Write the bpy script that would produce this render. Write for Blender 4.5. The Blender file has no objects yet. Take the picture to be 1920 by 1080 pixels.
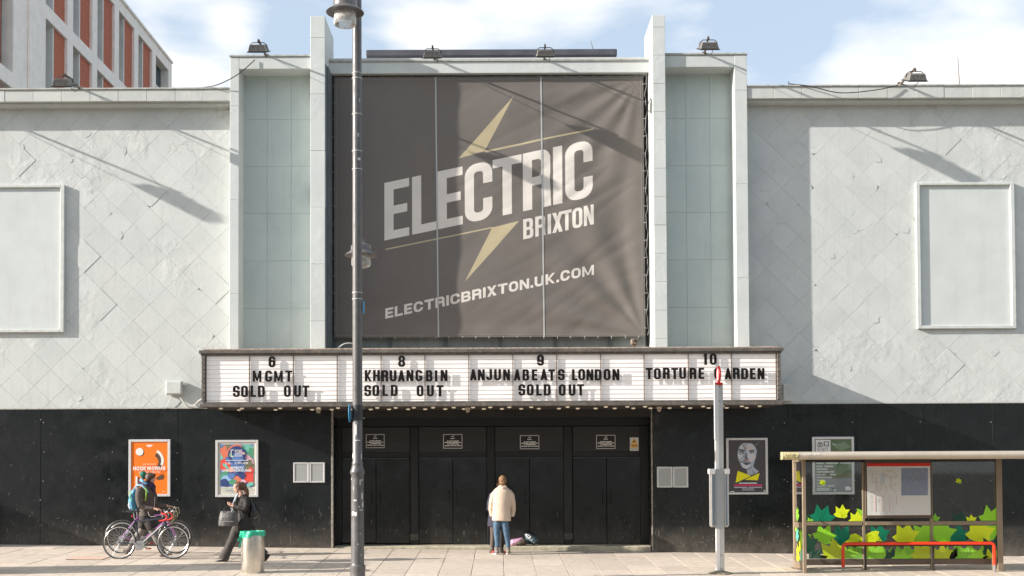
import bpy, bmesh, math, random
from mathutils import Vector, Matrix
from mathutils.geometry import delaunay_2d_cdt
from mathutils import noise as mnoise
R = math.radians
random.seed(7)
scn = bpy.context.scene
col = scn.collection

# ------------------------------------------------------------------ camera
CAMZ = 1.72; F = 2200.0; PX, PY = 935.0, 827.0
PITCH, ROLL = R(1.51), R(-0.25)
cam_d = bpy.data.cameras.new('camera'); cam = bpy.data.objects.new('camera', cam_d); col.objects.link(cam)
cam_d.sensor_width = 36; cam_d.lens = F / 1920 * 36
cam_d.shift_x = (960 - PX) / 1920; cam_d.shift_y = (PY - 540) / 1920
cam_d.clip_start = .1; cam_d.clip_end = 3000
CM = Matrix.Translation((0, 0, CAMZ)) @ Matrix.Rotation(R(90) + PITCH, 4, 'X') @ Matrix.Rotation(ROLL, 4, 'Z')
cam.matrix_world = CM
scn.camera = cam

# ------------------------------------------------------------------ sun and sky
SX, SY, SZ = 3.9, 1.0, 1.58            # light travels +x, +y, -z by these
sun_dir = Vector((SX, SY, -SZ)).normalized()
sd = bpy.data.lights.new('sun', 'SUN'); sun = bpy.data.objects.new('sun', sd); col.objects.link(sun)
sd.energy = 4.0; sd.angle = R(.55); sd.color = (1.0, .94, .88)
sun.rotation_euler = (-sun_dir).to_track_quat('Z', 'Y').to_euler()
elev = math.asin(SZ / math.sqrt(SX*SX + SY*SY + SZ*SZ))
w = bpy.data.worlds.new('World'); scn.world = w; w.use_nodes = True
nt = w.node_tree; nt.nodes.clear()
N = nt.nodes.new; L = nt.links.new
wo = N('ShaderNodeOutputWorld'); bg = N('ShaderNodeBackground'); bg.inputs[1].default_value = .092
sky = N('ShaderNodeTexSky'); sky.sky_type = 'NISHITA'; sky.sun_disc = False
sky.sun_elevation = elev; sky.sun_rotation = math.atan2(-SX, -SY)
sky.air_density = 1.0; sky.dust_density = 2.0; sky.ozone_density = 1.0
tc = N('ShaderNodeTexCoord'); mp = N('ShaderNodeMapping'); mp.inputs['Scale'].default_value = (1.5, 1.5, 4.2)
mp.inputs['Location'].default_value = (1.9, 1.35, .4)
L(tc.outputs['Generated'], mp.inputs['Vector'])
n1 = N('ShaderNodeTexNoise'); n1.inputs['Scale'].default_value = 3.4; n1.inputs['Detail'].default_value = 7; n1.inputs['Roughness'].default_value = .5
L(mp.outputs[0], n1.inputs['Vector'])
r1 = N('ShaderNodeValToRGB'); r1.color_ramp.elements[0].position = .47; r1.color_ramp.elements[1].position = .68
r1.color_ramp.elements[0].color = (.16, .16, .16, 1); r1.color_ramp.elements[1].color = (1, 1, 1, 1)
last = n1.outputs['Fac']
for (cx, cy, rad, amt) in ((440, 60, .03, .13), (830, 85, .05, .17), (960, 10, .07, .10), (760, 20, .05, .10), (1840, 90, .09, .2), (1640, 90, .06, .16), (1210, 60, .06, -.10), (1440, 70, .06, -.12), (560, 110, .05, -.10), (340, 60, .03, -.1)):
    dd = CM.to_3x3() @ Vector(((cx-PX)/F, -(cy-PY)/F, -1)); dd.normalize()
    vd = N('ShaderNodeVectorMath'); vd.operation = 'DISTANCE'; vd.inputs[1].default_value = dd; L(tc.outputs['Generated'], vd.inputs[0])
    mr_ = N('ShaderNodeMapRange'); mr_.interpolation_type = 'SMOOTHSTEP'; mr_.inputs[1].default_value = rad; mr_.inputs[2].default_value = 0; mr_.inputs[3].default_value = 0; mr_.inputs[4].default_value = amt
    L(vd.outputs['Value'], mr_.inputs[0]); ad = N('ShaderNodeMath'); L(last, ad.inputs[0]); L(mr_.outputs[0], ad.inputs[1]); last = ad.outputs[0]
L(last, r1.inputs[0])
hs = N('ShaderNodeMix'); hs.data_type = 'RGBA'; hs.inputs[0].default_value = .47
L(sky.outputs[0], hs.inputs[6]); hs.inputs[7].default_value = (3.3, 4.25, 5.35, 1)
mx = N('ShaderNodeMix'); mx.data_type = 'RGBA'
L(r1.outputs[0], mx.inputs[0]); L(hs.outputs[2], mx.inputs[6]); mx.inputs[7].default_value = (5.9, 5.9, 5.9, 1)
L(mx.outputs[2], bg.inputs[0]); L(bg.outputs[0], wo.inputs[0])

vs = scn.view_settings
vs.view_transform = 'Standard'; vs.look = 'None'; vs.exposure = 1.12; vs.gamma = 1; vs.use_curve_mapping = False
scn.render.engine = 'CYCLES'
scn.cycles.max_bounces = 6; scn.cycles.transparent_max_bounces = 12
scn.cycles.use_denoising = True

# ------------------------------------------------------------------ pixel -> place
def W(px, py, Y):
    d = CM.to_3x3() @ Vector(((px - PX) / F, -(py - PY) / F, -1))
    return Vector((d.x / d.y * Y, Y, CAMZ + d.z / d.y * Y))
def gz(x, y): return -.016 * max(-60, min(60, x)) + .035 * (y - 25.9)
def G(px, py):
    d = CM.to_3x3() @ Vector(((px - PX) / F, -(py - PY) / F, -1)); d /= d.y
    t = (-.035*25.9 - CAMZ) / (d.z + .016*d.x - .035)
    return Vector((d.x*t, t, CAMZ + d.z*t))
YF = 25.9

# ------------------------------------------------------------------ materials
MATS = {}
def mat(name, c, rough=.6, metal=0, var=0, vs_=2.0, bump=0, bs=30, spec=.5, rnd=0, stain=0, trans=0, emit=0, coat=0, stainc=(.1, .09, .07), rvar=0, bump2=0, bs2=4, sheen=0, ior=0):
    if name in MATS: return MATS[name]
    m = bpy.data.materials.new(name); m.use_nodes = True; MATS[name] = m
    t = m.node_tree; b = t.nodes['Principled BSDF']; n = t.nodes.new; l = t.links.new
    c4 = (*c, 1)
    b.inputs['Base Color'].default_value = c4; b.inputs['Roughness'].default_value = rough
    b.inputs['Metallic'].default_value = metal; b.inputs['Specular IOR Level'].default_value = spec
    if ior: b.inputs['IOR'].default_value = ior
    if sheen:
        b.inputs['Sheen Weight'].default_value = sheen; b.inputs['Sheen Roughness'].default_value = .45; b.inputs['Sheen Tint'].default_value = (1, .9, .8, 1)
    if coat: b.inputs['Coat Weight'].default_value = coat; b.inputs['Coat Roughness'].default_value = .15
    if emit: b.inputs['Emission Color'].default_value = c4; b.inputs['Emission Strength'].default_value = emit
    geo = n('ShaderNodeNewGeometry'); pos = geo.outputs['Position']
    cur = None
    if var:
        no = n('ShaderNodeTexNoise'); no.inputs['Scale'].default_value = vs_; no.inputs['Detail'].default_value = 8; no.inputs['Roughness'].default_value = .6
        l(pos, no.inputs['Vector'])
        mr = n('ShaderNodeMapRange'); mr.inputs[1].default_value = .3; mr.inputs[2].default_value = .7
        mr.inputs[3].default_value = 1 - var; mr.inputs[4].default_value = 1 + var
        l(no.outputs['Fac'], mr.inputs[0])
        vm = n('ShaderNodeVectorMath'); vm.operation = 'SCALE'; vm.inputs[0].default_value = c
        l(mr.outputs[0], vm.inputs['Scale']); cur = vm.outputs[0]
    if rnd:
        oi = n('ShaderNodeObjectInfo'); mr = n('ShaderNodeMapRange'); mr.inputs[3].default_value = 1 - rnd; mr.inputs[4].default_value = 1 + rnd
        l(oi.outputs['Random'], mr.inputs[0])
        vm = n('ShaderNodeVectorMath'); vm.operation = 'SCALE'; vm.inputs[0].default_value = c
        if cur: l(cur, vm.inputs[0])
        l(mr.outputs[0], vm.inputs['Scale']); cur = vm.outputs[0]
    if stain:
        mp = n('ShaderNodeMapping'); mp.inputs['Scale'].default_value = (3.1, 3.1, .35); l(pos, mp.inputs['Vector'])
        no = n('ShaderNodeTexNoise'); no.inputs['Scale'].default_value = 1.6; no.inputs['Detail'].default_value = 9; no.inputs['Roughness'].default_value = .65
        l(mp.outputs[0], no.inputs['Vector'])
        mr = n('ShaderNodeMapRange'); mr.inputs[1].default_value = .52; mr.inputs[2].default_value = .8; mr.inputs[3].default_value = 0; mr.inputs[4].default_value = stain
        l(no.outputs['Fac'], mr.inputs[0])
        mi = n('ShaderNodeMix'); mi.data_type = 'RGBA'; l(mr.outputs[0], mi.inputs[0])
        mi.inputs[6].default_value = c4
        if cur: l(cur, mi.inputs[6])
        mi.inputs[7].default_value = (*stainc, 1); cur = mi.outputs[2]
    if cur: l(cur, b.inputs['Base Color'])
    if rvar:
        no = n('ShaderNodeTexNoise'); no.inputs['Scale'].default_value = 5; no.inputs['Detail'].default_value = 6; l(pos, no.inputs['Vector'])
        mr = n('ShaderNodeMapRange'); mr.inputs[1].default_value = .3; mr.inputs[2].default_value = .7; mr.inputs[3].default_value = max(.02, rough - rvar); mr.inputs[4].default_value = min(1, rough + rvar)
        l(no.outputs['Fac'], mr.inputs[0]); l(mr.outputs[0], b.inputs['Roughness'])
    if bump:
        no = n('ShaderNodeTexNoise'); no.inputs['Scale'].default_value = bs; no.inputs['Detail'].default_value = 5; l(pos, no.inputs['Vector'])
        bu = n('ShaderNodeBump'); bu.inputs['Strength'].default_value = 1; bu.inputs['Distance'].default_value = bump
        l(no.outputs['Fac'], bu.inputs['Height']); last = bu
        if bump2:
            no = n('ShaderNodeTexNoise'); no.inputs['Scale'].default_value = bs2; no.inputs['Detail'].default_value = 3; l(pos, no.inputs['Vector'])
            b2 = n('ShaderNodeBump'); b2.inputs['Strength'].default_value = 1; b2.inputs['Distance'].default_value = bump2
            l(no.outputs['Fac'], b2.inputs['Height']); l(bu.outputs[0], b2.inputs['Normal']); last = b2
        l(last.outputs[0], b.inputs['Normal'])
    if trans:
        tr = n('ShaderNodeBsdfTransparent'); ms = n('ShaderNodeMixShader'); ms.inputs[0].default_value = trans
        out = t.nodes['Material Output']; l(b.outputs[0], ms.inputs[1]); l(tr.outputs[0], ms.inputs[2]); l(ms.outputs[0], out.inputs[0])
    return m

def glass(name, tint, refl=.09, extra=0, ec=(.5, .5, .5)):
    if name in MATS: return MATS[name]
    m = bpy.data.materials.new(name); m.use_nodes = True; MATS[name] = m
    t = m.node_tree; n = t.nodes.new; l = t.links.new; t.nodes.clear()
    out = n('ShaderNodeOutputMaterial'); tr = n('ShaderNodeBsdfTransparent'); tr.inputs[0].default_value = (*tint, 1)
    gl = n('ShaderNodeBsdfGlossy'); gl.inputs['Roughness'].default_value = .03
    fr = n('ShaderNodeFresnel'); fr.inputs[0].default_value = 1.45
    ms = n('ShaderNodeMixShader'); l(fr.outputs[0], ms.inputs[0]); l(tr.outputs[0], ms.inputs[1]); l(gl.outputs[0], ms.inputs[2])
    if extra:
        df = n('ShaderNodeBsdfDiffuse'); df.inputs[0].default_value = (*ec, 1)
        geo = n('ShaderNodeNewGeometry'); no = n('ShaderNodeTexNoise'); no.inputs['Scale'].default_value = 6; no.inputs['Detail'].default_value = 8
        l(geo.outputs['Position'], no.inputs['Vector'])
        mr = n('ShaderNodeMapRange'); mr.inputs[1].default_value = .35; mr.inputs[2].default_value = .75; mr.inputs[3].default_value = extra*.4; mr.inputs[4].default_value = extra*2
        l(no.outputs['Fac'], mr.inputs[0])
        m2 = n('ShaderNodeMixShader'); l(mr.outputs[0], m2.inputs[0]); l(ms.outputs[0], m2.inputs[1]); l(df.outputs[0], m2.inputs[2]); ms = m2
    l(ms.outputs[0], out.inputs[0])
    return m

def wall_mat(name, c, flake=.5, bumpd=.004, rnd=.03, streak=.25):
    """old exterior paint: faint grime, vertical runs, curled and flaked patches"""
    m = bpy.data.materials.new(name); m.use_nodes = True; MATS[name] = m
    t = m.node_tree; b = t.nodes['Principled BSDF']; n = t.nodes.new; l = t.links.new
    b.inputs['Roughness'].default_value = .62; b.inputs['Specular IOR Level'].default_value = .3
    geo = n('ShaderNodeNewGeometry'); pos = geo.outputs['Position']
    def noise(scale, detail=6, rough=.55, vec=None, dist=0):
        no = n('ShaderNodeTexNoise'); no.inputs['Scale'].default_value = scale; no.inputs['Detail'].default_value = detail
        no.inputs['Roughness'].default_value = rough; no.inputs['Distortion'].default_value = dist
        l(vec or pos, no.inputs['Vector']); return no.outputs['Fac']
    def mrange(s, a, b_, c_, d):
        mr = n('ShaderNodeMapRange'); mr.inputs[1].default_value = a; mr.inputs[2].default_value = b_; mr.inputs[3].default_value = c_; mr.inputs[4].default_value = d
        l(s, mr.inputs[0]); return mr.outputs[0]
    def mixc(f, a, b_):
        mi = n('ShaderNodeMix'); mi.data_type = 'RGBA'
        l(f, mi.inputs[0])
        if isinstance(a, tuple): mi.inputs[6].default_value = a
        else: l(a, mi.inputs[6])
        if isinstance(b_, tuple): mi.inputs[7].default_value = b_
        else: l(b_, mi.inputs[7])
        return mi.outputs[2]
    c0 = mixc(mrange(noise(1.3, 8, .65), .3, .7, 0, 1), (c[0]*.93, c[1]*.94, c[2]*.95, 1), (c[0]*1.05, c[1]*1.05, c[2]*1.04, 1))
    mp = n('ShaderNodeMapping'); mp.inputs['Scale'].default_value = (4, 4, .22); l(pos, mp.inputs['Vector'])
    c1 = mixc(mrange(noise(1.7, 8, .7, mp.outputs[0]), .55, .85, 0, streak), c0, (c[0]*.55, c[1]*.55, c[2]*.5, 1))
    fl = noise(5.5, 10, .72, None, .6)
    f = mrange(fl, .69, .70, 0, flake)
    c2 = mixc(f, c1, (c[0]*.55, c[1]*.55, c[2]*.52, 1))
    c3 = mixc(mrange(noise(55, 2, .5), .74, .78, 0, .55), c2, (.22, .2, .17, 1))
    # hairline cracks, only in patches, and rough re-plastered areas
    dv = n('ShaderNodeVectorMath'); dv.operation = 'ADD'; nn = n('ShaderNodeTexNoise'); nn.inputs['Scale'].default_value = 2.2; nn.inputs['Detail'].default_value = 6; l(pos, nn.inputs['Vector'])
    l(pos, dv.inputs[0]); l(nn.outputs['Color'], dv.inputs[1])
    vo = n('ShaderNodeTexVoronoi'); vo.feature = 'DISTANCE_TO_EDGE'; vo.inputs['Scale'].default_value = .75; l(dv.outputs[0], vo.inputs['Vector'])
    ck = n('ShaderNodeMath'); ck.operation = 'MULTIPLY'; l(mrange(vo.outputs['Distance'], .002, .007, 1, 0), ck.inputs[0]); l(mrange(noise(.55, 3), .57, .66, 0, 1), ck.inputs[1])
    c3 = mixc(mrange(ck.outputs[0], 0, 1, 0, .45*min(1, flake*2)), c3, (.2, .19, .17, 1))
    pm = mrange(noise(.6, 4, .6), .53, .62, 0, 1)
    c3 = mixc(mrange(noise(.8, 9, .75, None, .8), .5, .66, 0, .16), c3, (c[0]*.62, c[1]*.62, c[2]*.6, 1))
    oi = n('ShaderNodeObjectInfo')
    vm = n('ShaderNodeVectorMath'); vm.operation = 'SCALE'; l(c3, vm.inputs[0]); l(mrange(oi.outputs['Random'], 0, 1, 1-rnd, 1+rnd), vm.inputs['Scale'])
    l(vm.outputs[0], b.inputs['Base Color'])
    h1 = n('ShaderNodeBump'); h1.inputs['Distance'].default_value = bumpd; l(noise(9, 8, .62, None, .4), h1.inputs['Height'])
    h2 = n('ShaderNodeBump'); h2.inputs['Distance'].default_value = bumpd*1.2; l(mrange(fl, .64, .72, 0, 1), h2.inputs['Height']); l(h1.outputs[0], h2.inputs['Normal'])
    h3 = n('ShaderNodeBump'); h3.inputs['Distance'].default_value = bumpd*.35; l(noise(70, 3), h3.inputs['Height']); l(h2.outputs[0], h3.inputs['Normal'])
    pr = n('ShaderNodeMath'); pr.operation = 'MULTIPLY'; l(noise(7, 10, .68, None, 1.2), pr.inputs[0]); l(pm, pr.inputs[1])
    h4 = n('ShaderNodeBump'); h4.inputs['Distance'].default_value = bumpd*3.2; l(pr.outputs[0], h4.inputs['Height']); l(h3.outputs[0], h4.inputs['Normal'])
    h5 = n('ShaderNodeBump'); h5.inputs['Distance'].default_value = -bumpd; l(ck.outputs[0], h5.inputs['Height']); l(h4.outputs[0], h5.inputs['Normal'])
    l(h5.outputs[0], b.inputs['Normal'])
    return m

def black_mat(name, base=(.0065, .0085, .0092), rough=.22, dust=.85, top=.85):
    """gloss black board, dusty and scuffed towards the pavement"""
    m = bpy.data.materials.new(name); m.use_nodes = True; MATS[name] = m
    t = m.node_tree; b = t.nodes['Principled BSDF']; n = t.nodes.new; l = t.links.new
    geo = n('ShaderNodeNewGeometry'); pos = geo.outputs['Position']
    def noise(scale, detail=6, rough=.55, vec=None, dist=0):
        no = n('ShaderNodeTexNoise'); no.inputs['Scale'].default_value = scale; no.inputs['Detail'].default_value = detail
        no.inputs['Roughness'].default_value = rough; no.inputs['Distortion'].default_value = dist
        l(vec or pos, no.inputs['Vector']); return no.outputs['Fac']
    def mrange(s, a, b_, c_, d):
        mr = n('ShaderNodeMapRange'); mr.inputs[1].default_value = a; mr.inputs[2].default_value = b_; mr.inputs[3].default_value = c_; mr.inputs[4].default_value = d
        l(s, mr.inputs[0]); return mr.outputs[0]
    def mul(a, b_):
        mm = n('ShaderNodeMath'); mm.operation = 'MULTIPLY'; l(a, mm.inputs[0]); l(b_, mm.inputs[1]); return mm.outputs[0]
    def mixc(f, a, b_):
        mi = n('ShaderNodeMix'); mi.data_type = 'RGBA'; l(f, mi.inputs[0])
        if isinstance(a, tuple): mi.inputs[6].default_value = a
        else: l(a, mi.inputs[6])
        mi.inputs[7].default_value = b_
        return mi.outputs[2]
    sep = n('ShaderNodeSeparateXYZ'); l(pos, sep.inputs[0])
    zf = mrange(sep.outputs['Z'], top, -.15, 0, 1)
    pw = n('ShaderNodeMath'); pw.operation = 'POWER'; l(zf, pw.inputs[0]); pw.inputs[1].default_value = 1.6
    c0 = mixc(mrange(noise(1.1, 7, .65), .35, .75, 0, .8), (*base, 1), (base[0]*2.3, base[1]*2.0, base[2]*1.8, 1))
    c1 = mixc(mul(pw.outputs[0], mrange(noise(4, 9, .7), .25, .75, .1*dust, 1.0*dust)), c0, (.19, .165, .135, 1))
    mp = n('ShaderNodeMapping'); mp.inputs['Scale'].default_value = (26, 26, 3.2); mp.inputs['Rotation'].default_value = (0, .25, 0); l(pos, mp.inputs['Vector'])
    scr = mrange(noise(1.5, 4, .55, mp.outputs[0]), .665, .70, 0, 1)
    c2 = mixc(mul(scr, mrange(sep.outputs['Z'], 1.3, 0, .05, .8)), c1, (.3, .27, .23, 1))
    c3 = mixc(mrange(noise(19, 2, .5), .785, .80, 0, .8), c2, (.34, .32, .3, 1))
    l(c3, b.inputs['Base Color'])
    l(mrange(noise(3, 6), .3, .7, rough-.08, rough+.16), b.inputs['Roughness'])
    h = n('ShaderNodeBump'); h.inputs['Distance'].default_value = .0035; l(noise(2.2, 2), h.inputs['Height'])
    h2 = n('ShaderNodeBump'); h2.inputs['Distance'].default_value = .0006; l(noise(60, 3), h2.inputs['Height']); l(h.outputs[0], h2.inputs['Normal'])
    l(h2.outputs[0], b.inputs['Normal']); b.inputs['Specular IOR Level'].default_value = .45
    return m

# ------------------------------------------------------------------ mesh building
class MB:
    def __init__(s): s.v = []; s.f = []; s.mi = []
    def add(s, vs, fs, m=0):
        o = len(s.v); s.v += [tuple(p) for p in vs]; s.f += [tuple(i + o for i in f) for f in fs]; s.mi += [m]*len(fs); return s
    def box(s, x0, x1, y0, y1, z0, z1, m=0):
        if x0 > x1: x0, x1 = x1, x0
        if y0 > y1: y0, y1 = y1, y0
        if z0 > z1: z0, z1 = z1, z0
        return s.add([(x0,y0,z0),(x1,y0,z0),(x1,y1,z0),(x0,y1,z0),(x0,y0,z1),(x1,y0,z1),(x1,y1,z1),(x0,y1,z1)],
                     [(0,3,2,1),(4,5,6,7),(0,1,5,4),(1,2,6,5),(2,3,7,6),(3,0,4,7)], m)
    def bar(s, a, b, wd, hd, up=(0,0,1), m=0):
        a = Vector(a); b = Vector(b); d = (b-a).normalized(); u = Vector(up)
        if abs(d.dot(u)) > .98: u = Vector((0,1,0))
        r = d.cross(u).normalized()*wd/2; u = r.cross(d).normalized()*hd/2
        vs = [a-r-u, a+r-u, a+r+u, a-r+u, b-r-u, b+r-u, b+r+u, b-r+u]
        return s.add(vs, [(0,1,2,3),(7,6,5,4),(0,4,5,1),(1,5,6,2),(2,6,7,3),(3,7,4,0)], m)
    def tube(s, pts, r, n=8, cap=True, m=0, closed=False):
        pts = [Vector(p) for p in pts]; k = len(pts)
        rs = r if isinstance(r, (list, tuple)) else [r]*k
        d0 = (pts[1]-pts[0]).normalized(); ref = Vector((0,0,1)) if abs(d0.z) < .9 else Vector((1,0,0))
        u = d0.cross(ref).normalized(); vs = []
        for i, p in enumerate(pts):
            if closed: d = (pts[(i+1) % k]-pts[i-1]).normalized()
            else: d = (pts[min(i+1, k-1)]-pts[max(i-1, 0)]).normalized()
            u = (u - d*u.dot(d)).normalized(); v = d.cross(u)
            for j in range(n):
                a = 2*math.pi*j/n; vs.append(p + (u*math.cos(a)+v*math.sin(a))*rs[i])
        fs = []
        for i in range(k if closed else k-1):
            i2 = (i+1) % k
            for j in range(n):
                j2 = (j+1) % n; fs.append((i*n+j, i*n+j2, i2*n+j2, i2*n+j))
        if cap and not closed: fs.append(tuple(range(n))[::-1]); fs.append(tuple((k-1)*n+j for j in range(n)))
        return s.add(vs, fs, m)
    def lathe(s, prof, c, n=24, axis='z', m=0, cap=True):
        vs = []; k = len(prof); c = Vector(c)
        for r, h in prof:
            for j in range(n):
                a = 2*math.pi*j/n; x, y = r*math.cos(a), r*math.sin(a)
                p = Vector((x, y, h)) if axis == 'z' else (Vector((h, x, y)) if axis == 'x' else Vector((x, h, y)))
                vs.append(c + p)
        fs = [(i*n+j, i*n+(j+1) % n, (i+1)*n+(j+1) % n, (i+1)*n+j) for i in range(k-1) for j in range(n)]
        if cap: fs.append(tuple(range(n))[::-1]); fs.append(tuple((k-1)*n+j for j in range(n)))
        return s.add(vs, fs, m)
    def prism(s, poly, fn, t0, t1, m=0):
        """poly: 2-D outline; fn(u,v,t)->3-D"""
        n = len(poly); vs = [fn(u, v, t0) for u, v in poly] + [fn(u, v, t1) for u, v in poly]
        fs = [tuple(range(n)), tuple(range(n, 2*n))[::-1]] + [(i, n+i, n+(i+1) % n, (i+1) % n) for i in range(n)]
        return s.add(vs, fs, m)
    def build(s, name, m=None, parent=None, smooth=False, bevel=0, local=False, kind=None, seg=1, ang=40):
        me = bpy.data.meshes.new(name); me.from_pydata(s.v, [], s.f)
        ms = m if isinstance(m, (list, tuple)) else [m]
        for q in ms:
            if q: me.materials.append(q)
        if len(ms) > 1: me.polygons.foreach_set('material_index', s.mi)
        bm = bmesh.new(); bm.from_mesh(me)
        bmesh.ops.recalc_face_normals(bm, faces=bm.faces)
        if bevel:
            es = [e for e in bm.edges if len(e.link_faces) == 2 and e.calc_face_angle(0) > .6]
            bmesh.ops.bevel(bm, geom=es, offset=bevel, segments=seg, affect='EDGES', clamp_overlap=True)
        if smooth:
            for f in bm.faces: f.smooth = True
            for e in bm.edges:
                if len(e.link_faces) == 2 and e.calc_face_angle(0) > R(ang): e.smooth = False
        bm.to_mesh(me); bm.free()
        return link(name, me, parent, local, kind)
def link(name, me, parent=None, local=False, kind=None):
    o = bpy.data.objects.new(name, me); col.objects.link(o)
    if parent:
        o.parent = parent
        if not local: o.matrix_parent_inverse = world_of(parent).inverted()
    if kind: o['kind'] = kind
    return o
def world_of(o):
    m = Matrix.Translation(o.location) @ o.rotation_euler.to_matrix().to_4x4()
    if o.parent: m = world_of(o.parent) @ o.matrix_parent_inverse @ m
    return m
def tag(o, label=None, cat=None, group=None, kind=None):
    if label: o['label'] = label
    if cat: o['category'] = cat
    if group: o['group'] = group
    if kind: o['kind'] = kind
    return o
def thing(name, label, cat, loc=(0,0,0), rz=0, group=None):
    o = bpy.data.objects.new(name, None); col.objects.link(o); o.location = loc; o.rotation_euler = (0,0,rz)
    o.empty_display_size = .1
    return tag(o, label, cat, group)
def copy_tree(o, parent=None):
    c = o.copy(); col.objects.link(c); c.parent = parent
    for ch in [x for x in ALLCH(o)]: copy_tree(ch, c)
    return c
def ALLCH(o): return [x for x in bpy.data.objects if x.parent == o]

# ------------------------------------------------------------------ lettering: outlines joined by a 2-D triangulation
def rect(x0, y0, x1, y1): return [(x0,y0),(x1,y0),(x1,y1),(x0,y1)]
def rr(x0, y0, x1, y1, r, cs='1111', n=5):
    """rounded rectangle; cs = bottom-left, bottom-right, top-right, top-left"""
    r = min(r, (x1-x0)/2.01, (y1-y0)/2.01); p = []
    for i, (cx, cy, a0) in enumerate(((x0+r, y0+r, 180), (x1-r, y0+r, 270), (x1-r, y1-r, 0), (x0+r, y1-r, 90))):
        if cs[i] == '1':
            for k in range(n+1):
                a = R(a0 + 90*k/n); p.append((cx + r*math.cos(a), cy + r*math.sin(a)))
        else: p.append([(x0,y0),(x1,y0),(x1,y1),(x0,y1)][i])
    return p
def circle(cx, cy, r, n=20, ry=None): return [(cx + r*math.cos(2*math.pi*k/n), cy + (ry or r)*math.sin(2*math.pi*k/n)) for k in range(n)]
def stroke(ax, ay, bx, by, t):
    d = math.hypot(bx-ax, by-ay) or 1; nx, ny = -(by-ay)/d*t/2, (bx-ax)/d*t/2
    return [(ax-nx, ay-ny), (bx-nx, by-ny), (bx+nx, by+ny), (ax+nx, ay+ny)]
def glyph(ch, w, h, t, th=None):
    th = th or t*.85; m = h/2; ro = min(w*.42, h*.42); ri = max(ro - t*.9, t*.12)
    O = [(1, rr(0,0,w,h,ro)), (-1, rr(t,th,w-t,h-th,ri))]
    if ch in 'O0': return O
    if ch == 'C': return O + [(-1, rect(w-t*1.02, h*.37, w+.1*w, h*.63))]
    if ch == 'G': return O + [(-1, rect(w-t*1.02, h*.47, w+.1*w, h*.69)), (1, rect(w*.5, h*.47-th*.85, w, h*.47)), (1, rect(w-t, h*.25, w, h*.47))]
    if ch == 'U': return [(1, rr(0,0,w,h,ro,'1100')), (-1, rr(t,th,w-t,h+1e-3*h,ri,'1100'))]
    if ch == 'J': return [(1, rr(0,0,w,h,ro,'1100')), (-1, rr(t,th,w-t,h*1.001,ri,'1100')), (-1, rect(-.01*w, h*.33, w-t, h*1.001))]
    if ch == 'E': return [(1, rect(0,0,w,h)), (-1, rect(t,th,w*1.01,m-th/2)), (-1, rect(t,m+th/2,w*1.01,h-th)), (-1, rect(w*.92,m-th/2-1e-4,w*1.01,m+th/2+1e-4))]
    if ch == 'F': return [(1, rect(0,0,w,h)), (-1, rect(t,-.01*h,w*1.01,m-th/2)), (-1, rect(t,m+th/2,w*1.01,h-th))]
    if ch == 'L': return [(1, rect(0,0,t,h)), (1, rect(0,0,w,th))]
    if ch == 'T': return [(1, rect(0,h-th,w,h)), (1, rect(w/2-t/2,0,w/2+t/2,h))]
    if ch == 'I': return [(1, rect(0,0,t,h))]
    if ch == '1': return [(1, rect(w-t,0,w,h)), (1, [(w-t,h*.78),(w-t,h),(w*.3,h*.9),(0,h*.84),(0,h*.74)])]
    if ch == '.': return [(1, rect(0,0,t,t))]
    if ch == "'": return [(1, rect(0,h-t*1.3,t*.8,h))]
    if ch == 'H': return [(1, rect(0,0,t,h)), (1, rect(w-t,0,w,h)), (1, rect(0,m-th/2,w,m+th/2))]
    if ch == 'D': return [(1, rr(0,0,w,h,ro,'0110')), (-1, rr(t,th,w-t,h-th,ri,'0110'))]
    if ch == 'B': return [(1, rr(0,0,w,m+th*.3,ro*.8,'0110')), (1, rr(0,m-th*.3,w*.96,h,ro*.8,'0110')), (-1, rr(t,th,w-t,m-th*.45,ri,'0110')), (-1, rr(t,m+th*.45,w*.96-t,h-th,ri,'0110'))]
    if ch == 'P': return [(1, rect(0,0,t,h)), (1, rr(0,m-th,w,h,ro*.8,'0110')), (-1, rr(t,m,w-t,h-th,ri,'0110'))]
    if ch == 'R': return [(1, rect(0,0,t,h)), (1, rr(0,m-th*.6,w*.98,h,ro*.8,'0110')), (1, [(w*.98-t,m),(w-t*.98,0),(w,0),(w*.96,m*1.02)]), (-1, rr(t,m+th*.4,w*.98-t,h-th,ri,'0110'))]
    if ch == 'S': return [(1, rr(0,0,w,h,ro)), (-1, rr(t,m+th*.5,w-t,h-th,ri*.9)), (-1, rect(w-t*1.3,m+th*.5,w*1.01,h*.66)), (-1, rr(t,th,w-t,m-th*.5,ri*.9)), (-1, rect(-.01*w,h*.34,t*1.3,m-th*.5)),
                          (-1, [(w*1.01,m+th*.5),(w*.8,m+th*.5),(w*1.01,m+th*.1)]), (-1, [(-.01*w,m-th*.5),(w*.2,m-th*.5),(-.01*w,m-th*.1)])]
    if ch == 'N': return [(1, rect(0,0,t*.92,h)), (1, rect(w-t*.92,0,w,h)), (1, [(0,h),(t*1.02,h),(w,0),(w-t*1.02,0)])]
    if ch == 'M': return [(1, rect(0,0,t*.85,h)), (1, rect(w-t*.85,0,w,h)), (1, [(0,h),(t*.9,h),(w/2+t*.3,h*.08),(w/2-t*.3,h*.08)]), (1, [(w,h),(w-t*.9,h),(w/2-t*.3,h*.08),(w/2+t*.3,h*.08)])]
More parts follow.
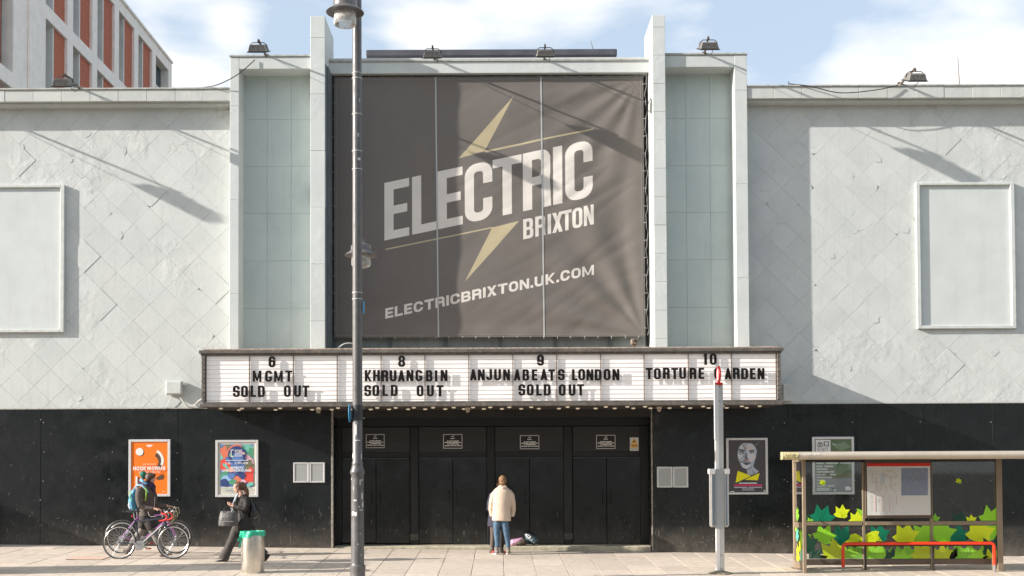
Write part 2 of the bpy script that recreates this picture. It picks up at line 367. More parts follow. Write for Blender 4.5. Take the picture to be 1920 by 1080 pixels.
    if ch == 'W': return [(1, [(0,h),(t,h),(w*.36,0),(w*.36-t*.9,0)]), (1, [(w*.36-t*.9,0),(w*.36,0),(w/2+t*.4,h),(w/2-t*.4,h)]), (1, [(w*.64,0),(w*.64+t*.9,0),(w/2+t*.4,h),(w/2-t*.4,h)]), (1, [(w*.64,0),(w*.64+t*.9,0),(w,h),(w-t,h)])]
    if ch == 'K': return [(1, rect(0,0,t,h)), (1, [(t,h*.32),(t,h*.6),(w-t*1.05,h),(w,h)]), (1, [(w*.42,h*.62),(w*.28,h*.45),(w-t*1.05,0),(w,0)])]
    if ch == 'X': return [(1, [(0,0),(t*1.1,0),(w,h),(w-t*1.1,h)]), (1, [(w-t*1.1,0),(w,0),(t*1.1,h),(0,h)])]
    if ch == 'Y': return [(1, rect(w/2-t/2,0,w/2+t/2,h*.45)), (1, [(0,h),(t*1.05,h),(w/2+t/2,h*.4),(w/2-t/2,h*.4)]), (1, [(w,h),(w-t*1.05,h),(w/2-t/2,h*.4),(w/2+t/2,h*.4)])]
    if ch == 'A':
        k = .34*w; ap = min((w/2-t*1.02)/k*h, h*.9)
        return [(1, [(0,0),(w,0),(w-k,h),(k,h)]), (-1, [(t*1.02,-.001*h),(w-t*1.02,-.001*h),(w/2,ap)]), (1, [(k*.16,h*.16),(w-k*.16,h*.16),(w-k*.16-k*th/h,h*.16+th),(k*.16+k*th/h,h*.16+th)])]
    if ch == '8': return [(1, rr(0,0,w,m+th*.35,ro*.9)), (1, rr(w*.03,m-th*.35,w*.97,h,ro*.9)), (-1, rr(t,th,w-t,m-th*.4,ri)), (-1, rr(t,m+th*.4,w-t,h-th,ri))]
    if ch == '6': return [(1, rr(0,0,w,h,ro)), (-1, rr(t,th,w-t,m-th*.1,ri)), (-1, rr(t,m+th*.85,w-t,h-th,ri)), (-1, rect(w-t*1.02,m+th*.85,w*1.01,h*.7))]
    if ch == '9': return [(1, rr(0,0,w,h,ro)), (-1, rr(t,m+th*.1,w-t,h-th,ri)), (-1, rr(t,th,w-t,m-th*.85,ri)), (-1, rect(-.01*w,h*.3,t*1.02,m-th*.85))]
    if ch == '2': return [(1, rr(0,0,w,h,ro)), (-1, rr(t,m+th*.5,w-t,h-th,ri)), (-1, rect(-.01*w,m+th*.5,t*1.02,h*.68)), (-1, rect(t,th,w*1.01,m-th*.5)), (1, rect(0,0,w,th))]
    if ch == '3': return [(1, rr(0,0,w,h,ro)), (-1, rr(t,m+th*.5,w-t,h-th,ri)), (-1, rr(t,th,w-t,m-th*.5,ri)), (-1, rect(-.01*w,h*.32,t*1.2,h*.68))]
    if ch == '4': return [(1, rect(w*.6,0,w*.6+t,h)), (1, rect(0,h*.22,w,h*.22+th)), (1, [(0,h*.22),(t,h*.22),(w*.6+t*.3,h),(w*.6-t*.3,h)])]
    return []
def solve2d(ops, extra=(), eps=1e-6):
    """ops = [(code, outline)]; returns verts, [(tri, code)] where the last outline that holds a triangle decides"""
    vs = []; fs = []; es = []
    for c, poly in ops:
        if abs(sum(poly[i-1][0]*poly[i][1]-poly[i][0]*poly[i-1][1] for i in range(len(poly)))) < 1e-10: continue
        a = sum(poly[i-1][0]*poly[i][1]-poly[i][0]*poly[i-1][1] for i in range(len(poly)))
        q = poly if a > 0 else poly[::-1]
        fs.append(list(range(len(vs), len(vs)+len(q)))); vs += [Vector(p) for p in q]
    codes = [c for c, poly in ops if abs(sum(poly[i-1][0]*poly[i][1]-poly[i][0]*poly[i-1][1] for i in range(len(poly)))) >= 1e-10]
    vs += [Vector(p) for p in extra]
    ov, oe, of, a, b, orig = delaunay_2d_cdt(vs, es, fs, 0, eps, True)
    out = []
    for f, o in zip(of, orig):
        out.append((tuple(f), codes[max(o)] if o else 0))
    return ov, out
def letter_mesh(mb, ops, fn, t0, t1=None, m=0):
    ov, tris = solve2d(ops)
    fs = [f for f, c in tris if c > 0]
    if t1 is None: mb.add([fn(p[0], p[1], t0) for p in ov], fs, m); return
    n = len(ov); ed = {}
    for f in fs:
        for i in range(len(f)):
            a, b = f[i], f[(i+1) % len(f)]; ed[(a, b)] = 1
    side = [(a, b, b+n, a+n) for (a, b) in ed if (b, a) not in ed]
    mb.add([fn(p[0], p[1], t0) for p in ov] + [fn(p[0], p[1], t1) for p in ov], fs + [tuple(i+n for i in f)[::-1] for f in fs] + side, m)
def text_ops(s, x, y, h, wf=.62, tf=.2, sp=.16, code=1, width=None):
    """a run of letters; wf = width/height, tf = stroke/height"""
    wid = {'I': tf, '.': tf, "'": tf, ' ': .34, 'M': wf*1.25, 'W': wf*1.45, '1': wf*.62, 'L': wf*.85, 'E': wf*.85, 'F': wf*.85, 'J': wf*.75, ':': tf, '-': wf*.6}
    tot = sum(wid.get(c, wf) + sp for c in s) - sp; k = 1.0
    if width: k = width/(tot*h)
    out = []; cx = x
    for c in s:
        w_ = wid.get(c, wf)*h*k
        for sg, poly in (glyph(c, w_, h, tf*h*min(k, 1.1)) if c not in ' ' else []):
            out.append((code if sg > 0 else -code, [(cx+u, y+v) for u, v in poly]))
        cx += w_ + sp*h*k
    return out, cx - sp*h*k - x
def shear(ops, x0, k): return [(c, [(u, v + (u-x0)*k) for u, v in p]) for c, p in ops]
def put_text(mb, s, x, y, h, Y, wf=.62, tf=.2, sp=.16, center=False, width=None, m=0, t1=None):
    ops, tw = text_ops(s, 0, 0, h, wf, tf, sp, 1, width)
    if not ops: return
    x0 = x - tw/2 if center else x
    letter_mesh(mb, ops, lambda u, v, t: (x0+u, t, y+v), Y, t1, m)
# ================================================================== SETTING: road, kerb, pavement
m_slab = mat('paving', (.56, .475, .385), .85, var=.14, vs_=7, bump=.0015, bs=60, rnd=.1, stain=.2, stainc=(.3, .25, .2))
m_joint = mat('joint_mortar', (.2, .17, .14), .95, var=.2, vs_=20)
m_road = mat('asphalt', (.055, .054, .052), .9, var=.25, vs_=9, bump=.004, bs=120)
m_white = mat('white_line', (.7, .7, .67), .7, var=.15, vs_=12)
m_kerb = mat('kerb_granite', (.33, .31, .28), .8, var=.2, vs_=14, bump=.002, bs=60)
YK = 18.7
def sheet(name, xs, ys, zf, m, label=None):
    b = MB(); vs = [(x, y, zf(x, y)) for y in ys for x in xs]; nx = len(xs)
    b.add(vs, [(j*nx+i, j*nx+i+1, (j+1)*nx+i+1, (j+1)*nx+i) for j in range(len(ys)-1) for i in range(nx-1)])
    return b.build(name, m, kind='structure')
zr = lambda x, y: -.016*max(-60, min(60, x)) - .385
sheet('ground', [-1500, -60, 0, 60, 1500], [-1500, -40, 60, 1500], lambda x, y: -.016*max(-60, min(60, x)) - 1.2, mat('earth', (.16, .14, .11), .95, var=.2))
sheet('road', [-60, -20, 0, 20, 60], [3.0, 10, YK-.16], zr, m_road)
sheet('opposite_pavement', [-60, 0, 60], [-12, 2.8], lambda x, y: zr(x, y)+.12, m_slab)
pv = sheet('pavement', [-60, -20, 0, 20, 60], [YK, 22, 25.9, 27.2], lambda x, y: gz(x, y) - .012, m_joint)
kb = MB()
for i in range(-66, 66):
    x0, x1 = i*.9+.004, i*.9+.896
    a = gz(x0, YK); b_ = gz(x1, YK)
    kb.add([(x0,YK-.16,a-.3),(x1,YK-.16,b_-.3),(x1,YK-.003,b_-.3),(x0,YK-.003,a-.3),(x0,YK-.16,a+.002),(x1,YK-.16,b_+.002),(x1,YK-.003,b_+.002),(x0,YK-.003,a+.002)],
           [(0,3,2,1),(4,5,6,7),(0,1,5,4),(1,2,6,5),(2,3,7,6),(3,0,4,7)])
kb.build('kerb', m_kerb, kind='structure')
b = MB()
for i in range(-14, 14):
    b.add([(i*4., 10.7, zr(i*4, 0)+.004), (i*4.+2, 10.7, zr(i*4+2, 0)+.004), (i*4.+2, 10.8, zr(i*4+2, 0)+.004), (i*4., 10.8, zr(i*4, 0)+.004)], [(0,1,2,3)])
for y in (YK-.55, YK-.8):
    b.add([(-60, y, zr(-60,0)+.004), (60, y, zr(60,0)+.004), (60, y+.1, zr(60,0)+.004), (-60, y+.1, zr(-60,0)+.004)], [(0,1,2,3)])
b.build('road_marking', m_white, pv).parent = None
bpy.data.objects['road_marking']['kind'] = 'structure'
# slabs: .6 x .9 m
sb = MB(); sb.box(-.2955, .2955, -.445, .445, -.05, 0)
slab0 = sb.build('paving_slab', m_slab, pv, bevel=.004)
slab_me = slab0.data; first = True
xoff = W(829, 1057, 22.9).x
trot = (math.atan(.035), math.atan(.016), 0)
rows = [YF - .45 - .9*k for k in range(6)]
for j, yy in enumerate(rows):
    half = 960/F*yy + .6
    k0 = int((-half*1.0 - xoff)/.6) - 1; k1 = int((half*1.06 - xoff)/.6) + 1
    for k in range(k0, k1+1):
        x = xoff + .3 + k*.6
        if first: o = slab0; first = False
        else: o = slab0.copy(); col.objects.link(o)
        o.location = (x + random.uniform(-.002, .002), yy, gz(x, yy) + random.uniform(-.002, .0025))
        o.rotation_euler = (trot[0] + random.uniform(-.0012, .0012), trot[1] + random.uniform(-.0016, .0016), random.uniform(-.002, .002))
# plain apron of the same stone beyond the frame
b = MB()
for (x0, x1) in ((-60, -13.2), (13.8, 60)):
    b.add([(x0, YK, gz(x0, YK)), (x1, YK, gz(x1, YK)), (x1, YF+1, gz(x1, YF+1)), (x0, YF+1, gz(x0, YF+1))], [(0,1,2,3)])
b.add([(-13.2, YK, gz(-13.2, YK)), (13.8, YK, gz(13.8, YK)), (13.8, YF-5.4, gz(13.8, YF-5.4)), (-13.2, YF-5.4, gz(-13.2, YF-5.4))], [(0,1,2,3)])
b.build('pavement_apron', m_slab, kind='structure')

# chewing-gum spots and a recessed inspection cover
gm = MB(); q = random.Random(12)
for k in range(230):
    x, y = q.uniform(-12, 12), q.uniform(20.6, 25.6); r = q.uniform(.008, .022); z = gz(x, y)+.0032
    gm.add([(x+r*math.cos(a), y+r*math.sin(a)*q.uniform(.7, 1), gz(x, y)+.0035) for a in [i*math.pi/3.5 for i in range(7)]], [tuple(range(7))])
gm.build('chewing_gum', mat('gum_dark', (.11, .09, .075), .8), pv)['kind'] = 'stuff'
cvr = G(166, 1047)
cv = thing('inspection_cover', 'pinkish stone inset inspection cover in the pavement left of the bicycles', 'cover', tuple(cvr))
def tilted(b, x0, x1, y0, y1, h): b.add([(x0,y0,gz(x0,y0)+h),(x1,y0,gz(x1,y0)+h),(x1,y1,gz(x1,y1)+h),(x0,y1,gz(x0,y1)+h)], [(0,1,2,3)])
b = MB(); tilted(b, cvr.x-.36, cvr.x+.36, cvr.y-.3, cvr.y+.3, .006); b.build('frame', mat('cover_frame', (.13, .10, .08), .6, .4), cv)
b = MB(); tilted(b, cvr.x-.345, cvr.x+.345, cvr.y-.285, cvr.y+.285, .010); b.build('cover_plate', mat('cover_stone', (.6, .42, .31), .85, var=.12, vs_=12), cv)

# ================================================================== THE THEATRE
wallc = (.562, .577, .555)
m_wall = wall_mat('wall_paint', wallc, .6, .0042, .032, .42)
m_wall2 = wall_mat('wall_paint_blocks', (.565, .59, .57), .35, .0022, .02, .3)
m_rec = wall_mat('wall_paint_recess', (.51, .57, .55), .3, .002, .025, .35)
m_cop = wall_mat('wall_paint_coping', (.53, .54, .51), .8, .003, .04, .6)
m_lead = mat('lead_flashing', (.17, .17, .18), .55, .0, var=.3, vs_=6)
m_rust = mat('rusty_edge', (.3, .2, .12), .85, var=.4, vs_=25)
m_black = black_mat('black_board')
m_door = black_mat('black_door', (.004, .0048, .0045), .13, .3, .8)
m_doorg = mat('door_grey_board', (.022, .021, .02), .5, var=.2)
th = thing('theatre', 'grey painted concert hall with pale diamond tiled wings and black boarded ground floor', 'building', (0, YF, 0))
YB = YF - .38          # front of pilasters and recess beams
YFN = YF - .5          # front of fins
YR = YF + .1           # recess panels
YL = YF + .13          # lintel over the banner
YBAN = YF + .3
XL = -22; XR = 22
def px(x, Y, y=500): return W(x, y, Y).x
def pz(y, Y, x=935): return W(x, y, Y).z
zcop_t = pz(165, YF-.35, 215); zcop_b = pz(190, YF-.35, 215)
zblkL = pz(767, YF, 200); zblkR = pz(757, YF, 1660)
xpl0, xpl1 = px(430.5, YB), px(447.5, YB)          # left outer pilaster
xfl0, xfl1 = px(582, YFN), px(609.5, YFN)          # left fin
xfr0, xfr1 = px(1226.5, YFN), px(1250.5, YFN)
xpr0, xpr1 = px(1380.5, YB), px(1404, YB)
zrecT = pz(106, YB, 510); zrecB = pz(129, YB, 510)
zfinT = pz(30, YFN, 595)
zbase = -.8
zcan = pz(655, YF, 935)                              # where the marquee roof meets the wall
# backing masonry (set back behind tiles)
b = MB()
b.box(XL, xpl0+.02, YF+.02, YF+.6, zbase, zcop_t-.05)
b.box(xpr1-.02, XR, YF+.02, YF+.6, zbase, zcop_t-.05)
b.box(xpl0+.03, xfl0+.05, YR+.03, YR+.5, 2.5, zrecT-.03)
b.box(xfr1-.05, xpr1-.03, YR+.03, YR+.5, 2.5, zrecT-.03)
b.box(XL, XR, YF+9, YF+9.5, zbase, zcop_t-.4)
b.box(XL+.05, XR-.05, YF+.61, YF+8.9, zcop_t-.45, zcop_t-.3)
b.build('wall', m_wall, th)
# wing copings: a long stone band in blocks, with a thin metal edge on top
rz_ = random.Random(3)
def coping(xa, xb, step, x0):
    x = x0
    while x > xa: x -= step
    while x < xb:
        a, c = max(x, xa), min(x+step, xb)
        if c - a > .05:
            MB().box(a+.002, c-.002, YF-.35+rz_.uniform(-.003, .004), YF+.05, zcop_b+rz_.uniform(0,.004), zcop_t-.035).build('coping_block', m_cop, th, bevel=.006)
        x += step
st = 53.7/ (F/(YF-.35))
coping(-13.5, xpl0-.004, st, px(60, YF-.35)); coping(xpr1+.004, 13.5, st, px(1454, YF-.35))
for (xa, xb) in ((-13.5, xpl0-.004), (xpr1+.004, 13.5)):
    MB().box(xa, xb, YF-.375, YF+.3, zcop_t-.033, zcop_t).build('flashing', mat('flashing_light', (.43, .42, .38), .5, var=.3, vs_=8), th, bevel=.003)
    MB().box(xa, xb, YF-.25, YF+.02, zcop_b-.05, zcop_b-.003).build('soffit_strip', m_cop, th)
for (xa, xb) in ((XL, -13.5), (13.5, XR)):
    MB().box(xa, xb, YF-.35, YF+.3, zcop_b, zcop_t).build('coping', m_cop, th)
    MB().box(xa, xb, YF, YF+.02, 3.2, zcop_b).build('wall_face', m_wall, th)

# diamond tiles: clipped to the wing walls, standing a little proud and never quite flush
def clip(poly, ax, v, keep):
    out = []
    for i in range(len(poly)):
        a, c = poly[i-1], poly[i]
        ia, ic = (a[ax]-v)*keep >= 0, (c[ax]-v)*keep >= 0
        if ia != ic:
            t = (v-a[ax])/(c[ax]-a[ax]); out.append((a[0]+(c[0]-a[0])*t, a[1]+(c[1]-a[1])*t))
        if ic: out.append(c)
    return out
def area(p): return abs(sum(p[i-1][0]*p[i][1]-p[i][0]*p[i-1][1] for i in range(len(p))))/2
rt = random.Random(11)
HD = 30.9/(F/YF)
def tiles(x0, x1, z0, z1, ox, oz):
    n = 0
    for i in range(-60, 60):
        for j in range(-60, 60):
            if (i+j) % 2: continue
            cx, cz = ox + i*HD, oz + j*HD*.985
            g = .0015
            p = [(cx-HD+g, cz), (cx, cz-HD*.985+g), (cx+HD-g, cz), (cx, cz+HD*.985-g)]
            for ax, v, k in ((0, x0, 1), (0, x1, -1), (1, z0, 1), (1, z1, -1)):
                p = clip(p, ax, v, k)
                if len(p) < 3: break
            if len(p) < 3 or area(p) < .006: continue
            d = rt.uniform(0, .0016) + (.006 if rt.random() < .05 else 0)
            tx, tz = rt.uniform(-.003, .003), rt.uniform(-.003, .003)
            cut = None
            if rt.random() < .06 and len(p) == 4:      # a broken corner
                q = rt.randrange(4); a, c, e = p[q-1], p[q], p[(q+1) % 4]
                f1, f2 = rt.uniform(.08, .22), rt.uniform(.06, .2)
                p = p[:q] + [(c[0]+(a[0]-c[0])*f1, c[1]+(a[1]-c[1])*f1), (c[0]+(e[0]-c[0])*f2, c[1]+(e[1]-c[1])*f2)] + p[q+1:]
            fn = lambda u, v, t: (u, YF - d + t + (u-cx)*tx + (v-cz)*tz, v)
            MB().prism(p, fn, 0, .018).build('wall_tile', m_wall, th, bevel=.0016); n += 1
    return n
xedL = px(-60, YF)
nA = tiles(xedL, xpl0-.003, zblkL+.005, zcop_b-.003, px(250, YF), pz(390, YF, 250))
nB = tiles(xpr1+.003, px(1985, YF), zblkR+.005, zcop_b-.003, px(1652, YF), pz(442, YF, 1652))
# peeling render: thin irregular scabs of paint standing off the tiles
def scab(cx, cz, r, sx=1, seed=0, name='paint_flake'):
    q = random.Random(seed); n = q.randrange(7, 12)
    p = [(cx + math.cos(2*math.pi*k/n)*r*q.uniform(.5, 1.15)*sx, cz + math.sin(2*math.pi*k/n)*r*q.uniform(.5, 1.15)) for k in range(n)]
    tl = q.uniform(-.05, .05)
    MB().prism(p, lambda u, v, t: (u, YF-.006+t+(u-cx)*tl*.3+(v-cz)*.02, v), 0, .002).build(name, m_wall, th)
for k, (x, y, r, s) in enumerate([(170,60,0,0)][:0] + [(232,282,.1,.5),(160,250,.10,1.4),(40,275,.07,1),(60,300,.06,1),(205,400,.05,1),(130,300,.06,1.5),(225,440,.1,.6),(120,560,.1,1),(290,205,.08,1),(200,215,.12,.6),(150,745,.09,1.5),
        (1465,410,.14,1),(1440,350,.16,1.3),(1500,300,.13,1),(1480,320,.1,1.6),(1650,300,.07,1.5),(1600,330,.06,1),(1700,430,.1,1),(1650,245,.06,1),(1880,330,.12,1),(1640,600,.1,1),(1560,480,.08,1),(1590,690,.07,1),(1860,660,.1,1.3),(1440,620,.1,1)]):
    scab(px(x, YF), pz(y, YF, x), r, s, k)

# recess: panel blocks in three columns
def recess(xa, xb, xs, zs):
    for i in range(len(xs)-1):
        for j in range(len(zs)-1):
            y = YR + rt.uniform(-.002, .002)
            MB().box(xs[i]+.0018, xs[i+1]-.0018, y, YR+.04, zs[j]+.0018, zs[j+1]-.0018).build('facing_block', m_rec, th, bevel=.002)
ysj = [655, 576, 487, 398, 310, 222, 133, 126]
recess(xpl1, xfl0, [px(447, YR), px(501, YR), px(546, YR), px(592, YR)], [pz(y+(2 if y < 600 else 6), YR, 520) for y in ysj])
recess(xfr1, xpr0, [px(1245, YR), px(1288, YR), px(1333, YR), px(1392, YR)], [pz(y+(0 if y < 600 else 6), YR, 1320) for y in ysj])
# pilasters, fins: stacked blocks
def stack(name, x0, x1, y0, y1, z0, z1, step, m, ph=0, bev=.006):
    z = z0 - ph
    while z < z1:
        a, c = max(z, z0), min(z+step, z1)
        if c-a > .04:
            e = rt.uniform(-.0025, .0025)
            MB().box(x0+e*.4, x1+e*.4, y0+e, y1, a+.0012, c-.0012).build(name, m, th, bevel=bev)
        z += step
zf0 = pz(660, YFN, 935)-.25
stp = 53.8/(F/YFN)
stack('fin_block', xfl0, xfl1, YFN, YF+.85, zf0, zfinT, stp*2, m_wall2, .3)
stack('fin_block', xfr0, xfr1, YFN, YF+.85, zf0, pz(28, YFN, 1237), stp, m_wall2, .1)
stack('pilaster_block', xpl0, xpl1, YB, YF+.12, zf0, zrecT-.004, 89/(F/YB)*2, m_wall2, .5)
stack('pilaster_block', xpr0, xpr1, YB, YF+.12, zf0, zrecT-.004, 89/(F/YB)*2, m_wall2, .2)
MB().box(xpl0+.02, xpl0+.2, YF-.05, YF+.6, zcop_t-.2, zrecT-.04).build('pilaster_return', m_wall2, th)
MB().box(xpr1-.2, xpr1-.02, YF-.05, YF+.6, zcop_t-.2, zrecT-.04).build('pilaster_return', m_wall2, th)
for (xa, xb) in ((xpl1+.003, xfl0-.003), (xfr1+.003, xpr0-.003)):
    MB().box(xa, xb, YB+.004, YF+.6, zrecB, zrecT-.006).build('recess_beam', m_wall2, th, bevel=.006)
for (xa, xb) in ((xpl0-.012, xfl0-.003), (xfr1+.003, xpr1+.012)):
    MB().box(xa, xb, YB-.02, YF+.6, zrecT-.004, zrecT+.035).build('flashing', mat('flashing_cap', (.4, .4, .37), .5, var=.3, vs_=8), th, bevel=.003)
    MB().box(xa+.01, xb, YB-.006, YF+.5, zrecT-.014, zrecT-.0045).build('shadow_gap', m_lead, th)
# lintel over the banner and the window wall behind it
zlt, zlb = pz(113, YL, 900), pz(137, YL, 900)
MB().box(xfl1-.02, xfr0+.02, YL, YF+1.2, zlb, zlt-.03).build('lintel', m_wall2, th, bevel=.006)
MB().box(xfl1+.002, xfr0-.002, YL-.03, YF+1.2, zlt-.028, zlt+.005).build('flashing', MATS['flashing_cap'], th, bevel=.003)
MB().box(xfl1+.002, xfr0-.002, YF+.1, YF+.9, zlt-.012+.02, zlt+.045).build('parapet_cap', m_wall2, th)
MB().box(xfl1+.002, xfl1+.05, YF-.35, YF+.5, zcan-.3, zlb-.003).build('frame_side', mat('window_frame_grey', (.12, .14, .15), .6, var=.2), th)
MB().box(xfl1+.002, xfl1+.02, YFN+.004, YF-.36, zcan-.3, zlb-.003).build('frame_side', MATS['window_frame_grey'], th)
ww = MB().box(xfl1-.1, xfr0+.1, YF+.5, YF+.9, 3.35, zlb+.1).build('inner_wall', mat('dark_inner', (.05, .055, .055), .7, var=.3), th)
m_pane = mat('old_window_panel', (.24, .27, .26), .3, var=.25, vs_=3)
x = xfl1+.08; k = 0
while x < xfr0-.05:
    x2 = min(x+1.24, xfr0-.05)
    MB().box(x+.03, x2-.03, YF+.455, YF+.495, zcan-.25, pz(560, YF+.45)).build('window_panel', m_pane, th)
    MB().box(x-.028, x+.028, YF+.40, YF+.49, zcan-.25, zlb+.05).build('mullion', MATS['window_frame_grey'], th, bevel=.004)
    x = x2
# roof room set back behind the lintel
YP = YF + 4.2
MB().box(px(701, YP, 100), px(1144, YP, 100), YP, YP+4, zlt-.6, pz(106, YP)).build('roof_room', m_wall2, th)
MB().box(px(686, YP-.5, 100), px(1157, YP-.5, 100), YP-.5, YP+4.5, pz(104.5, YP-.5), pz(92, YP-.5)).build('flat_roof', mat('roof_felt', (.07, .07, .085), .8, var=.3), th, bevel=.02)
# ground floor: black boards
seamsL = [-176, -48, 79, 208, 335, 463.5, 622]
for i in range(len(seamsL)-1):
    a, c = px(seamsL[i], YF), px(seamsL[i+1], YF)
    top = zblkL if i < 4 else zcan-1.0
    if i == 5: pass
    MB().box(a+.003, c-.003, YF-.022+rt.uniform(-.003, .003), YF+.019, -.3, min(zblkL, 99)).build('cladding_board', m_black, th, bevel=.002)
seamsR = [1220, 1347, 1474, 1601, 1728, 1855, 1982]
for i in range(len(seamsR)-1):
    a, c = px(seamsR[i], YF), px(seamsR[i+1], YF)
    MB().box(a+.003, c-.003, YF-.022+rt.uniform(-.003, .003), YF+.019, -.6, zblkR).build('cladding_board', m_black, th, bevel=.002)
for (xa, xb, zz) in ((XL, px(-176, YF), zblkL), (px(1982, YF), XR, zblkR)):
    MB().box(xa, xb-.003, YF-.022, YF+.019, -.6, zz).build('cladding', m_black, th)
MB().box(XL, px(622, YF), YF-.03, YF-.0225, zblkL+.001, zblkL+.022).build('board_trim', mat('trim_dirty', (.42, .4, .34), .7, var=.3, vs_=15), th)
MB().box(px(1220, YF), XR, YF-.03, YF-.0225, zblkR+.001, zblkR+.02).build('board_trim', MATS['trim_dirty'], th)
# screws of the boards
sc_ = MB(); q = random.Random(5)
for s in seamsL[1:-1] + seamsR[1:-1]:
    for y in (790, 850, 900, 935, 985):
        for d in (-3, 3):
            if q.random() < .55:
                x_, z_ = px(s+d+q.uniform(-1, 1), YF-.03, y), pz(y+q.uniform(-3, 3), YF-.03, s)
                sc_.lathe([(.012, 0), (.010, -.006)], (x_, YF-.0255, z_), 6, 'y')
sc_.build('screw_head', mat('screw_steel', (.45, .42, .38), .5, .3), th)['kind'] = 'stuff'

# scuffs, drips and paste left on the boards
b = MB(); q = random.Random(31)
def scuff(x, z, w_, h_, tilt):
    Y = YF-.0262; n = 6
    p = [(math.cos(2*math.pi*k/n)*w_*q.uniform(.5, 1.2), math.sin(2*math.pi*k/n)*h_*q.uniform(.5, 1.2)) for k in range(n)]
    b.add([(x+u*math.cos(tilt)-v*math.sin(tilt), Y, z+u*math.sin(tilt)+v*math.cos(tilt)) for u, v in p], [tuple(range(n))])
for k in range(330):
    s_ = q.choice([(0, 625), (0, 200), (1222, 1500), (1222, 1900)]); xp = q.uniform(*s_); yp = 1025 - abs(q.gauss(0, 1))*38 if q.random() < .75 else q.uniform(790, 1020)
    x = px(xp, YF, yp); z = pz(yp, YF, xp)
    if z < gz(x, YF)+.03: continue
    sc = q.random()
    if sc < .5: scuff(x, z, q.uniform(.002, .004), q.uniform(.01, .05), q.uniform(-.4, .4))
    elif sc < .85: scuff(x, z, q.uniform(.004, .010), q.uniform(.004, .012), 0)
    else: scuff(x, z, q.uniform(.02, .06), q.uniform(.002, .004), q.uniform(-.5, .3))
b.build('scuff_marks', mat('scuff_pale', (.30, .27, .235), .8, var=.6, vs_=9), th)['kind'] = 'stuff'

# entrance: recess, header, bays of double doors, step
YD = YF + .55
xd0, xd1 = px(625, YF), px(1218, YF)
zsoff = pz(772, YF)
zst = gz(0, YF) + .085
MB().box(xd0-.08, xd0-.003, YF+.02, YD+.1, -.3, zsoff).build('door_reveal', m_black, th)
MB().box(xd1+.003, xd1+.08, YF+.02, YD+.1, -.5, zsoff).build('door_reveal', m_black, th)
MB().box(px(622, YF)-.01, xd0, YF-.03, YF+.018, -.3, zblkL-.004).build('corner_trim', mat('worn_steel', (.33, .3, .26), .5, .5, var=.4, vs_=18), th, bevel=.004)
MB().box(xd1, px(1220, YF)+.004, YF-.032, YF+.018, -.4, zblkR-.004).build('corner_trim', MATS['worn_steel'], th, bevel=.004)
MB().box(xd0-.003, xd1+.003, YF-.02, YD+.1, pz(782, YF), zsoff+.6).build('door_header', mat('header_dark', (.02, .018, .016), .6, var=.3), th)
MB().box(xd0, xd1, YD-.04, YD+.1, pz(799, YD), pz(783, YD)+.1).build('door_head_rail', mat('door_black_matt', (.006, .006, .006), .5), th)
MB().box(xd0-.1, xd1+.1, YD+.1, YD+.3, -.4, 4).build('door_backing', MATS['door_black_matt'], th)
m_step = mat('step_concrete', (.42, .38, .28), .85, var=.3, vs_=9, bump=.003, bs=35, stain=.4, stainc=(.12, .1, .08))
zs0, zs1 = gz(xd0, YF)+.03, gz(xd1, YF)+.13
sp = MB(); n = 14
for k in range(n):
    xa, xb = xd0+.02+(xd1-xd0-.04)*k/n, xd0+.02+(xd1-xd0-.04)*(k+1)/n
    za, zb = (zs0+(zs1-zs0)*(xa-xd0)/(xd1-xd0)), (zs0+(zs1-zs0)*(xb-xd0)/(xd1-xd0))
    sp.add([(xa,YF+.03,-.5),(xb,YF+.03,-.5),(xb,YF+.03,zb-.02),(xa,YF+.03,za-.02),(xb,YF+.05,zb),(xa,YF+.05,za),(xb,YD+.08,zb+.01),(xa,YD+.08,za+.01)], [(0,1,2,3),(3,2,4,5),(5,4,6,7)])
sp.build('door_step', m_step, th, smooth=True)
bays = [(642, 768.5), (785.5, 912.5), (928.5, 1056.5), (1074, 1200)]
posts = [(626, 641), (769.5, 784.5), (913.5, 927.5), (1057.5, 1073), (1201, 1216)]
zdt, zdm1, zdm0, zdb = pz(800, YD), pz(847, YD), pz(857, YD), gz(0, YD)-.02
for i, (a, c) in enumerate(posts):
    xa, xb = px(a, YD-.06, 900), px(c, YD-.06, 900)
    MB().box(xa, xb, YD-.07, YD+.08, gz(xa, YD)+.02, zdt-.002).build('door_post', MATS['door_black_matt'], th, bevel=.005)
    if i in (1, 3): MB().box(xa-.005, xb+.005, YD-.078, YD-.071, pz(1012, YD), pz(1000, YD)).build('kick_box', mat('grey_box', (.06, .055, .045), .6), th, bevel=.003)
for i, (a, c) in enumerate(bays):
    xa, xb = px(a, YD, 900), px(c, YD, 900)
    MB().box(xa, xb, YD-.05, YD, zdm1, zdt-.004).build('transom_panel', m_doorg, th, bevel=.004)
    MB().box(xa, xb, YD-.02, YD+.03, zdm0+.005, zdm1-.004).build('shutter_slot', MATS['door_black_matt'], th)
    mid = (xa+xb)/2
    for (u, v) in ((xa, mid-.004), (mid+.004, xb)):
        d = MB().box(u+.002, v, YD-.035+rt.uniform(-.004, .004), YD+.04, gz(u, YD)+.07, zdm0).build('door_leaf', m_door, th, bevel=.004)
    MB().box(xa, xb, YD-.045, YD-.036, zdm0-.025, zdm0-.012).build('door_edge_strip', mat('strip_grey', (.07, .07, .065), .4, .4), th)
    for hx in (mid-.09, mid+.09):
        MB().tube([(hx, YD-.04, 1.0), (hx, YD-.075, 1.02), (hx, YD-.075, 1.28), (hx, YD-.04, 1.3)], .009, 6).build('door_handle', MATS['door_black_matt'], th, smooth=True)

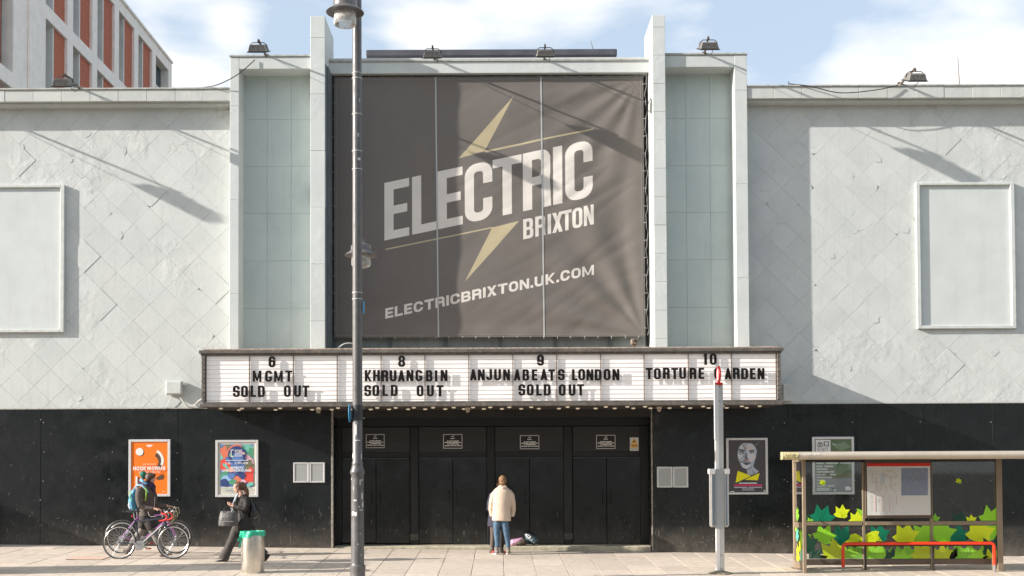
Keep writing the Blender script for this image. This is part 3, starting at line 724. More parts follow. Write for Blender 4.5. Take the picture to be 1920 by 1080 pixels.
# ================================================================== neighbouring brick block far left
bb = thing('office_block', 'modern red brick office block with pale concrete grid rising behind the left wing', 'building', (-18, 50, 0))
m_conc = mat('pale_concrete', (.86, .80, .74), .7, var=.08, vs_=2.5, stain=.12, stainc=(.4, .36, .32))
m_concg = mat('pale_concrete_reveal', (.72, .71, .68), .7, var=.08)
m_glz = mat('office_glass', (.012, .045, .055), .12, spec=.25)
m_mul = mat('window_bar', (.02, .025, .03), .4)
def brick_mat():
    m = bpy.data.materials.new('red_brick'); m.use_nodes = True; t = m.node_tree; b = t.nodes['Principled BSDF']; n = t.nodes.new; l = t.links.new
    geo = n('ShaderNodeNewGeometry'); sep = n('ShaderNodeSeparateXYZ'); l(geo.outputs['Position'], sep.inputs[0])
    cmb = n('ShaderNodeCombineXYZ'); l(sep.outputs['Y'], cmb.inputs[0]); l(sep.outputs['Z'], cmb.inputs[1])
    br = n('ShaderNodeTexBrick'); br.inputs['Scale'].default_value = 1; br.inputs['Brick Width'].default_value = .225; br.inputs['Row Height'].default_value = .075
    br.inputs['Mortar Size'].default_value = .007; br.inputs['Color1'].default_value = (.54, .14, .07, 1); br.inputs['Color2'].default_value = (.43, .105, .055, 1); br.inputs['Mortar'].default_value = (.42, .22, .15, 1)
    l(cmb.outputs[0], br.inputs['Vector']); l(br.outputs['Color'], b.inputs['Base Color']); b.inputs['Roughness'].default_value = .85
    bu = n('ShaderNodeBump'); bu.inputs['Distance'].default_value = .008; bu.invert = True; l(br.outputs['Fac'], bu.inputs['Height']); l(bu.outputs[0], b.inputs['Normal'])
    return m
m_brick = brick_mat()
XW = -16.8; PIT = 2.8; ST = 3.62
yend = 60.1; ztop = CAMZ + (885-110)/F*60.1
zl = [ztop-.55-ST*k for k in range(0, 5)]         # underside of each beam
MB().box(XW-9, XW-.6, 36.0, yend-.1, 0, ztop-.3).build('core', m_conc, bb)
segs = [(yend-PIT*i, .6) for i in range(7)]
for i, (y1, wd) in enumerate(segs):
    if i == 6: wd = 2.9
    MB().box(XW-.55, XW, y1-wd, y1, 0, ztop-.02).build('pier', m_conc, bb, bevel=.02)
    if i == 6: MB().box(XW+.002, XW+.12, y1-1.7, y1-.75, 0, ztop-.02).build('pier_rib', m_conc, bb, bevel=.02)
for k, z in enumerate(zl):
    MB().box(XW-.55, XW-.015, 36.2, yend-.02, z, z+.55).build('floor_beam', m_conc, bb, bevel=.015)
MB().box(XW-9.1, XW+.06, 36.0, yend+.04, ztop-.015, ztop+.12).build('roof_coping', m_conc, bb, bevel=.02)
bays_ = [(segs[i][0]-.6, segs[i+1][0]) for i in range(6)] + [(segs[6][0]-2.9, segs[6][0]-2.9-2.2)]
for i, (y1, y0) in enumerate(bays_):
    for k in range(1, 5):
        z0, z1 = zl[k]+.552, zl[k-1]-.002
        if i == 0:
            MB().box(XW-.45, XW-.4, y0+.01, y1-.01, z0, z1).build('window', m_glz, bb)
            MB().box(XW-.4, XW-.34, y0+.7, y0+.8, z0, z1).build('window_bar', m_concg, bb)
            MB().box(XW-.4, XW-.34, y0+.81, y1-.02, z0+1.9, z0+2.0).build('window_bar', m_concg, bb)
            continue
        if i == 6:
            MB().box(XW-.5, XW-.13, y0, y1-.75, z0, z1).build('brick_panel', m_brick, bb)
            MB().box(XW-.55, XW-.42, y1-.748, y1-.002, z0, z1).build('window', m_glz, bb)
            continue
        MB().box(XW-.5, XW-.13, y1-1.15, y1-.003, z0, z1).build('brick_panel', m_brick, bb)
        MB().box(XW-.56, XW-.11, y1-1.25, y1-1.153, z0, z1).build('window_reveal', m_concg, bb)
        MB().box(XW-.55, XW-.42, y0+.002, y1-1.252, z0, z1).build('window', m_glz, bb)
        MB().box(XW-.418, XW-.38, y1-1.33, y1-1.255, z0, z1).build('window_bar', m_mul, bb)

# ================================================================== across the road, behind the photographer: unseen trees, added to darken the boards' reflections
m_lf = mat('foliage', (.045, .075, .025), .8, var=.4, vs_=3); m_tk = mat('bark', (.09, .07, .05), .9, var=.3)
def tree(x, y, h, r, lab, seed):
    q = random.Random(seed); t = thing('unseen_tree', lab, 'tree', (x, y, -.5), group='unseen trees added across the road')
    b = MB(); b.tube([(x, y, -.6), (x+.1, y, h*.25), (x-.1, y+.1, h*.5), (x, y, h*.7)], [.35, .26, .2, .1], 10)
    for k in range(7):
        a = k*.9+q.random(); z = h*(.3+.05*k); b.tube([(x, y, z), (x+math.cos(a)*r*.35, y+math.sin(a)*r*.35, z+h*.12), (x+math.cos(a)*r*.75, y+math.sin(a)*r*.75, z+h*.2)], [.12, .07, .02], 6)
    b.build('trunk', m_tk, t, smooth=True)
    c = MB()
    for k in range(2600):
        u = Vector((q.gauss(0, 1), q.gauss(0, 1), q.gauss(0, 1))).normalized()*(q.random()**.4)
        p = Vector((x+u.x*r, y+u.y*r, h*.63+u.z*h*.38)); s = q.uniform(.22, .5)
        a = Vector((q.gauss(0,1), q.gauss(0,1), q.gauss(0,1))).normalized(); e = a.orthogonal().normalized()
        c.add([p-a*s, p+e*s*.6, p+a*s, p-e*s*.6], [(0,1,2,3)])
    c.build('crown', m_lf, t)['kind'] = 'stuff'
for i, (x, y, h, r) in enumerate(((-34,-12,13,7), (-21,-14,14,7.5), (-8,-12,13,7), (5,-14,15,7.5), (17,-12,13,7), (30,-13,14,7.5))):
    tree(x, y, h, r, 'tree number-less stand behind the photographer, added for dark reflections'.replace('number-less stand', ['at the far west', 'broad crowned', 'slender', 'tallest', 'round crowned', 'at the far east'][i]), i)
# ================================================================== MARQUEE SIGN
YM = YF - 1.6
mq = thing('marquee_sign', 'wide white lightbox canopy over the entrance listing shows in black letters', 'marquee', (0, YM, 3))
m_trim = mat('marquee_trim', (.13, .115, .1), .6, .3, var=.35, vs_=10, bump=.002, bs=30, stain=.5, stainc=(.3, .24, .18))
m_trimtop = mat('marquee_trim_top', (.42, .33, .26), .75, .1, var=.5, vs_=18, bump=.003, bs=30)
m_acr = mat('opal_acrylic', (.86, .83, .80), .35, emit=.085, var=.03, vs_=2, stain=.12, stainc=(.6, .55, .45))
m_rail = mat('letter_rail', (.28, .17, .12), .6, var=.3)
m_ltr = mat('black_letter', (.009, .007, .007), .75, var=.5, vs_=30, spec=.15)
m_div = mat('divider_brown', (.16, .12, .1), .6, var=.3)
xm0, xm1 = px(386, YM, 710), px(1456, YM, 710)
zm_t, zm_b = pz(667, YM, 400), pz(754, YM, 400)
ztt, zbb = pz(657, YM, 400), pz(764, YM, 400)
YPAN = YM + .048
dv = [386, 467.4, 549.8, 632, 714.3, 796.7, 879, 961.7, 1044, 1126.7, 1208, 1291, 1372, 1456]
for i in range(13):
    a, c = px(dv[i], YM, 710), px(dv[i+1], YM, 710)
    # acrylic sheets sag a little in their frames
    b = MB(); nx, nz = 12, 10; A = random.Random(i).uniform(-.003, .004); Bq = random.Random(i+50).uniform(.001, .0035)
    vs_ = []
    for j in range(nz+1):
        for k in range(nx+1):
            u, v = k/nx, j/nz
            y = YPAN + math.sin(math.pi*u)*math.sin(math.pi*v)*A + Bq*math.sin(u*5+i)*math.sin(v*7+i*2)*math.sin(math.pi*u)
            vs_.append((a+.004+(c-a-.008)*u, y, zm_b+.002+(zm_t-zm_b-.004)*v))
    b.add(vs_, [(j*(nx+1)+k, j*(nx+1)+k+1, (j+1)*(nx+1)+k+1, (j+1)*(nx+1)+k) for j in range(nz) for k in range(nx)])
    b.build('light_panel', m_acr, mq, smooth=True)
for i in range(1, 13):
    a = px(dv[i], YM, 710)
    MB().box(a-.009, a+.009, YM+.002, YPAN-.008, zm_b, zm_t).build('divider', m_div, mq)
for k in range(11):
    z = zm_b + .035 + k*(zm_t-zm_b-.05)/10
    MB().box(xm0, xm1, YM-.004, YM+.001, z-.003, z+.003).build('letter_rail', m_rail, mq)
MB().box(xm0-.11, xm1+.11, YM-.025, YF-.035, zm_t+.001, ztt-.012).build('top_trim', m_trim, mq, bevel=.012)
MB().box(xm0-.14, xm1+.14, YM-.055, YM-.03, ztt-.075, ztt).build('top_lip', m_trim, mq, bevel=.012)
MB().box(xm0-.05, xm1+.05, YM-.03, YF-.04, ztt+.001, ztt+.03).build('top_flashing', m_trimtop, mq, bevel=.006)
MB().box(xm0-.12, xm1+.12, YM-.08, YM+.04, zbb, zm_b-.045).build('bottom_lip', m_trim, mq, bevel=.01)
MB().box(xm0-.06, xm1+.06, YM-.03, YM+.1, zm_b-.044, zm_b-.001).build('bottom_trim', m_trim, mq, bevel=.006)
MB().box(xm0-.1, xm1+.1, YM+.045, YF-.035, zbb+.012, zbb+.04).build('soffit', mat('soffit_brown', (.05, .04, .034), .7, var=.3, vs_=3), mq)
MB().box(xm0, xm1, YPAN+.03, YPAN+.05, zm_b, zm_t).build('back_sheet', m_trim, mq)
for k in range(10):       # ribbed end caps
    z = zm_b + k*(zm_t-zm_b)/10
    MB().box(xm0-.085, xm0-.012, YM-.03, YF-.1, z+.005, z+(zm_t-zm_b)/10-.004).build('end_rib', m_trim, mq, bevel=.004)
    MB().box(xm1+.012, xm1+.085, YM-.03, YF-.1, z+.005, z+(zm_t-zm_b)/10-.004).build('end_rib', m_trim, mq, bevel=.004)
MB().box(xm0-.06, xm0-.02, YM-.0, YF-.12, zm_b, zm_t).build('end_cap', m_div, mq); MB().box(xm1+.02, xm1+.06, YM, YF-.12, zm_b, zm_t).build('end_cap', m_div, mq)
YLT = YM - .012
WL = .150
def mrow(items, ytop, ybot):
    for ch, x, w_ in items:
        z1, z0 = pz(ytop, YLT, x), pz(ybot, YLT, x)
        g = glyph(ch, w_, z1-z0, .056, .042)
        if not g: continue
        xx = px(x, YLT, 700); q = rt.uniform(-.012, .012); dz = rt.uniform(-.004, .004)
        b = MB(); letter_mesh(b, g, lambda u, v, t: (xx+u+q*v, t, z0+v+dz+q*.3*u), YLT-.008, YLT)
        b.build('letter', m_ltr, mq)
def row(s, xs, ytop, ybot, wdef=.145):
    wd = {'I': .046, '1': .075, 'L': .118, 'E': .118, 'J': .122, 'M': .182, 'B': .14, 'R': .145}
    mrow([(c, x, wd.get(c, wdef)) for c, x in zip(s, xs)], ytop, ybot)
row('6', [503.5], 668, 688.5)
row('MGMT', [473.9, 497, 514, 535], 695, 716)
row('SOLDOUT', [436.8, 452, 469.5, 483.7, 532.4, 551.3, 566.7], 723, 744.5)
row('8', [746.7], 667, 688)
row('KHRUANGBIN', [684, 699.4, 715, 730.6, 746, 762, 779, 798.5, 815.2, 826], 694, 715)
row('SOLDOUT', [683, 698, 716.6, 732.6, 781.2, 800.3, 818.3], 722, 743)
row('9', [1007], 665, 685.5)
row('ANJUNABEATSLONDON', [880.7, 896, 911.7, 926.3, 943.3, 963, 979.5, 997, 1013.3, 1028, 1045.9, 1072.3, 1084, 1099.5, 1115, 1131.7, 1148.3], 692.3, 713.3)
row('SOLDOUT', [971.8, 987.4, 1005.2, 1019.4, 1047.4, 1066, 1082], 720.5, 741.8)
row('10', [1319, 1331], 663, 684)
row('TORTUREGARDEN', [1210.7, 1226, 1242.8, 1258.4, 1273.4, 1292.8, 1309.5, 1339, 1358.4, 1374, 1389.5, 1406.2, 1420.2], 690, 711)
m_bulb = mat('lit_bulb', (1, .86, .66), .3, emit=.1)
bu = MB(); bu.lathe([(.004, -.03), (.035, -.024), (.046, -.010), (.042, 0), (.02, .01)], (0, 0, 0), 10)
bme = None
for r_, (yy, off) in enumerate(((YM+.35, 0), (YM+.95, .5))):
    k = 0; x = xm0 + .25 + off*.42
    while x < xm1-.1:
        if rt.random() < .93:
            if bme is None: o = bu.build('bulb', m_bulb, mq, smooth=True, local=True); bme = o
            else: o = bme.copy(); col.objects.link(o)
            o.location = (x+rt.uniform(-.03, .03), yy - YM, zbb+.008 - 3)
        x += .405
def dome(x, y, label):
    Y = YM + .55
    t = thing('security_camera', label, 'camera', (px(x, Y, y), Y, zbb+.01), group='dome cameras under the marquee')
    MB().lathe([(.05, 0), (.062, -.012), (.062, -.04), (.055, -.045)], (0,0,0), 14).build('housing', mat('cream_plastic', (.62, .55, .42), .5), t, smooth=True, local=True)
    MB().lathe([(.052, -.046), (.05, -.075), (.035, -.1), (.012, -.112)], (0,0,0), 14).build('lens_dome', mat('smoked_dome', (.35, .3, .22), .2), t, smooth=True, local=True)
dome(597, 769, 'small dome camera under the marquee, left of the street lamp post')
dome(877, 770, 'small cream dome camera under the marquee between the second and third listings')
dome(1236, 768, 'small dome camera under the marquee near its right end, above the right door jamb')

# ================================================================== BANNER
bn = thing('banner', 'huge dark vinyl banner with pale slanted lettering hung between the two fins', 'banner', (0, YBAN, 5))
YBN = YBAN - .06
xb0, xb1 = px(626.5, YBN, 400), px(1208, YBN, 400)
zb1, zb0 = pz(143.5, YBN, 915), pz(632, YBN, 915)
def bnoise(x, z): return mnoise.noise(Vector((x, z, 3.3)))
def bdisp(x, z):
    u = (x-xb0)/(xb1-xb0); v = (z-zb0)/(zb1-zb0)
    d = .010*bnoise(x*.5, z*.5) + .003*bnoise(x*2.2, z*1.6)
    # diagonal drag folds fanning from the top right and bottom right corners
    a = math.hypot(1-u, (1-v)*.82); ang = math.atan2((1-v)*.82, max(1e-4, 1-u))
    d += .026*math.sin(ang*19+1.2*bnoise(x, z))*math.exp(-a*2.6)*min(1, a*4)
    a2 = math.hypot(1-u, v*.82); ang2 = math.atan2(v*.82, max(1e-4, 1-u))
    d += .042*math.sin(ang2*15+.6)*math.exp(-a2*2.0)*min(1, a2*5)
    s = (x*.62 - z*.78)
    d += .009*math.sin(s*6.5+1.5*bnoise(x*.7, z*.7))*max(0, u-.35)*1.3*max(.25, 1-v)
    a3 = math.hypot(u, v*.82); ang3 = math.atan2(v, max(1e-4, u)); d += .016*math.sin(ang3*12)*math.exp(-a3*5)*min(1, a3*6)
    w2 = (x*.55 - z*.83); rr_ = mnoise.noise(Vector((w2*3.2, (x*.83+z*.55)*.5, 9)))
    d += .011*(1-abs(rr_)*2.2)*max(.15, u)*max(.3, 1-abs(v-.45))
    s1 = (u-.335)*7; d -= .006*math.exp(-s1*s1*30); s2 = (u-.67)*7; d -= .006*math.exp(-s2*s2*30)
    e = min(u, 1-u, v*1.2, (1-v)*1.2)
    return d*min(1, e*14+.15) + .004*math.sin(z*12.5)*math.exp(-(1-u)*40) + .012*math.sin(x*8.1)*math.exp(-v*30)*.5
def q6(x3, y3): return (px(600+x3/3, YBN, 120+y3/3), pz(120+y3/3, YBN, 600+x3/3))
def vert(ch, x0, x1, yb0, slope_, ht, t):
    """banner letter: x0..x1 and baseline in zoom pixels, verticals upright, rest sheared"""
    X0 = q6(x0, yb0)[0]; X1 = q6(x1, yb0)[0]; Z0 = q6(x0, yb0)[1]; H = ht/3/F*YBN; T = t/3/F*YBN
    w_ = X1-X0
    return [(2 if s > 0 else -2, [(X0+u, Z0+v+slope_*u) for u, v in p]) for s, p in glyph(ch, w_, H, T, T*.92)]
SL = .208
def base(x): return 992 - (x-367)*.2105
ops = []
def quad6(pts, code): ops.append((code, [q6(*p) for p in pts]))
quad6([(1090,180),(925,489),(778,532)], 3)
quad6([(925,487),(1535,360),(1540,368),(932,497)], 3)
quad6([(367,1039),(968,916),(985,920),(368,1047)], 3)
quad6([(1120,883),(968,921),(814,1226)], 3)
for ch, a, c in (('E',362,502),('L',518,655),('E',662,803),('C',815,970),('T',972,1135),('R',1142,1300),('I',1312,1364),('C',1380,1535)):
    ops += vert(ch, a, c, base(a), SL, 328, 52)
for ch, a, c in (('B',1143,1200),('R',1211,1268),('I',1281,1300),('X',1307,1366),('T',1362,1416),('O',1420,1476),('N',1484,1540)):
    ops += vert(ch, a, c, 988-(a-1143)*.218, SL, 114, 19)
xs = 367
def url(x3a, x3b, yb, ht):
    s = 'ELECTRICBRIXTON.UK.COM'; X0 = q6(x3a, yb)[0]; X1 = q6(x3b, yb)[0]; Z0 = q6(x3a, yb)[1]; H = ht/3/F*YBN
    o, tw = text_ops(s, X0, Z0, H, .86, .24, .13, 2, X1-X0)
    return shear(o, X0, .208)
ops += url(367, 1543, 1433, 58)
NXb, NZb = 118, 100
extra = [(xb0+(xb1-xb0)*i/NXb, zb0+(zb1-zb0)*j/NZb) for i in range(1, NXb) for j in range(1, NZb)]
hem = .05
def densify(p, step=.05):
    out = []
    for i in range(len(p)):
        a, c = p[i], p[(i+1) % len(p)]; n = max(1, int(math.ceil(math.hypot(c[0]-a[0], c[1]-a[1])/step)))
        out += [(a[0]+(c[0]-a[0])*k/n, a[1]+(c[1]-a[1])*k/n) for k in range(n)]
    return out
bops = [(c, densify(p)) for c, p in [(1, rect(xb0, zb0, xb1, zb1))] + ops]
ov, tris = solve2d(bops, extra, 1e-5)
bb_ = MB()
vs_ = [(p[0], YBN + bdisp(p[0], p[1]), p[1]) for p in ov]
m_bd = mat('banner_vinyl', (.15, .132, .117), .62, spec=.5, var=.06, vs_=1.2, bump=.0006, bs=300)
m_bl = mat('banner_lettering', (.68, .63, .57), .6, var=.05)
m_bg_ = mat('banner_gold', (.45, .38, .24), .6, var=.05)
fs = []; mi = []
for f, c in tris:
    if c == 0: continue
    fs.append(f); mi.append({2: 1, 3: 2}.get(c, 0))
bb_.v = vs_; bb_.f = fs; bb_.mi = mi
bo = bb_.build('vinyl_sheet', [m_bd, m_bl, m_bg_], bn, smooth=True, ang=80)
def bnorm(x, z):
    e = .02; gx = (bdisp(x+e, z)-bdisp(x-e, z))/(2*e); gzz = (bdisp(x, z+e)-bdisp(x, z-e))/(2*e)
    return Vector((gx, -1, gzz)).normalized()
me_ = bo.data; vn = [bnorm(v.co.x, v.co.z) for v in me_.vertices]
if me_.polygons[0].normal.y > 0: me_.flip_normals()
me_.normals_split_custom_set_from_vertices(vn)
m_seam = mat('banner_seam', (.42, .43, .42), .6)
for xp, xq in ((817.5, 821.5), (1015.5, 1019)):
    b = MB(); vs_ = []; n = 120
    for j in range(n+1):
        z = zb1 + (zb0-zb1)*j/n; x = px(xp+(xq-xp)*j/n, YBN, 400)
        vs_ += [(x-.016, YBN+bdisp(x-.016, z)-.006, z), (x+.016, YBN+bdisp(x+.016, z)-.006, z)]
    b.add(vs_, [(2*j, 2*j+1, 2*j+3, 2*j+2) for j in range(n)]); b.build('seam_tape', m_seam, bn)
b = MB(); q = random.Random(2)
hemw = .022
m_hem = mat('hem_grey', (.23, .21, .2), .6)
for (xa, za, xb, zb) in ((xb0+.05, zb1-.06, xb1-.05, zb1-.06), (xb0+.05, zb0+.05, xb1-.03, zb0+.05), (xb0+.05, zb0+.05, xb0+.05, zb1-.06), (xb1-.06, zb0+.05, xb1-.06, zb1-.06)):
    n = 90; vs_ = []
    dx, dz = (0, .006) if abs(xb-xa) > abs(zb-za) else (.006, 0)
    for j in range(n+1):
        x, z = xa+(xb-xa)*j/n, za+(zb-za)*j/n; y = YBN+bdisp(x, z)-.005
        vs_ += [(x-dx, y, z-dz), (x+dx, y, z+dz)]
    MB().add(vs_, [(2*j, 2*j+1, 2*j+3, 2*j+2) for j in range(n)]).build('hem_stitch', m_hem, bn)
cord = MB()
def lace(xa, za, xb, zb, ox, oz, n):
    for k in range(n):
        t = (k+.5)/n; x, z = xa+(xb-xa)*t, za+(zb-za)*t
        cord.tube([(x, YBN-.012, z), (x+ox+q.uniform(-.02, .02), YBN-.005, z+oz+q.uniform(-.02, .02))], .005, 5)
lace(xb0+.02, zb0, xb0+.02, zb1, -.06, .02, 15); lace(xb1-.02, zb0, xb1-.02, zb1, .07, .0, 15)
lace(xb0, zb1-.02, xb1, zb1-.02, .0, .07, 22); lace(xb0+.3, zb0+.02, xb1, zb0+.02, .0, -.05, 22)
cord.build('lacing', mat('cord_white', (.5, .5, .48), .7), bn)
# wire and loose cord down the right jamb
cb = MB(); pts = []
for k in range(60):
    z = zb1 - (zb1-zb0)*k/59; pts.append((px(1213, YF, 400)+.02*math.sin(k*.9)+.012*math.sin(k*2.3), YF+.02, z))
cb.tube(pts, .011, 5)
tag(cb.build('jamb_cable', mat('cable_black', (.03, .03, .03), .5), None), 'black cable snaking down the right fin beside the banner', 'cable')

# ================================================================== FLOODLIGHTS on outriggers
m_fl = mat('floodlight_body', (.17, .16, .145), .6, .2, var=.3, vs_=20)
m_fb = mat('floodlight_bracket', (.035, .032, .03), .6, .3, var=.3)
m_arm = mat('arm_steel', (.16, .12, .095), .7, .3, var=.4, vs_=15)
def floodlight():
    t = thing('floodlight', 'x', 'floodlight', (0,0,0), group='floodlights on arms along the roof edge')
    b = MB()
    w1, w2 = .215, .17
    # housing: a tapering tray, open side down and towards the wall
    prof = [(-.235, 0), (.235, 0), (.19, .125), (-.19, .125)]
    b.add([(-.215,-.24,0),(.215,-.24,0),(.215,.24,0),(-.215,.24,0),(-.175,-.17,.135),(.175,-.17,.135),(.175,.17,.135),(-.175,.17,.135)],
          [(0,3,2,1),(4,5,6,7),(0,1,5,4),(1,2,6,5),(2,3,7,6),(3,0,4,7)])
    b.build('housing', m_fl, t, bevel=.008, local=True)
    r_ = MB()
    for k in range(13):
        x = -.165 + .33*k/12
        r_.add([(x*1.2-.004,-.245,.006),(x*1.2+.004,-.245,.006),(x*1.2+.004,-.21,.006),(x*1.2-.004,-.21,.006),(x-.004,-.187,.145),(x+.004,-.187,.145),(x+.004,.17,.145),(x-.004,.17,.145)],
               [(0,3,2,1),(4,5,6,7),(0,1,5,4),(1,2,6,5),(2,3,7,6),(3,0,4,7)])
    r_.build('cooling_fin', m_fl, t, local=True)['kind'] = 'stuff'
    g = MB(); g.box(-.235, .235, -.262, .262, -.022, -.001); g.build('rim', m_fb, t, bevel=.004, local=True)
    MB().box(-.2, .2, -.225, .225, -.03, -.0225).build('lens', mat('floodlight_lens', (.25, .26, .27), .1), t, local=True)
    yk = MB(); yk.tube([(-.2,.02,.03), (-.2,.02,.14), (-.13,.02,.19), (.13,.02,.19), (.2,.02,.14), (.2,.02,.03)], .011, 6)
    yk.tube([(0,.02,.18), (0,.02,.245)], .02, 8); yk.build('yoke', m_fb, t, smooth=True, local=True)
    return t
FL = []
fl0 = None
defs = [(-174, 157, -125, 168, 'floodlight on the roof edge beyond the left of the frame'),
        (121, 154, 152, 166, 'leftmost ribbed floodlight on the left wing coping in front of the brick office block'),
        (485, 90, 500, 105, 'ribbed floodlight on the raised beam left of the left fin'),
        (811, 101, 815, 112, 'ribbed floodlight over the banner, nearest the street lamp'),
        (1022, 99, 1020, 112, 'ribbed floodlight over the banner under its thin rooftop aerial'),
        (1328, 85, 1320, 101, 'ribbed floodlight on the raised beam right of the right fin'),
        (1715, 144, 1686, 158, 'rightmost ribbed floodlight on the right wing coping')]
for k, (hx, hy, ax_, ay_, lab) in enumerate(defs):
    if fl0 is None: fl0 = floodlight(); t = fl0
    else: t = copy_tree(fl0)
    t['label'] = lab
    Yh = YF - {3: .79, 4: .79, 2: 1.17}.get(k, 1.38)
    cx, cz = px(hx, Yh, hy), pz(hy+6, Yh, hx)
    t.location = (cx, Yh, cz); t.rotation_euler = (R(22), 0, 0); t.scale = (.9, .9, .9)
    Yb = {2: YB, 5: YB, 3: YL, 4: YL}.get(k, YF-.35) + .12
    a = W(ax_, ay_+1, Yb)
    b = MB(); b.bar((a.x, Yb, a.z-.02), (cx+ (a.x-cx)*.0, Yh-.02, cz+.24), .035, .035)
    b.bar((a.x, Yb, a.z-.05), (a.x, Yb, a.z+.05), .08, .08)
    ar = b.build('support_arm', m_arm, t); ar.matrix_parent_inverse = (Matrix.Translation(t.location) @ t.rotation_euler.to_matrix().to_4x4() @ Matrix.Diagonal((.9,.9,.9,1))).inverted()
    c = MB(); c.tube([(cx+.1, Yh+.05, cz+.0), (cx+.11, Yh+.14, cz-.03), (cx+.08+(a.x-cx)*.3, Yh+(Yb-Yh)*.35, cz+.0), (cx+.04+(a.x-cx)*.7, Yh+(Yb-Yh)*.7, cz+(a.z-cz)*.55), (a.x+.03, Yb-.1, a.z)], .007, 5)
    cc = c.build('lead', m_fb, t, smooth=True); cc.matrix_parent_inverse = ar.matrix_parent_inverse.copy()
def cable(pts, r, label, m=None, sag=None):
    P_ = [W(x, y, Y) for x, y, Y in pts]; out = []
    n = len(P_)
    for i in range(n-1):
        p0, p1, p2, p3 = P_[max(i-1, 0)], P_[i], P_[i+1], P_[min(i+2, n-1)]
        for k in range(8):
            t = k/8; out.append(.5*((2*p1)+(p2-p0)*t+(2*p0-5*p1+4*p2-p3)*t*t+(3*p1-p0-3*p2+p3)*t**3))
    out.append(P_[-1])
    return tag(MB().tube(out, r, 6).build('cable', m or MATS['cable_black'], smooth=True), label, 'cable')
cable([(478, 112, YB-.03), (452, 135, YB-.1), (428, 150, YF-.5), (400, 161, YF-.42), (366, 165, YF-.2)], .011, 'thin cable drooping from the left raised beam to the left wing roof')
cable([(1478, 157, YF-.3), (1520, 162, YF-.42), (1575, 174, YF-.45), (1640, 169, YF-.45), (1684, 160, YF-.4)], .011, 'thin cable sagging along the right wing coping to the last floodlight')
def rod(x0, y0, x1, y1, Y, label):
    a, b = W(x0, y0, Y), W(x1, y1, Y)
    tag(MB().tube([a, b], [.012, .006], 6).build('aerial', m_arm), label, 'aerial')
rod(1799, 160, 1796, 107, YF+1.5, 'thin upright aerial on the right wing roof')
rod(1112, 93, 1108, 77, YF+5, 'short tilted aerial on the dark flat roof above the banner')
rod(1479, 158, 1479, 152, YF-.1, 'tiny stub vent on the right wing coping')

# blank poster frames high on the wings
m_frm = mat('frame_paint', (.55, .57, .54), .6, var=.12, vs_=6, bump=.0015, bs=30, stain=.25, stainc=(.3, .28, .24))
def bigframe(x0, x1, y0, y1, wl, lab, ym):
    t = thing('sign_frame', lab, 'frame', (px((x0+x1)/2, YF), YF, pz(y1, YF, ym)), group='blank sign frames on the wings')
    Yf = YF - .082
    X0, X1, Z1, Z0 = px(x0, Yf, 480), px(x1, Yf, 480), pz(y0, Yf, ym), pz(y1, Yf, ym); k = wl/(F/Yf)
    MB().box(X0, X0+k, Yf, YF-.006, Z0, Z1).build('frame_bar', m_frm, t, bevel=.008)
    MB().box(X1-k, X1, Yf, YF-.006, Z0, Z1).build('frame_bar', m_frm, t, bevel=.008)
    MB().box(X0+k+.002, X1-k-.002, Yf, YF-.006, Z1-k*.7, Z1).build('frame_bar', m_frm, t, bevel=.008)
    MB().box(X0+k+.002, X1-k-.002, Yf, YF-.006, Z0, Z0+k*.8).build('frame_bar', m_frm, t, bevel=.008)
    MB().box(X0+k+.001, X1-k-.001, YF-.022, YF-.008, Z0+k*.8, Z1-k*.7).build('blank_panel', mat('blank_board', (.55, .58, .56), .7, var=.06, vs_=2, stain=.25, stainc=(.4, .38, .33)), t)
bigframe(-75, 120, 346, 623, 7.5, 'blank pale panel in a raised frame on the left wing, cut by the picture edge', 60)
bigframe(1719, 1904, 341.5, 616, 7.5, 'blank pale panel in a raised frame on the right wing', 1810)
# small boxes
jb = thing('junction_box', 'small grey junction box at the foot of the left wing wall beside the marquee', 'box', W(326, 742, YF))
Yj = YF - .14
MB().box(px(311, Yj), px(341.5, Yj), Yj, YF-.02, pz(740, Yj, 326), pz(714, Yj, 326)).build('housing', m_frm, jb, bevel=.012)
MB().box(px(313, Yj), px(339.5, Yj), Yj-.012, Yj-.001, pz(738, Yj, 326), pz(716, Yj, 326)).build('lid', m_frm, jb, bevel=.006)
MB().lathe([(.02, 0), (.03, .01), (.03, .05), (.018, .06), (.018, .1)], (px(341.5, Yj), Yj+.06, pz(721, Yj, 326)), 10, 'x').build('cable_gland', m_frm, jb, smooth=True)
cable([(322, 741, YF-.06), (318, 752, YF-.05), (310, 765, YF-.04)], .007, 'thin grey cable from the junction box down to the board top', m_frm)
cable([(335, 741, YF-.06), (345, 755, YF-.1), (358, 764, YF-.05), (372, 752, YF-.1), (383, 745, YF-.2)], .013, 'thick pale cable looping from the junction box to the marquee end', mat('cable_pale', (.6, .58, .52), .6))
MB_ = MB(); tag(MB_.box(px(1466, YF-.1), px(1483, YF-.1), YF-.12, YF-.02, pz(751, YF-.1, 1475), pz(720, YF-.1, 1475)).build('meter_box', m_frm, bevel=.01), 'plain pale box on the wall at the right end of the marquee', 'box')
cc = thing('cctv_camera', 'small camera on a bracket on top of the marquee by the right fin', 'camera', W(1188, 650, YM+.5))
Yc = YM + .9
a = W(1189, 642, Yc)
MB().box(a.x-.07, a.x+.07, Yc-.12, Yc+.1, a.z-.05, a.z+.07).build('camera_body', mat('camera_brown', (.2, .15, .11), .5), cc, bevel=.012)
MB().lathe([(.03, 0), (.035, -.03)], (a.x+.01, Yc-.121, a.z+.02), 12, 'y').build('lens', MATS['cable_black'], cc)
MB().box(a.x-.03, a.x+.03, Yc-.02, Yc+.05, ztt+.03, a.z-.051).build('bracket', m_arm, cc)
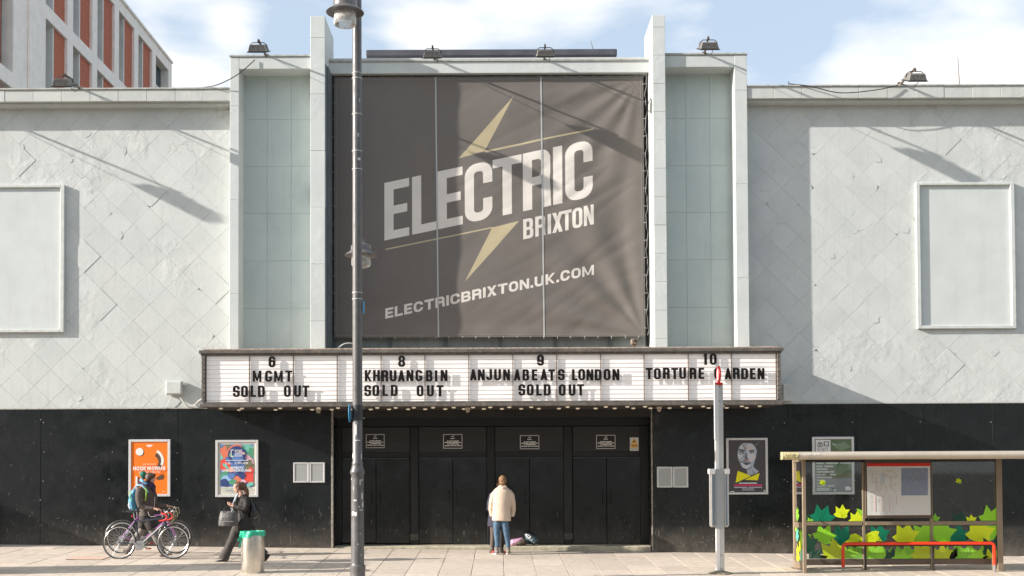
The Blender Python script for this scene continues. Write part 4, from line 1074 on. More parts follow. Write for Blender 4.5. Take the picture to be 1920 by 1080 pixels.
cable([(632, 654, YM+1.2), (645, 645, YM+1.15), (660, 644, YM+1.15), (675, 652, YM+1.2)], .012, 'short white hose arching over the marquee top behind the lamp post', MATS['cord_white'])
cable([(1190, 645, YM+1), (1204, 650, YM+1), (1222, 651, YM+1.1)], .009, 'loose white cable trailing from the camera on the marquee', MATS['cord_white'])
# ================================================================== POSTERS in frames on the boards
m_al = mat('frame_white_metal', (.66, .65, .64), .35, .2, var=.06)
m_alg = mat('frame_grey_metal', (.5, .51, .52), .3, .6)
YPO = YF - .026
def col_m(name, c, r=.45): return mat(name, c, r, spec=.35)
def frame(x0, x1, y0, y1, lab, paper, wpx=4.6, depth=.06, cat='poster', group='poster frames along the black boards', fm=None, Y0=YPO, rise=0):
    Yf = Y0 - depth; xm = (x0+x1)/2; ym = (y0+y1)/2
    t = thing('poster', lab, cat, (px(xm, Y0, ym), Y0, pz(y1, Y0, xm)), group=group)
    X0, X1, Z1, Z0 = px(x0, Yf, ym), px(x1, Yf, ym), pz(y0, Yf, xm), pz(y1, Yf, xm); k = wpx/(F/Yf); fm = fm or m_al
    MB().box(X0, X0+k, Yf, Y0-.001, Z0, Z1).build('frame_bar', fm, t, bevel=.006)
    MB().box(X1-k, X1, Yf, Y0-.001, Z0, Z1).build('frame_bar', fm, t, bevel=.006)
    MB().box(X0+k+.001, X1-k-.001, Yf, Y0-.001, Z1-k, Z1).build('frame_bar', fm, t, bevel=.006)
    MB().box(X0+k+.001, X1-k-.001, Yf, Y0-.001, Z0, Z0+k).build('frame_bar', fm, t, bevel=.006)
    Ys = Yf + min(.018, depth*.3)
    MB().box(X0+k+.0015, X1-k-.0015, Ys, Y0-.002, Z0+k+.0005, Z1-k-.0005).build('sheet', paper, t)
    a, b_, c, d = X0+k, X1-k, Z0+k, Z1-k
    fn = lambda u, v: (a+(b_-a)*u, c+(d-c)*v)
    return t, fn, Ys, (b_-a), (d-c)
def shapes(t, fn, Ys, items, aspect, name='print'):
    """flat print: items = [(material, outline in 0..1)] layered 1 mm apart"""
    for k, (m, poly) in enumerate(items):
        poly = [(min(1, max(0, u)), min(1, max(0, v))) for u, v in poly]
        b = MB(); y = Ys - .0012 - .0007*k
        b.add([(fn(u, v)[0], y, fn(u, v)[1]) for u, v in poly], [tuple(range(len(poly)))])
        b.build(name, m, t)
def ptext(t, fn, Ys, s, u, v, h, width, m, wf=.7, tf=.22, k=30):
    """centred words; h, width in sheet fractions"""
    x, z = fn(u, v); x2 = fn(u+width, v)[0]; z2 = fn(u, v+h)[1]
    b = MB(); put_text(b, s, x, z, z2-z, Ys-.0012-.0007*k, wf, tf, .14, True, x2-x); b.build('lettering', m, t)
K_or = col_m('print_orange', (.9, .19, .015)); K_wh = col_m('print_white', (.78, .76, .72)); K_dk = col_m('print_dark', (.06, .045, .035)); K_br = col_m('print_shadow_brown', (.11, .065, .04))
K_pk = col_m('print_pale_orange', (.85, .5, .33)); K_bl = col_m('print_blue', (.12, .22, .5)); K_nv = col_m('print_navy', (.04, .07, .2)); K_te = col_m('print_teal', (.18, .52, .43)); K_gr = col_m('print_green', (.1, .33, .2))
K_rd = col_m('print_red', (.75, .09, .07)); K_cr = col_m('print_coral', (.72, .2, .12)); K_pi = col_m('print_pink', (.75, .45, .55)); K_cream = col_m('print_cream', (.62, .6, .52)); K_ol = col_m('print_olive', (.2, .2, .12)); K_ye = col_m('print_yellow', (.85, .75, .02)); K_mg = col_m('print_magenta', (.6, .05, .14)); K_gy = col_m('print_grey', (.3, .3, .32)); K_lg = col_m('print_light_grey', (.5, .52, .56)); K_fc = col_m('print_face_grey', (.43, .46, .52)); K_cyan = col_m('print_sky', (.3, .5, .75))
# 1: orange
t, fn, Ys, w_, h_ = frame(241, 319, 824, 931, 'orange poster with white ball and block lettering in a white frame behind the cyclist', K_or)
ar = w_/h_
def arc(cu, cv, r0, r1, a0, a1, n=10): return [(cu+r1*math.cos(R(a0+(a1-a0)*k/n)), cv+r1*ar*math.sin(R(a0+(a1-a0)*k/n))) for k in range(n+1)] + [(cu+r0*math.cos(R(a1-(a1-a0)*k/n)), cv+r0*ar*math.sin(R(a1-(a1-a0)*k/n))) for k in range(n+1)]
shapes(t, fn, Ys, [(K_br, circle(.25, .80, .105, 20, .105*ar)), (K_wh, circle(.225, .812, .105, 20, .105*ar)), (K_br, arc(.55, .61, .19, .29, -35, 62)), (K_wh, arc(.56, .64, .26, .33, -25, 62)),
    (K_br, [(.18,.08),(.22,.08),(.22,.33),(.18,.33)]), (K_wh, rect(.12,.06,.17,.34)), (K_br, [(.66,.3),(.72,.27),(.85,.28),(.9,.33),(.86,.38),(.78,.36),(.72,.33)]), (K_wh, [(.02,.0),(.02,.0),(.02,.01)])], ar)
ptext(t, fn, Ys, '24.3.2018', .5, .555, .033, .35, K_pk); ptext(t, fn, Ys, 'HOOKWORMS', .5, .455, .075, .88, K_wh, .6, .2); ptext(t, fn, Ys, 'ELECTRIC BRIXTON', .5, .40, .042, .6, K_pk, .6, .17)
shapes(t, fn, Ys, [(K_wh, rect(.41,.925,.58,.945)), (K_wh, rect(.44,.905,.55,.92)), (K_pk, rect(.84,.04,.92,.055))], ar, 'small_print')
# 2: painterly
t, fn, Ys, w_, h_ = frame(404, 484, 825, 932, 'multicoloured abstract poster with white lettering in a white frame above the walking woman', K_cream)
ar = w_/h_; rq = random.Random(4)
its = [(K_bl, rect(.06,.15,.94,.965))]
cols_ = [K_te, K_rd, K_cr, K_nv, K_gr, K_pi, K_bl, K_ol, K_cyan]
def blob(cu, cv, a, b_, rot, n=14, j=.35):
    return [(max(.06, min(.94, cu+(math.cos(q)*a*math.cos(rot)-math.sin(q)*b_*math.sin(rot))*(1+rq.uniform(-j, j)))), max(.15, min(.965, cv+(math.cos(q)*a*math.sin(rot)+math.sin(q)*b_*math.cos(rot))*(1+rq.uniform(-j, j))))) for q in [2*math.pi*i/n for i in range(n)]]
for (c, u, v, a, b_, r_) in [(K_te,.75,.88,.24,.1,0),(K_gr,.9,.8,.1,.1,0),(K_ol,.2,.9,.14,.07,.3),(K_cr,.15,.8,.12,.14,.8),(K_te,.12,.66,.16,.05,-.8),(K_rd,.15,.56,.14,.1,0),(K_cr,.3,.5,.16,.05,-.5),(K_te,.2,.55,.1,.03,-.6),(K_pi,.78,.72,.25,.05,-.5),(K_pi,.62,.78,.12,.04,-.9),(K_ol,.85,.55,.14,.1,0),(K_rd,.8,.33,.2,.12,.1),(K_rd,.88,.42,.1,.1,0),(K_gr,.15,.36,.14,.08,.4),(K_cyan,.22,.3,.12,.06,0),(K_nv,.15,.22,.12,.07,0),(K_cr,.5,.3,.14,.08,.5),(K_gr,.38,.24,.12,.05,0),(K_pi,.62,.22,.12,.04,.5),(K_te,.85,.19,.14,.04,.3),(K_bl,.35,.36,.1,.06,0),(K_nv,.6,.38,.12,.06,-.4)]:
    its.append((c, blob(u, v, a, b_, r_)))
its += [(K_cr, arc(.5, .76, .24, .28, 60, 190)), (K_nv, circle(.5, .76, .235, 24, .235*ar)), (K_bl, circle(.52, .70, .15, 16, .1)), (K_pi, [(.55,.86),(.72,.8),(.7,.76),(.6,.8)]), (K_gr, [(.3,.8),(.42,.74),(.4,.7),(.3,.74)])]
its += [(K_wh, rect(.34,.72,.36,.86)), (K_wh, rect(.34,.72,.42,.735)), (K_wh, rect(.35,.85,.42,.865)), (K_wh, rect(.2,.652,.8,.662))]
its += [(K_gr, rect(.1,.105,.92,.113)), (K_bl, rect(.2,.08,.6,.087)), (K_gy, rect(.14,.055,.85,.062))]
shapes(t, fn, Ys, its, ar)
for s, v in (('SHUT', .835), ('THE', .80), ('FRONT', .765), ('DOOR', .73)): ptext(t, fn, Ys, s, .44+.11*(len(s)/4), v, .026, .2*len(s)/4, K_wh, .7, .24, 60)
ptext(t, fn, Ys, "LIL' LOUIS", .5, .585, .04, .6, K_wh, .8, .22, 60); ptext(t, fn, Ys, 'JEREMY', .5, .495, .042, .38, K_wh, .8, .26, 60); ptext(t, fn, Ys, 'UNDERGROUND', .5, .44, .045, .78, K_wh, .75, .24, 60)
# 3: monochrome face with a yellow paper bow (a plain stand-in face)
t, fn, Ys, w_, h_ = frame(1362.5, 1440, 821, 927, 'dark poster of a pale face above a yellow folded bow beside the bus stop pole', K_dk, 4)
ar = w_/h_
def Z3(pts): return [((x-102)/597, (978-y)/(978-128)) for x, y in pts]
K_d2 = col_m('print_charcoal', (.085, .075, .078)); K_d3 = col_m('print_mid_grey', (.15, .155, .18)); K_lt = col_m('print_bright_grey', (.6, .62, .66))
its = [(K_d2, Z3([(102,128),(699,128),(699,978),(102,978)])), (K_fc, Z3([(345,175),(470,180),(530,230),(560,300),(545,400),(520,480),(500,540),(510,580),(590,640),(540,680),(460,700),(400,690),(395,600),(330,580),(290,520),(255,430),(245,360),(265,260),(300,205)])),
 (K_lt, Z3([(400,190),(500,200),(520,260),(530,420),(480,480),(430,470),(400,300)])), (K_lt, Z3([(265,260),(330,190),(360,290),(300,290)])), (K_lt, Z3([(250,370),(340,370),(350,430),(290,480)])), (K_lt, Z3([(300,500),(470,500),(440,570),(380,600),(330,570)])),
 (K_d3, Z3([(270,300),(330,285),(360,300),(350,350),(290,345)])), (K_lt, Z3([(295,325),(335,318),(345,335),(310,345)])), (K_dk, Z3([(312,322),(330,320),(332,340),(316,342)])), (K_d3, Z3([(430,320),(510,300),(515,345),(450,350)])), (K_lt, Z3([(445,328),(500,322),(495,345),(455,345)])), (K_dk, Z3([(466,322),(484,320),(484,346),(468,346)])),
 (K_dk, Z3([(262,270),(360,290),(362,300),(262,282)])), (K_dk, Z3([(425,300),(515,285),(515,298),(430,312)])), (K_d3, Z3([(375,340),(360,440),(395,455),(425,445),(400,420),(388,340)])), (K_cr, Z3([(368,440),(420,446),(400,462),(370,462)])), (K_d2, Z3([(330,500),(395,490),(460,500),(455,512),(395,505),(340,515)])), (K_d3, Z3([(345,512),(395,507),(450,512),(400,540),(360,535)])),
 (K_d2, Z3([(275,490),(390,455),(392,463),(280,500)])), (K_pk, Z3([(395,190),(402,190),(402,270),(395,270)])), (K_pk, Z3([(402,262),(490,268),(490,274),(402,270)])), (K_pk, Z3([(405,268),(500,200),(505,206),(410,275)])), (K_pk, Z3([(425,460),(540,380),(542,388),(428,468)])), (K_d3, Z3([(270,465),(345,385),(350,392),(278,470)])), (K_d3, Z3([(320,195),(330,195),(375,290),(368,300)])),
 (K_d3, Z3([(398,600),(480,560),(484,568),(400,612)])), (K_d3, Z3([(490,620),(530,690),(522,692),(480,625)])), (K_gy, Z3([(530,215),(570,175),(622,163),(575,182),(540,222)])),
 (K_ye, Z3([(243,628),(462,712),(208,825)])), (K_ye, Z3([(355,775),(598,665),(565,785)])), (K_d2, Z3([(340,772),(470,706),(474,712),(346,780)])), (K_wh, Z3([(262,822),(552,822),(552,838),(262,838)])), (K_mg, Z3([(182,850),(638,850),(638,878),(182,878)])), (K_lg, Z3([(182,890),(395,890),(395,906),(182,906)])), (K_lg, Z3([(412,890),(632,890),(632,906),(412,906)])), (K_lg, Z3([(312,918),(506,918),(506,932),(312,932)])), (K_gy, Z3([(305,945),(510,945),(510,955),(305,955)])), (K_wh, Z3([(120,960),(188,960),(188,972),(120,972)])), (K_wh, Z3([(658,945),(690,950),(690,968),(658,968)]))]
shapes(t, fn, Ys, its, ar)
# 4: EXIT poster, half behind the shelter
t, fn, Ys, w_, h_ = frame(1524, 1602, 819, 927, 'grey green EXIT poster with many lines of names, seen through the shelter glass', K_ol, 4.4)
ar = w_/h_
def Z4(pts): return [((x-240)/566, (925-y)/(925-110)) for x, y in pts]
K_g1 = col_m('print_moss', (.12, .17, .09)); K_g2 = col_m('print_sage', (.2, .26, .16)); K_w2 = col_m('print_off_white', (.55, .58, .55)); K_bk = col_m('print_black', (.012, .012, .012))
its = [(K_g1, Z4([(560,380),(806,420),(806,640),(640,620),(480,560)])), (K_g2, Z4([(600,520),(806,480),(806,560),(560,680)])), (K_gy, Z4([(240,925),(240,640),(500,720),(806,700),(806,925)])), (K_g1, Z4([(486,118),(806,118),(806,290),(486,290)])), (K_g2, Z4([(500,200),(700,150),(800,230),(640,290)])), (K_lg, Z4([(500,165),(560,190),(590,205),(520,190)])), (K_wh, Z4([(255,122),(482,122),(482,310),(255,310)]))]
k = 0
for y, wds in ((440, [(258,470)]), (482, [(258,382),(405,600),(625,790)]), (530, [(258,360),(380,520)]), (572, [(258,430)]), (614, [(258,460),(475,530)]), (656, [(258,330),(345,400),(465,560)]), (700, [(258,500)]), (745, [(258,400)]), (788, [(258,330)]), (830, [(258,400),(420,530)]), (868, [(258,490)]), (895, [(258,560)])):
    for a, c in wds: its.append((K_w2, Z4([(a,y-13),(c,y-13),(c,y+12),(a,y+12)])))
its.append((K_wh, Z4([(690,850),(740,835),(790,860),(780,900),(700,900)])))
# the two characters for exit, drawn stroke by stroke
def ch(x0, y0, x1, y1): return (K_bk, Z4([(x0,y0),(x1,y0),(x1,y1),(x0,y1)]))
its += [ch(313,142,323,214), ch(286,152,294,182), ch(342,152,350,182), ch(286,176,350,184), ch(280,190,288,222), ch(349,190,357,222), ch(280,213,357,222), ch(378,146,388,220), ch(444,146,454,220), ch(378,146,454,155), ch(378,208,454,217)]
shapes(t, fn, Ys, its, ar)
u_, v_ = Z4([(365, 300)])[0]
ptext(t, fn, Ys, 'EXIT', u_, v_+.005, .068, .3, K_bk, .8, .09, 60)
# small blank notice holders
def holder(x0, x1, y0, y1, lab): frame(x0, x1, y0, y1, lab, mat('notice_grey', (.36, .37, .36), .4, spec=.5), 3.0, .03, 'notice', 'empty notice holders beside the entrance', m_al)
holder(550, 579.5, 867, 905, 'left one of two blank grey notice holders on the board left of the doors')
holder(580.5, 609, 867, 905, 'right one of two blank grey notice holders, nearest the left door jamb')
holder(1232, 1261, 875, 914, 'left one of two blank grey notice holders, nearest the right door jamb')
holder(1262, 1290.5, 875, 914, 'right one of two blank grey notice holders on the board right of the doors')
# door notices
K_ng = col_m('notice_black', (.02, .02, .02))
def notice(x0, x1, y0, y1, lab):
    t, fn, Ys, w_, h_ = frame(x0, x1, y0, y1, lab, K_ng, 1.3, .006, 'notice', 'white edged notices over the entrance doors', col_m('notice_edge', (.6, .58, .55)), YD-.051)
    ar = w_/h_; its = []
    for v, wd in ((.52, [(.17,.27),(.3,.5),(.53,.84)]), (.41, [(.04,.42),(.46,.79),(.82,.97)]), (.3, [(.2,.26),(.3,.62),(.65,.83)]), (.17, [(.04,.35),(.39,.54),(.57,.68),(.72,.97)])):
        for a, c in wd: its.append((K_wh, rect(a, v-.035, c, v+.035)))
    its += [(K_wh, rect(.37,.69,.62,.75)), (K_wh, [(.4,.83),(.47,.9),(.57,.95),(.56,.84),(.5,.88),(.48,.83)])]
    shapes(t, fn, Ys, its, ar)
notice(686, 721, 814, 840, 'white edged black notice over the first bay of doors, beside the lamp post')
notice(831, 867, 814, 841, 'white edged black notice over the second bay of doors')
notice(975, 1011, 816, 842, 'white edged black notice over the third bay of doors, above the couple')
notice(1118, 1154, 815.5, 841.5, 'white edged black notice over the last bay of doors, beside the yellow sign')
t, fn, Ys, w_, h_ = frame(1181, 1197.5, 820, 845.5, 'yellow and white warning sign with a camera symbol over the last bay of doors', K_wh, .8, .006, 'sign', None, m_al, YD-.051)
K_am = col_m('print_amber', (.85, .42, .03))
shapes(t, fn, Ys, [(K_am, [(.12,.56),(.86,.56),(.5,.98)]), (K_am, rect(.08,.28,.94,.5)), (K_cream, rect(.08,.04,.94,.18)), (K_bk, stroke(.34,.67,.62,.79,.06)), (K_am, rect(.1,.21,.9,.25)), (K_bk, rect(.16,.40,.86,.415)), (K_bk, rect(.16,.34,.86,.355))], 1)

# ================================================================== STREET LAMP
YL_ = 20.3
bx, bz = px(670.5, YL_, 1000), 0
gzl = gz(bx, YL_)
lp = thing('street_lamp', 'tall grey street lamp post with collar and two lamps before the marquee', 'street lamp', (bx, YL_, gzl))
m_post = mat('post_paint', (.115, .11, .108), .42, .1, var=.18, vs_=9, bump=.0012, bs=35, stain=.35, stainc=(.2, .18, .15), rvar=.1)
m_tape = mat('sticker_remains', (.6, .58, .55), .7, var=.25, vs_=30)
def zz(y): return pz(y, YL_, 670)
rS, rB = 9.3/(F/YL_), 12.3/(F/YL_)
b = MB(); xt = px(672.5, YL_, 0)
b.lathe([(.15, gzl-.05), (.15, gzl), (.132, gzl+.03), (.132, zz(1069)), (.14, zz(1066)), (.14, zz(1062)), (rB*1.02, zz(1059)), (rB, zz(1055)), (rB*.97, zz(900)), (rB*.97, zz(890)), (rB*1.1, zz(888)), (rB*1.14, zz(886)), (rB*1.12, zz(884)), (rB*.95, zz(878)), (rB*.83, zz(872)), (rB*.86, zz(870)), (rB*.86, zz(868)), (rS, zz(866)), (rS*1.0, zz(760)), (rS*.97, zz(400)), (rS*.93, zz(-60)), (.0, zz(-61))], (bx, YL_, 0), 28)
b.build('post', m_post, lp, smooth=True)
for y in (549, 561, 765, 783, 148, 138, 215, 284, 318):
    MB().lathe([(rS+.004, -.006), (rS+.006, 0), (rS+.004, .006)], (bx, YL_, zz(y)), 20, cap=False).build('strap_band', m_tape, lp, smooth=True)
b = MB(); q = random.Random(9)
def patch(yc, a, hh, ww, r):
    n = 4; vs_ = []
    for j in range(n+1):
        an = R(a) + (j/n-.5)*ww/r
        for s in (-1, 1): vs_.append((bx+(r+.003)*math.cos(an), YL_+(r+.003)*math.sin(an), zz(yc)+s*hh/2*(1+q.uniform(-.4, .4))))
    b.add(vs_, [(2*j, 2*j+1, 2*j+3, 2*j+2) for j in range(n)])
for (y, a, hh, ww, up) in [(963,-115,.07,.1,0),(805,-100,.2,.03,1),(826,-85,.02,.1,1),(855,-150,.08,.03,1),(855,-35,.09,.02,1),(930,-40,.12,.03,0),(946,-32,.09,.03,0),(938,-105,.03,.05,0),(905,-60,.09,.015,0),(900,-40,.02,.05,0),(956,-50,.015,.07,0),(915,-120,.05,.012,0),(950,-70,.03,.02,0),(300,-60,.05,.05,1),(255,-70,.06,.02,1),(190,-55,.08,.012,1),(1020,-80,.02,.02,0),(1000,-60,.02,.015,0),(1040,-50,.02,.02,0),(898,-150,.03,.02,0)]:
    patch(y, a, hh, ww, rS if up else rB*.97)
o = b.build('sticker_scraps', m_tape, lp, smooth=True); o['kind'] = 'stuff'
# blue sign on a band bracket, seen edge-on from behind the post
m_bs = mat('sign_blue', (.03, .3, .55), .4); m_gal = mat('galvanised', (.4, .4, .4), .45, .7, var=.15)
zc = zz(774)
MB().lathe([(rS+.006, zz(788)), (rS+.006, zz(760))], (bx, YL_, 0), 20, cap=False).build('band_sleeve', mat('sleeve_black', (.03, .03, .032), .5), lp, smooth=True)
MB().lathe([(.0, -.006), (.16, -.006), (.165, 0), (.16, .006), (.0, .006)], (bx-.135, YL_+.02, zc), 24, 'x').build('round_sign', m_bs, lp, smooth=True)
for z in (zz(765), zz(784)): MB().bar((bx-.13, YL_+.02, z), (bx+.12, YL_+.02, z), .02, .02).build('sign_bracket', m_gal, lp)
MB().lathe([(.0, -.004), (.12, -.004), (.12, .004), (.0, .004)], (bx+.10, YL_+.09, zz(575)), 20, 'x').build('round_sign', m_bs, lp)
# lamp heads
m_cream = mat('lamp_inner', (.72, .58, .42), .5, var=.2, vs_=12); m_hood = mat('lamp_hood', (.15, .14, .135), .35, .2, var=.2)
m_lens = glass('lamp_glass', (.86, .87, .86), extra=.4, ec=(.85, .83, .78))
def lamp(cx, cy, zrim, rr_, lab):
    k = rr_/.37; q_ = .62 if lab == 'b' else 1.0
    h = MB(); h.lathe([(rr_, zrim), (rr_*.98, zrim+.012*k), (.25*k, zrim+.10*k), (.235*k, zrim+.11*k), (.23*k, zrim+.34*k*q_), (.2*k, zrim+.40*k*q_), (.09*k, zrim+.46*k*q_), (.07*k, zrim+.6*k*q_), (.0, zrim+.62*k*q_)], (cx, cy, 0), 30)
    hh = h.build('lamp_hood', m_hood, lp, smooth=True)
    MB().lathe([(rr_*.985, zrim-.002), (.235*k, zrim+.075*k), (.20*k, zrim+.08*k), (.19*k, zrim+.12*k), (0, zrim+.12*k)], (cx, cy, 0), 30, cap=False).build('reflector', m_cream, lp, smooth=True)
    MB().lathe([(.205*k, zrim+.07*k), (.218*k, zrim-.20*k), (.205*k, zrim-.245*k), (.1*k, zrim-.285*k), (.0, zrim-.29*k)], (cx, cy, 0), 30, cap=False).build('lamp_bowl', m_lens, lp, smooth=True)
    MB().lathe([(.0, zrim+.1*k), (.1*k, zrim+.09*k), (.11*k, zrim-.02*k), (.05*k, zrim-.05*k), (0, zrim-.055*k)], (cx, cy, 0), 16, cap=False).build('lamp_bulb', mat('bulb_frosted', (.6, .56, .46), .4), lp, smooth=True)
Y1 = 19.85
lamp(px(647, Y1, 24), Y1, pz(24, Y1, 647), 36/(F/Y1), 'a')
x1, z1 = px(647, Y1, 24), pz(24, Y1, 647)
MB().tube([(x1, Y1, z1+.58), (x1, Y1, z1+1.0), (x1+.04, Y1+.1, z1+1.25), (bx-.05, YL_-.05, z1+1.35), (bx, YL_, z1+1.2)], .035, 10).build('lamp_arm', m_post, lp, smooth=True)
Y2 = YL_ + .75
x2, z2 = px(677, Y2, 478), pz(479, Y2, 677)
lamp(x2, Y2, z2, 30.5/(F/Y2), 'b')
MB().tube([(bx, YL_+.02, z2+.7), (bx+.02, YL_+.3, z2+.75), (x2, Y2-.05, z2+.72), (x2, Y2, z2+.45)], .03, 10).build('lamp_arm', m_post, lp, smooth=True)

# ================================================================== LITTER BIN
g_ = G(474, 1073)
m_ss = mat('brushed_steel', (.62, .58, .52), .32, .95, var=.1, vs_=4, rvar=.08, stain=.3, stainc=(.25, .2, .16))
bn_ = thing('litter_bin', 'round brushed steel litter bin with a bright green liner on the pavement', 'bin', tuple(g_))
gy = g_.y; rb = 21.3/(F/gy); hb = pz(996, gy, 474) - g_.z
b = MB(); b.lathe([(rb*.97, -.01), (rb*.98, .015), (rb, .03), (rb, hb*.86), (rb*.985, hb*.93)], (g_.x, gy, g_.z), 40, cap=False); b.build('body', m_ss, bn_, smooth=True)
MB().lathe([(rb*.93, -.03), (rb*.93, .0)], (g_.x, gy, g_.z+.01), 32).build('base', mat('bin_base', (.05, .045, .04), .7), bn_)
m_bag = mat('green_liner', (.015, .42, .25), .38, var=.12, vs_=14, bump=.01, bs=26, spec=.6)
b = MB(); n = 60; q = random.Random(8); vs_ = []
for j, (rm, h0) in enumerate(((.9, .9), (.97, 1.0), (1.045, 1.005), (1.06, .97), (1.05, .92), (1.04, .86))):
    for k in range(n):
        a = 2*math.pi*k/n; wv = .012*math.sin(a*9+j)*min(1, j*.5)+q.uniform(-.004, .004)
        zz_ = hb*h0
        if j == 5: zz_ = hb*(.845 + .045*math.sin(a*1+2.4) + .02*math.sin(a*4)+q.uniform(-.01, .01))
        vs_.append((g_.x+(rb*rm+wv)*math.cos(a), gy+(rb*rm+wv)*math.sin(a), g_.z+zz_+.01*math.sin(a*6)*(j == 1)))
b.add(vs_, [(j*n+k, j*n+(k+1) % n, (j+1)*n+(k+1) % n, (j+1)*n+k) for j in range(5) for k in range(n)])
b.build('liner', m_bag, bn_, smooth=True)
kx = px(452, gy-.1, 1010)
b = MB(); b.lathe([(.0,-.035),(.035,-.02),(.04,.01),(.02,.04),(0,.05)], (kx+.01, gy-.12, pz(1004, gy-.1, 455)), 10)
b.add([(kx, gy-.12, pz(1002, gy-.1, 455)), (kx-.07, gy-.13, pz(1012, gy-.1, 455)), (kx-.05, gy-.12, pz(1016, gy-.1, 455)), (kx+.02, gy-.11, pz(1008, gy-.1, 455))], [(0,1,2,3)])
b.add([(kx, gy-.125, pz(1006, gy-.1, 455)), (kx-.04, gy-.13, pz(1029, gy-.1, 455)), (kx-.01, gy-.12, pz(1027, gy-.1, 455)), (kx+.03, gy-.11, pz(1008, gy-.1, 455))], [(0,1,2,3)])
b.build('liner_knot', m_bag, bn_, smooth=True)

# ================================================================== BUS STOP POLE
gp = G(1348, 1075)
YS = gp.y
m_alu = mat('pole_aluminium', (.68, .66, .63), .38, .55, var=.08, vs_=6)
m_wht = mat('enamel_white', (.8, .78, .75), .4); m_red = mat('enamel_red', (.72, .02, .015), .35)
bs = thing('bus_stop', 'slim silver bus stop pole with a red roundel on top and edge-on timetable cases', 'bus stop', tuple(gp))
def sx(x, y=850): return px(x, YS, y)
def sz_(y): return pz(y, YS, 1348)
zt = sz_(722)
b = MB(); b.box(sx(1341), sx(1347.5), YS-.05, YS+.05, gp.z, zt); b.build('pole_face', m_wht, bs, bevel=.006)
MB().box(sx(1347.6), sx(1355.5), YS-.035, YS+.05, gp.z, zt).build('pole', m_alu, bs, bevel=.006)
MB().box(sx(1354), sx(1355.7), YS-.05, YS-.036, gp.z, zt).build('pole_rib', m_alu, bs)
MB().box(sx(1341), sx(1355.5), YS-.055, YS+.055, zt+.001, sz_(717.5)).build('cap', m_red, bs, bevel=.004)
b = MB(); zr_ = sz_(702)
prof = [(math.cos(R(a)), math.sin(R(a))) for a in range(0, 360, 15)]
MB().tube([(sx(1347.6, 702)+.012*math.cos(R(a)), YS+.16*math.cos(R(a)), zr_+.14*math.sin(R(a))) for a in range(0, 360, 12)], .026, 8, closed=True).build('roundel_ring', m_red, bs, smooth=True)
MB().lathe([(0, -.012), (.125, -.012), (.125, .012), (0, .012)], (sx(1347.6, 702), YS, zr_), 24, 'x').build('roundel_disc', m_wht, bs)
MB().box(sx(1345.5, 716), sx(1350, 716), YS-.02, YS+.02, sz_(717.5), zr_-.12).build('roundel_stem', m_red, bs)
# flag seen almost edge-on, swung a few degrees towards the street
fl = MB(); xa = sx(1340.5); fw = .42
fl.bar((xa, YS-.03, sz_(771)), (xa-.083, YS-.03-fw, sz_(771)), .02, sz_(717)-sz_(826), up=(0,0,1))
fo = fl.build('flag', m_wht, bs, bevel=.003)
def onflag(t0, t1, ya, yb, m, nm='flag_print'):
    MB().add([(xa-.083*t-.012, YS-.03-fw*t, z) for t, z in ((t0, sz_(ya)), (t1, sz_(ya)), (t1, sz_(yb)), (t0, sz_(yb)))], [(0,1,2,3)]).build(nm, m, bs)
onflag(.2, .8, 722, 742, m_red); onflag(.32, .68, 726, 738, m_wht, 'flag_print'); onflag(.08, .92, 755, 759, m_red); onflag(.1, .9, 761, 774, K_gy)
for k in range(6): onflag(.15, .85, 779+k*7, 782+k*7, K_lg)
# timetable cases either side
for s, (xa_, xb_) in ((-1, (1331, 1340)), (1, (1357.5, 1365))):
    MB().box(sx(xa_, 930), sx(xb_, 930), YS-.09, YS+.08, sz_(988), sz_(884)).build('timetable_case', m_alu, bs, bevel=.02, seg=3)
    MB().box(sx(xa_+ (3 if s < 0 else 1), 930), sx(xb_-(1 if s < 0 else 3), 930), YS-.097, YS-.091, sz_(985), sz_(888)).build('case_seal', mat('case_dark', (.16, .2, .24), .4), bs)
    MB().box(sx(xa_-2 if s < 0 else xa_, 930), sx(xb_ if s < 0 else xb_+2, 930), YS-.11, YS+.10, sz_(889), sz_(879)).build('case_hood', m_wht, bs, bevel=.01)
    MB().box(sx(1340.2 if s < 0 else 1355.8, 930), sx(1341 if s < 0 else 1357.4, 930), YS-.05, YS+.05, sz_(980), sz_(890)).build('case_bracket', m_alu, bs)
MB().box(sx(1340.3), sx(1356), YS-.062, YS-.0505, sz_(991), sz_(879)).build('clamp_plate', mat('clamp_grey', (.46, .47, .46), .4, .5), bs, bevel=.004)
for y in (725, 752, 897, 979, 1041, 1066):
    yy = YS-.063 if 880 < y < 990 else YS-.036
    MB().lathe([(.016, 0), (.016, -.008), (.008, -.013)], (sx(1349.5), yy, sz_(y)), 10, 'y').build('bolt', m_gal, bs, smooth=True)
MB().lathe([(.24, -.01), (.23, .01), (.1, .045), (.07, .06)], (sx(1348), YS, gp.z), 14).build('base_mound', mat('tarmac_mound', (.2, .17, .12), .9, var=.3, vs_=30, bump=.004, bs=60), bs)

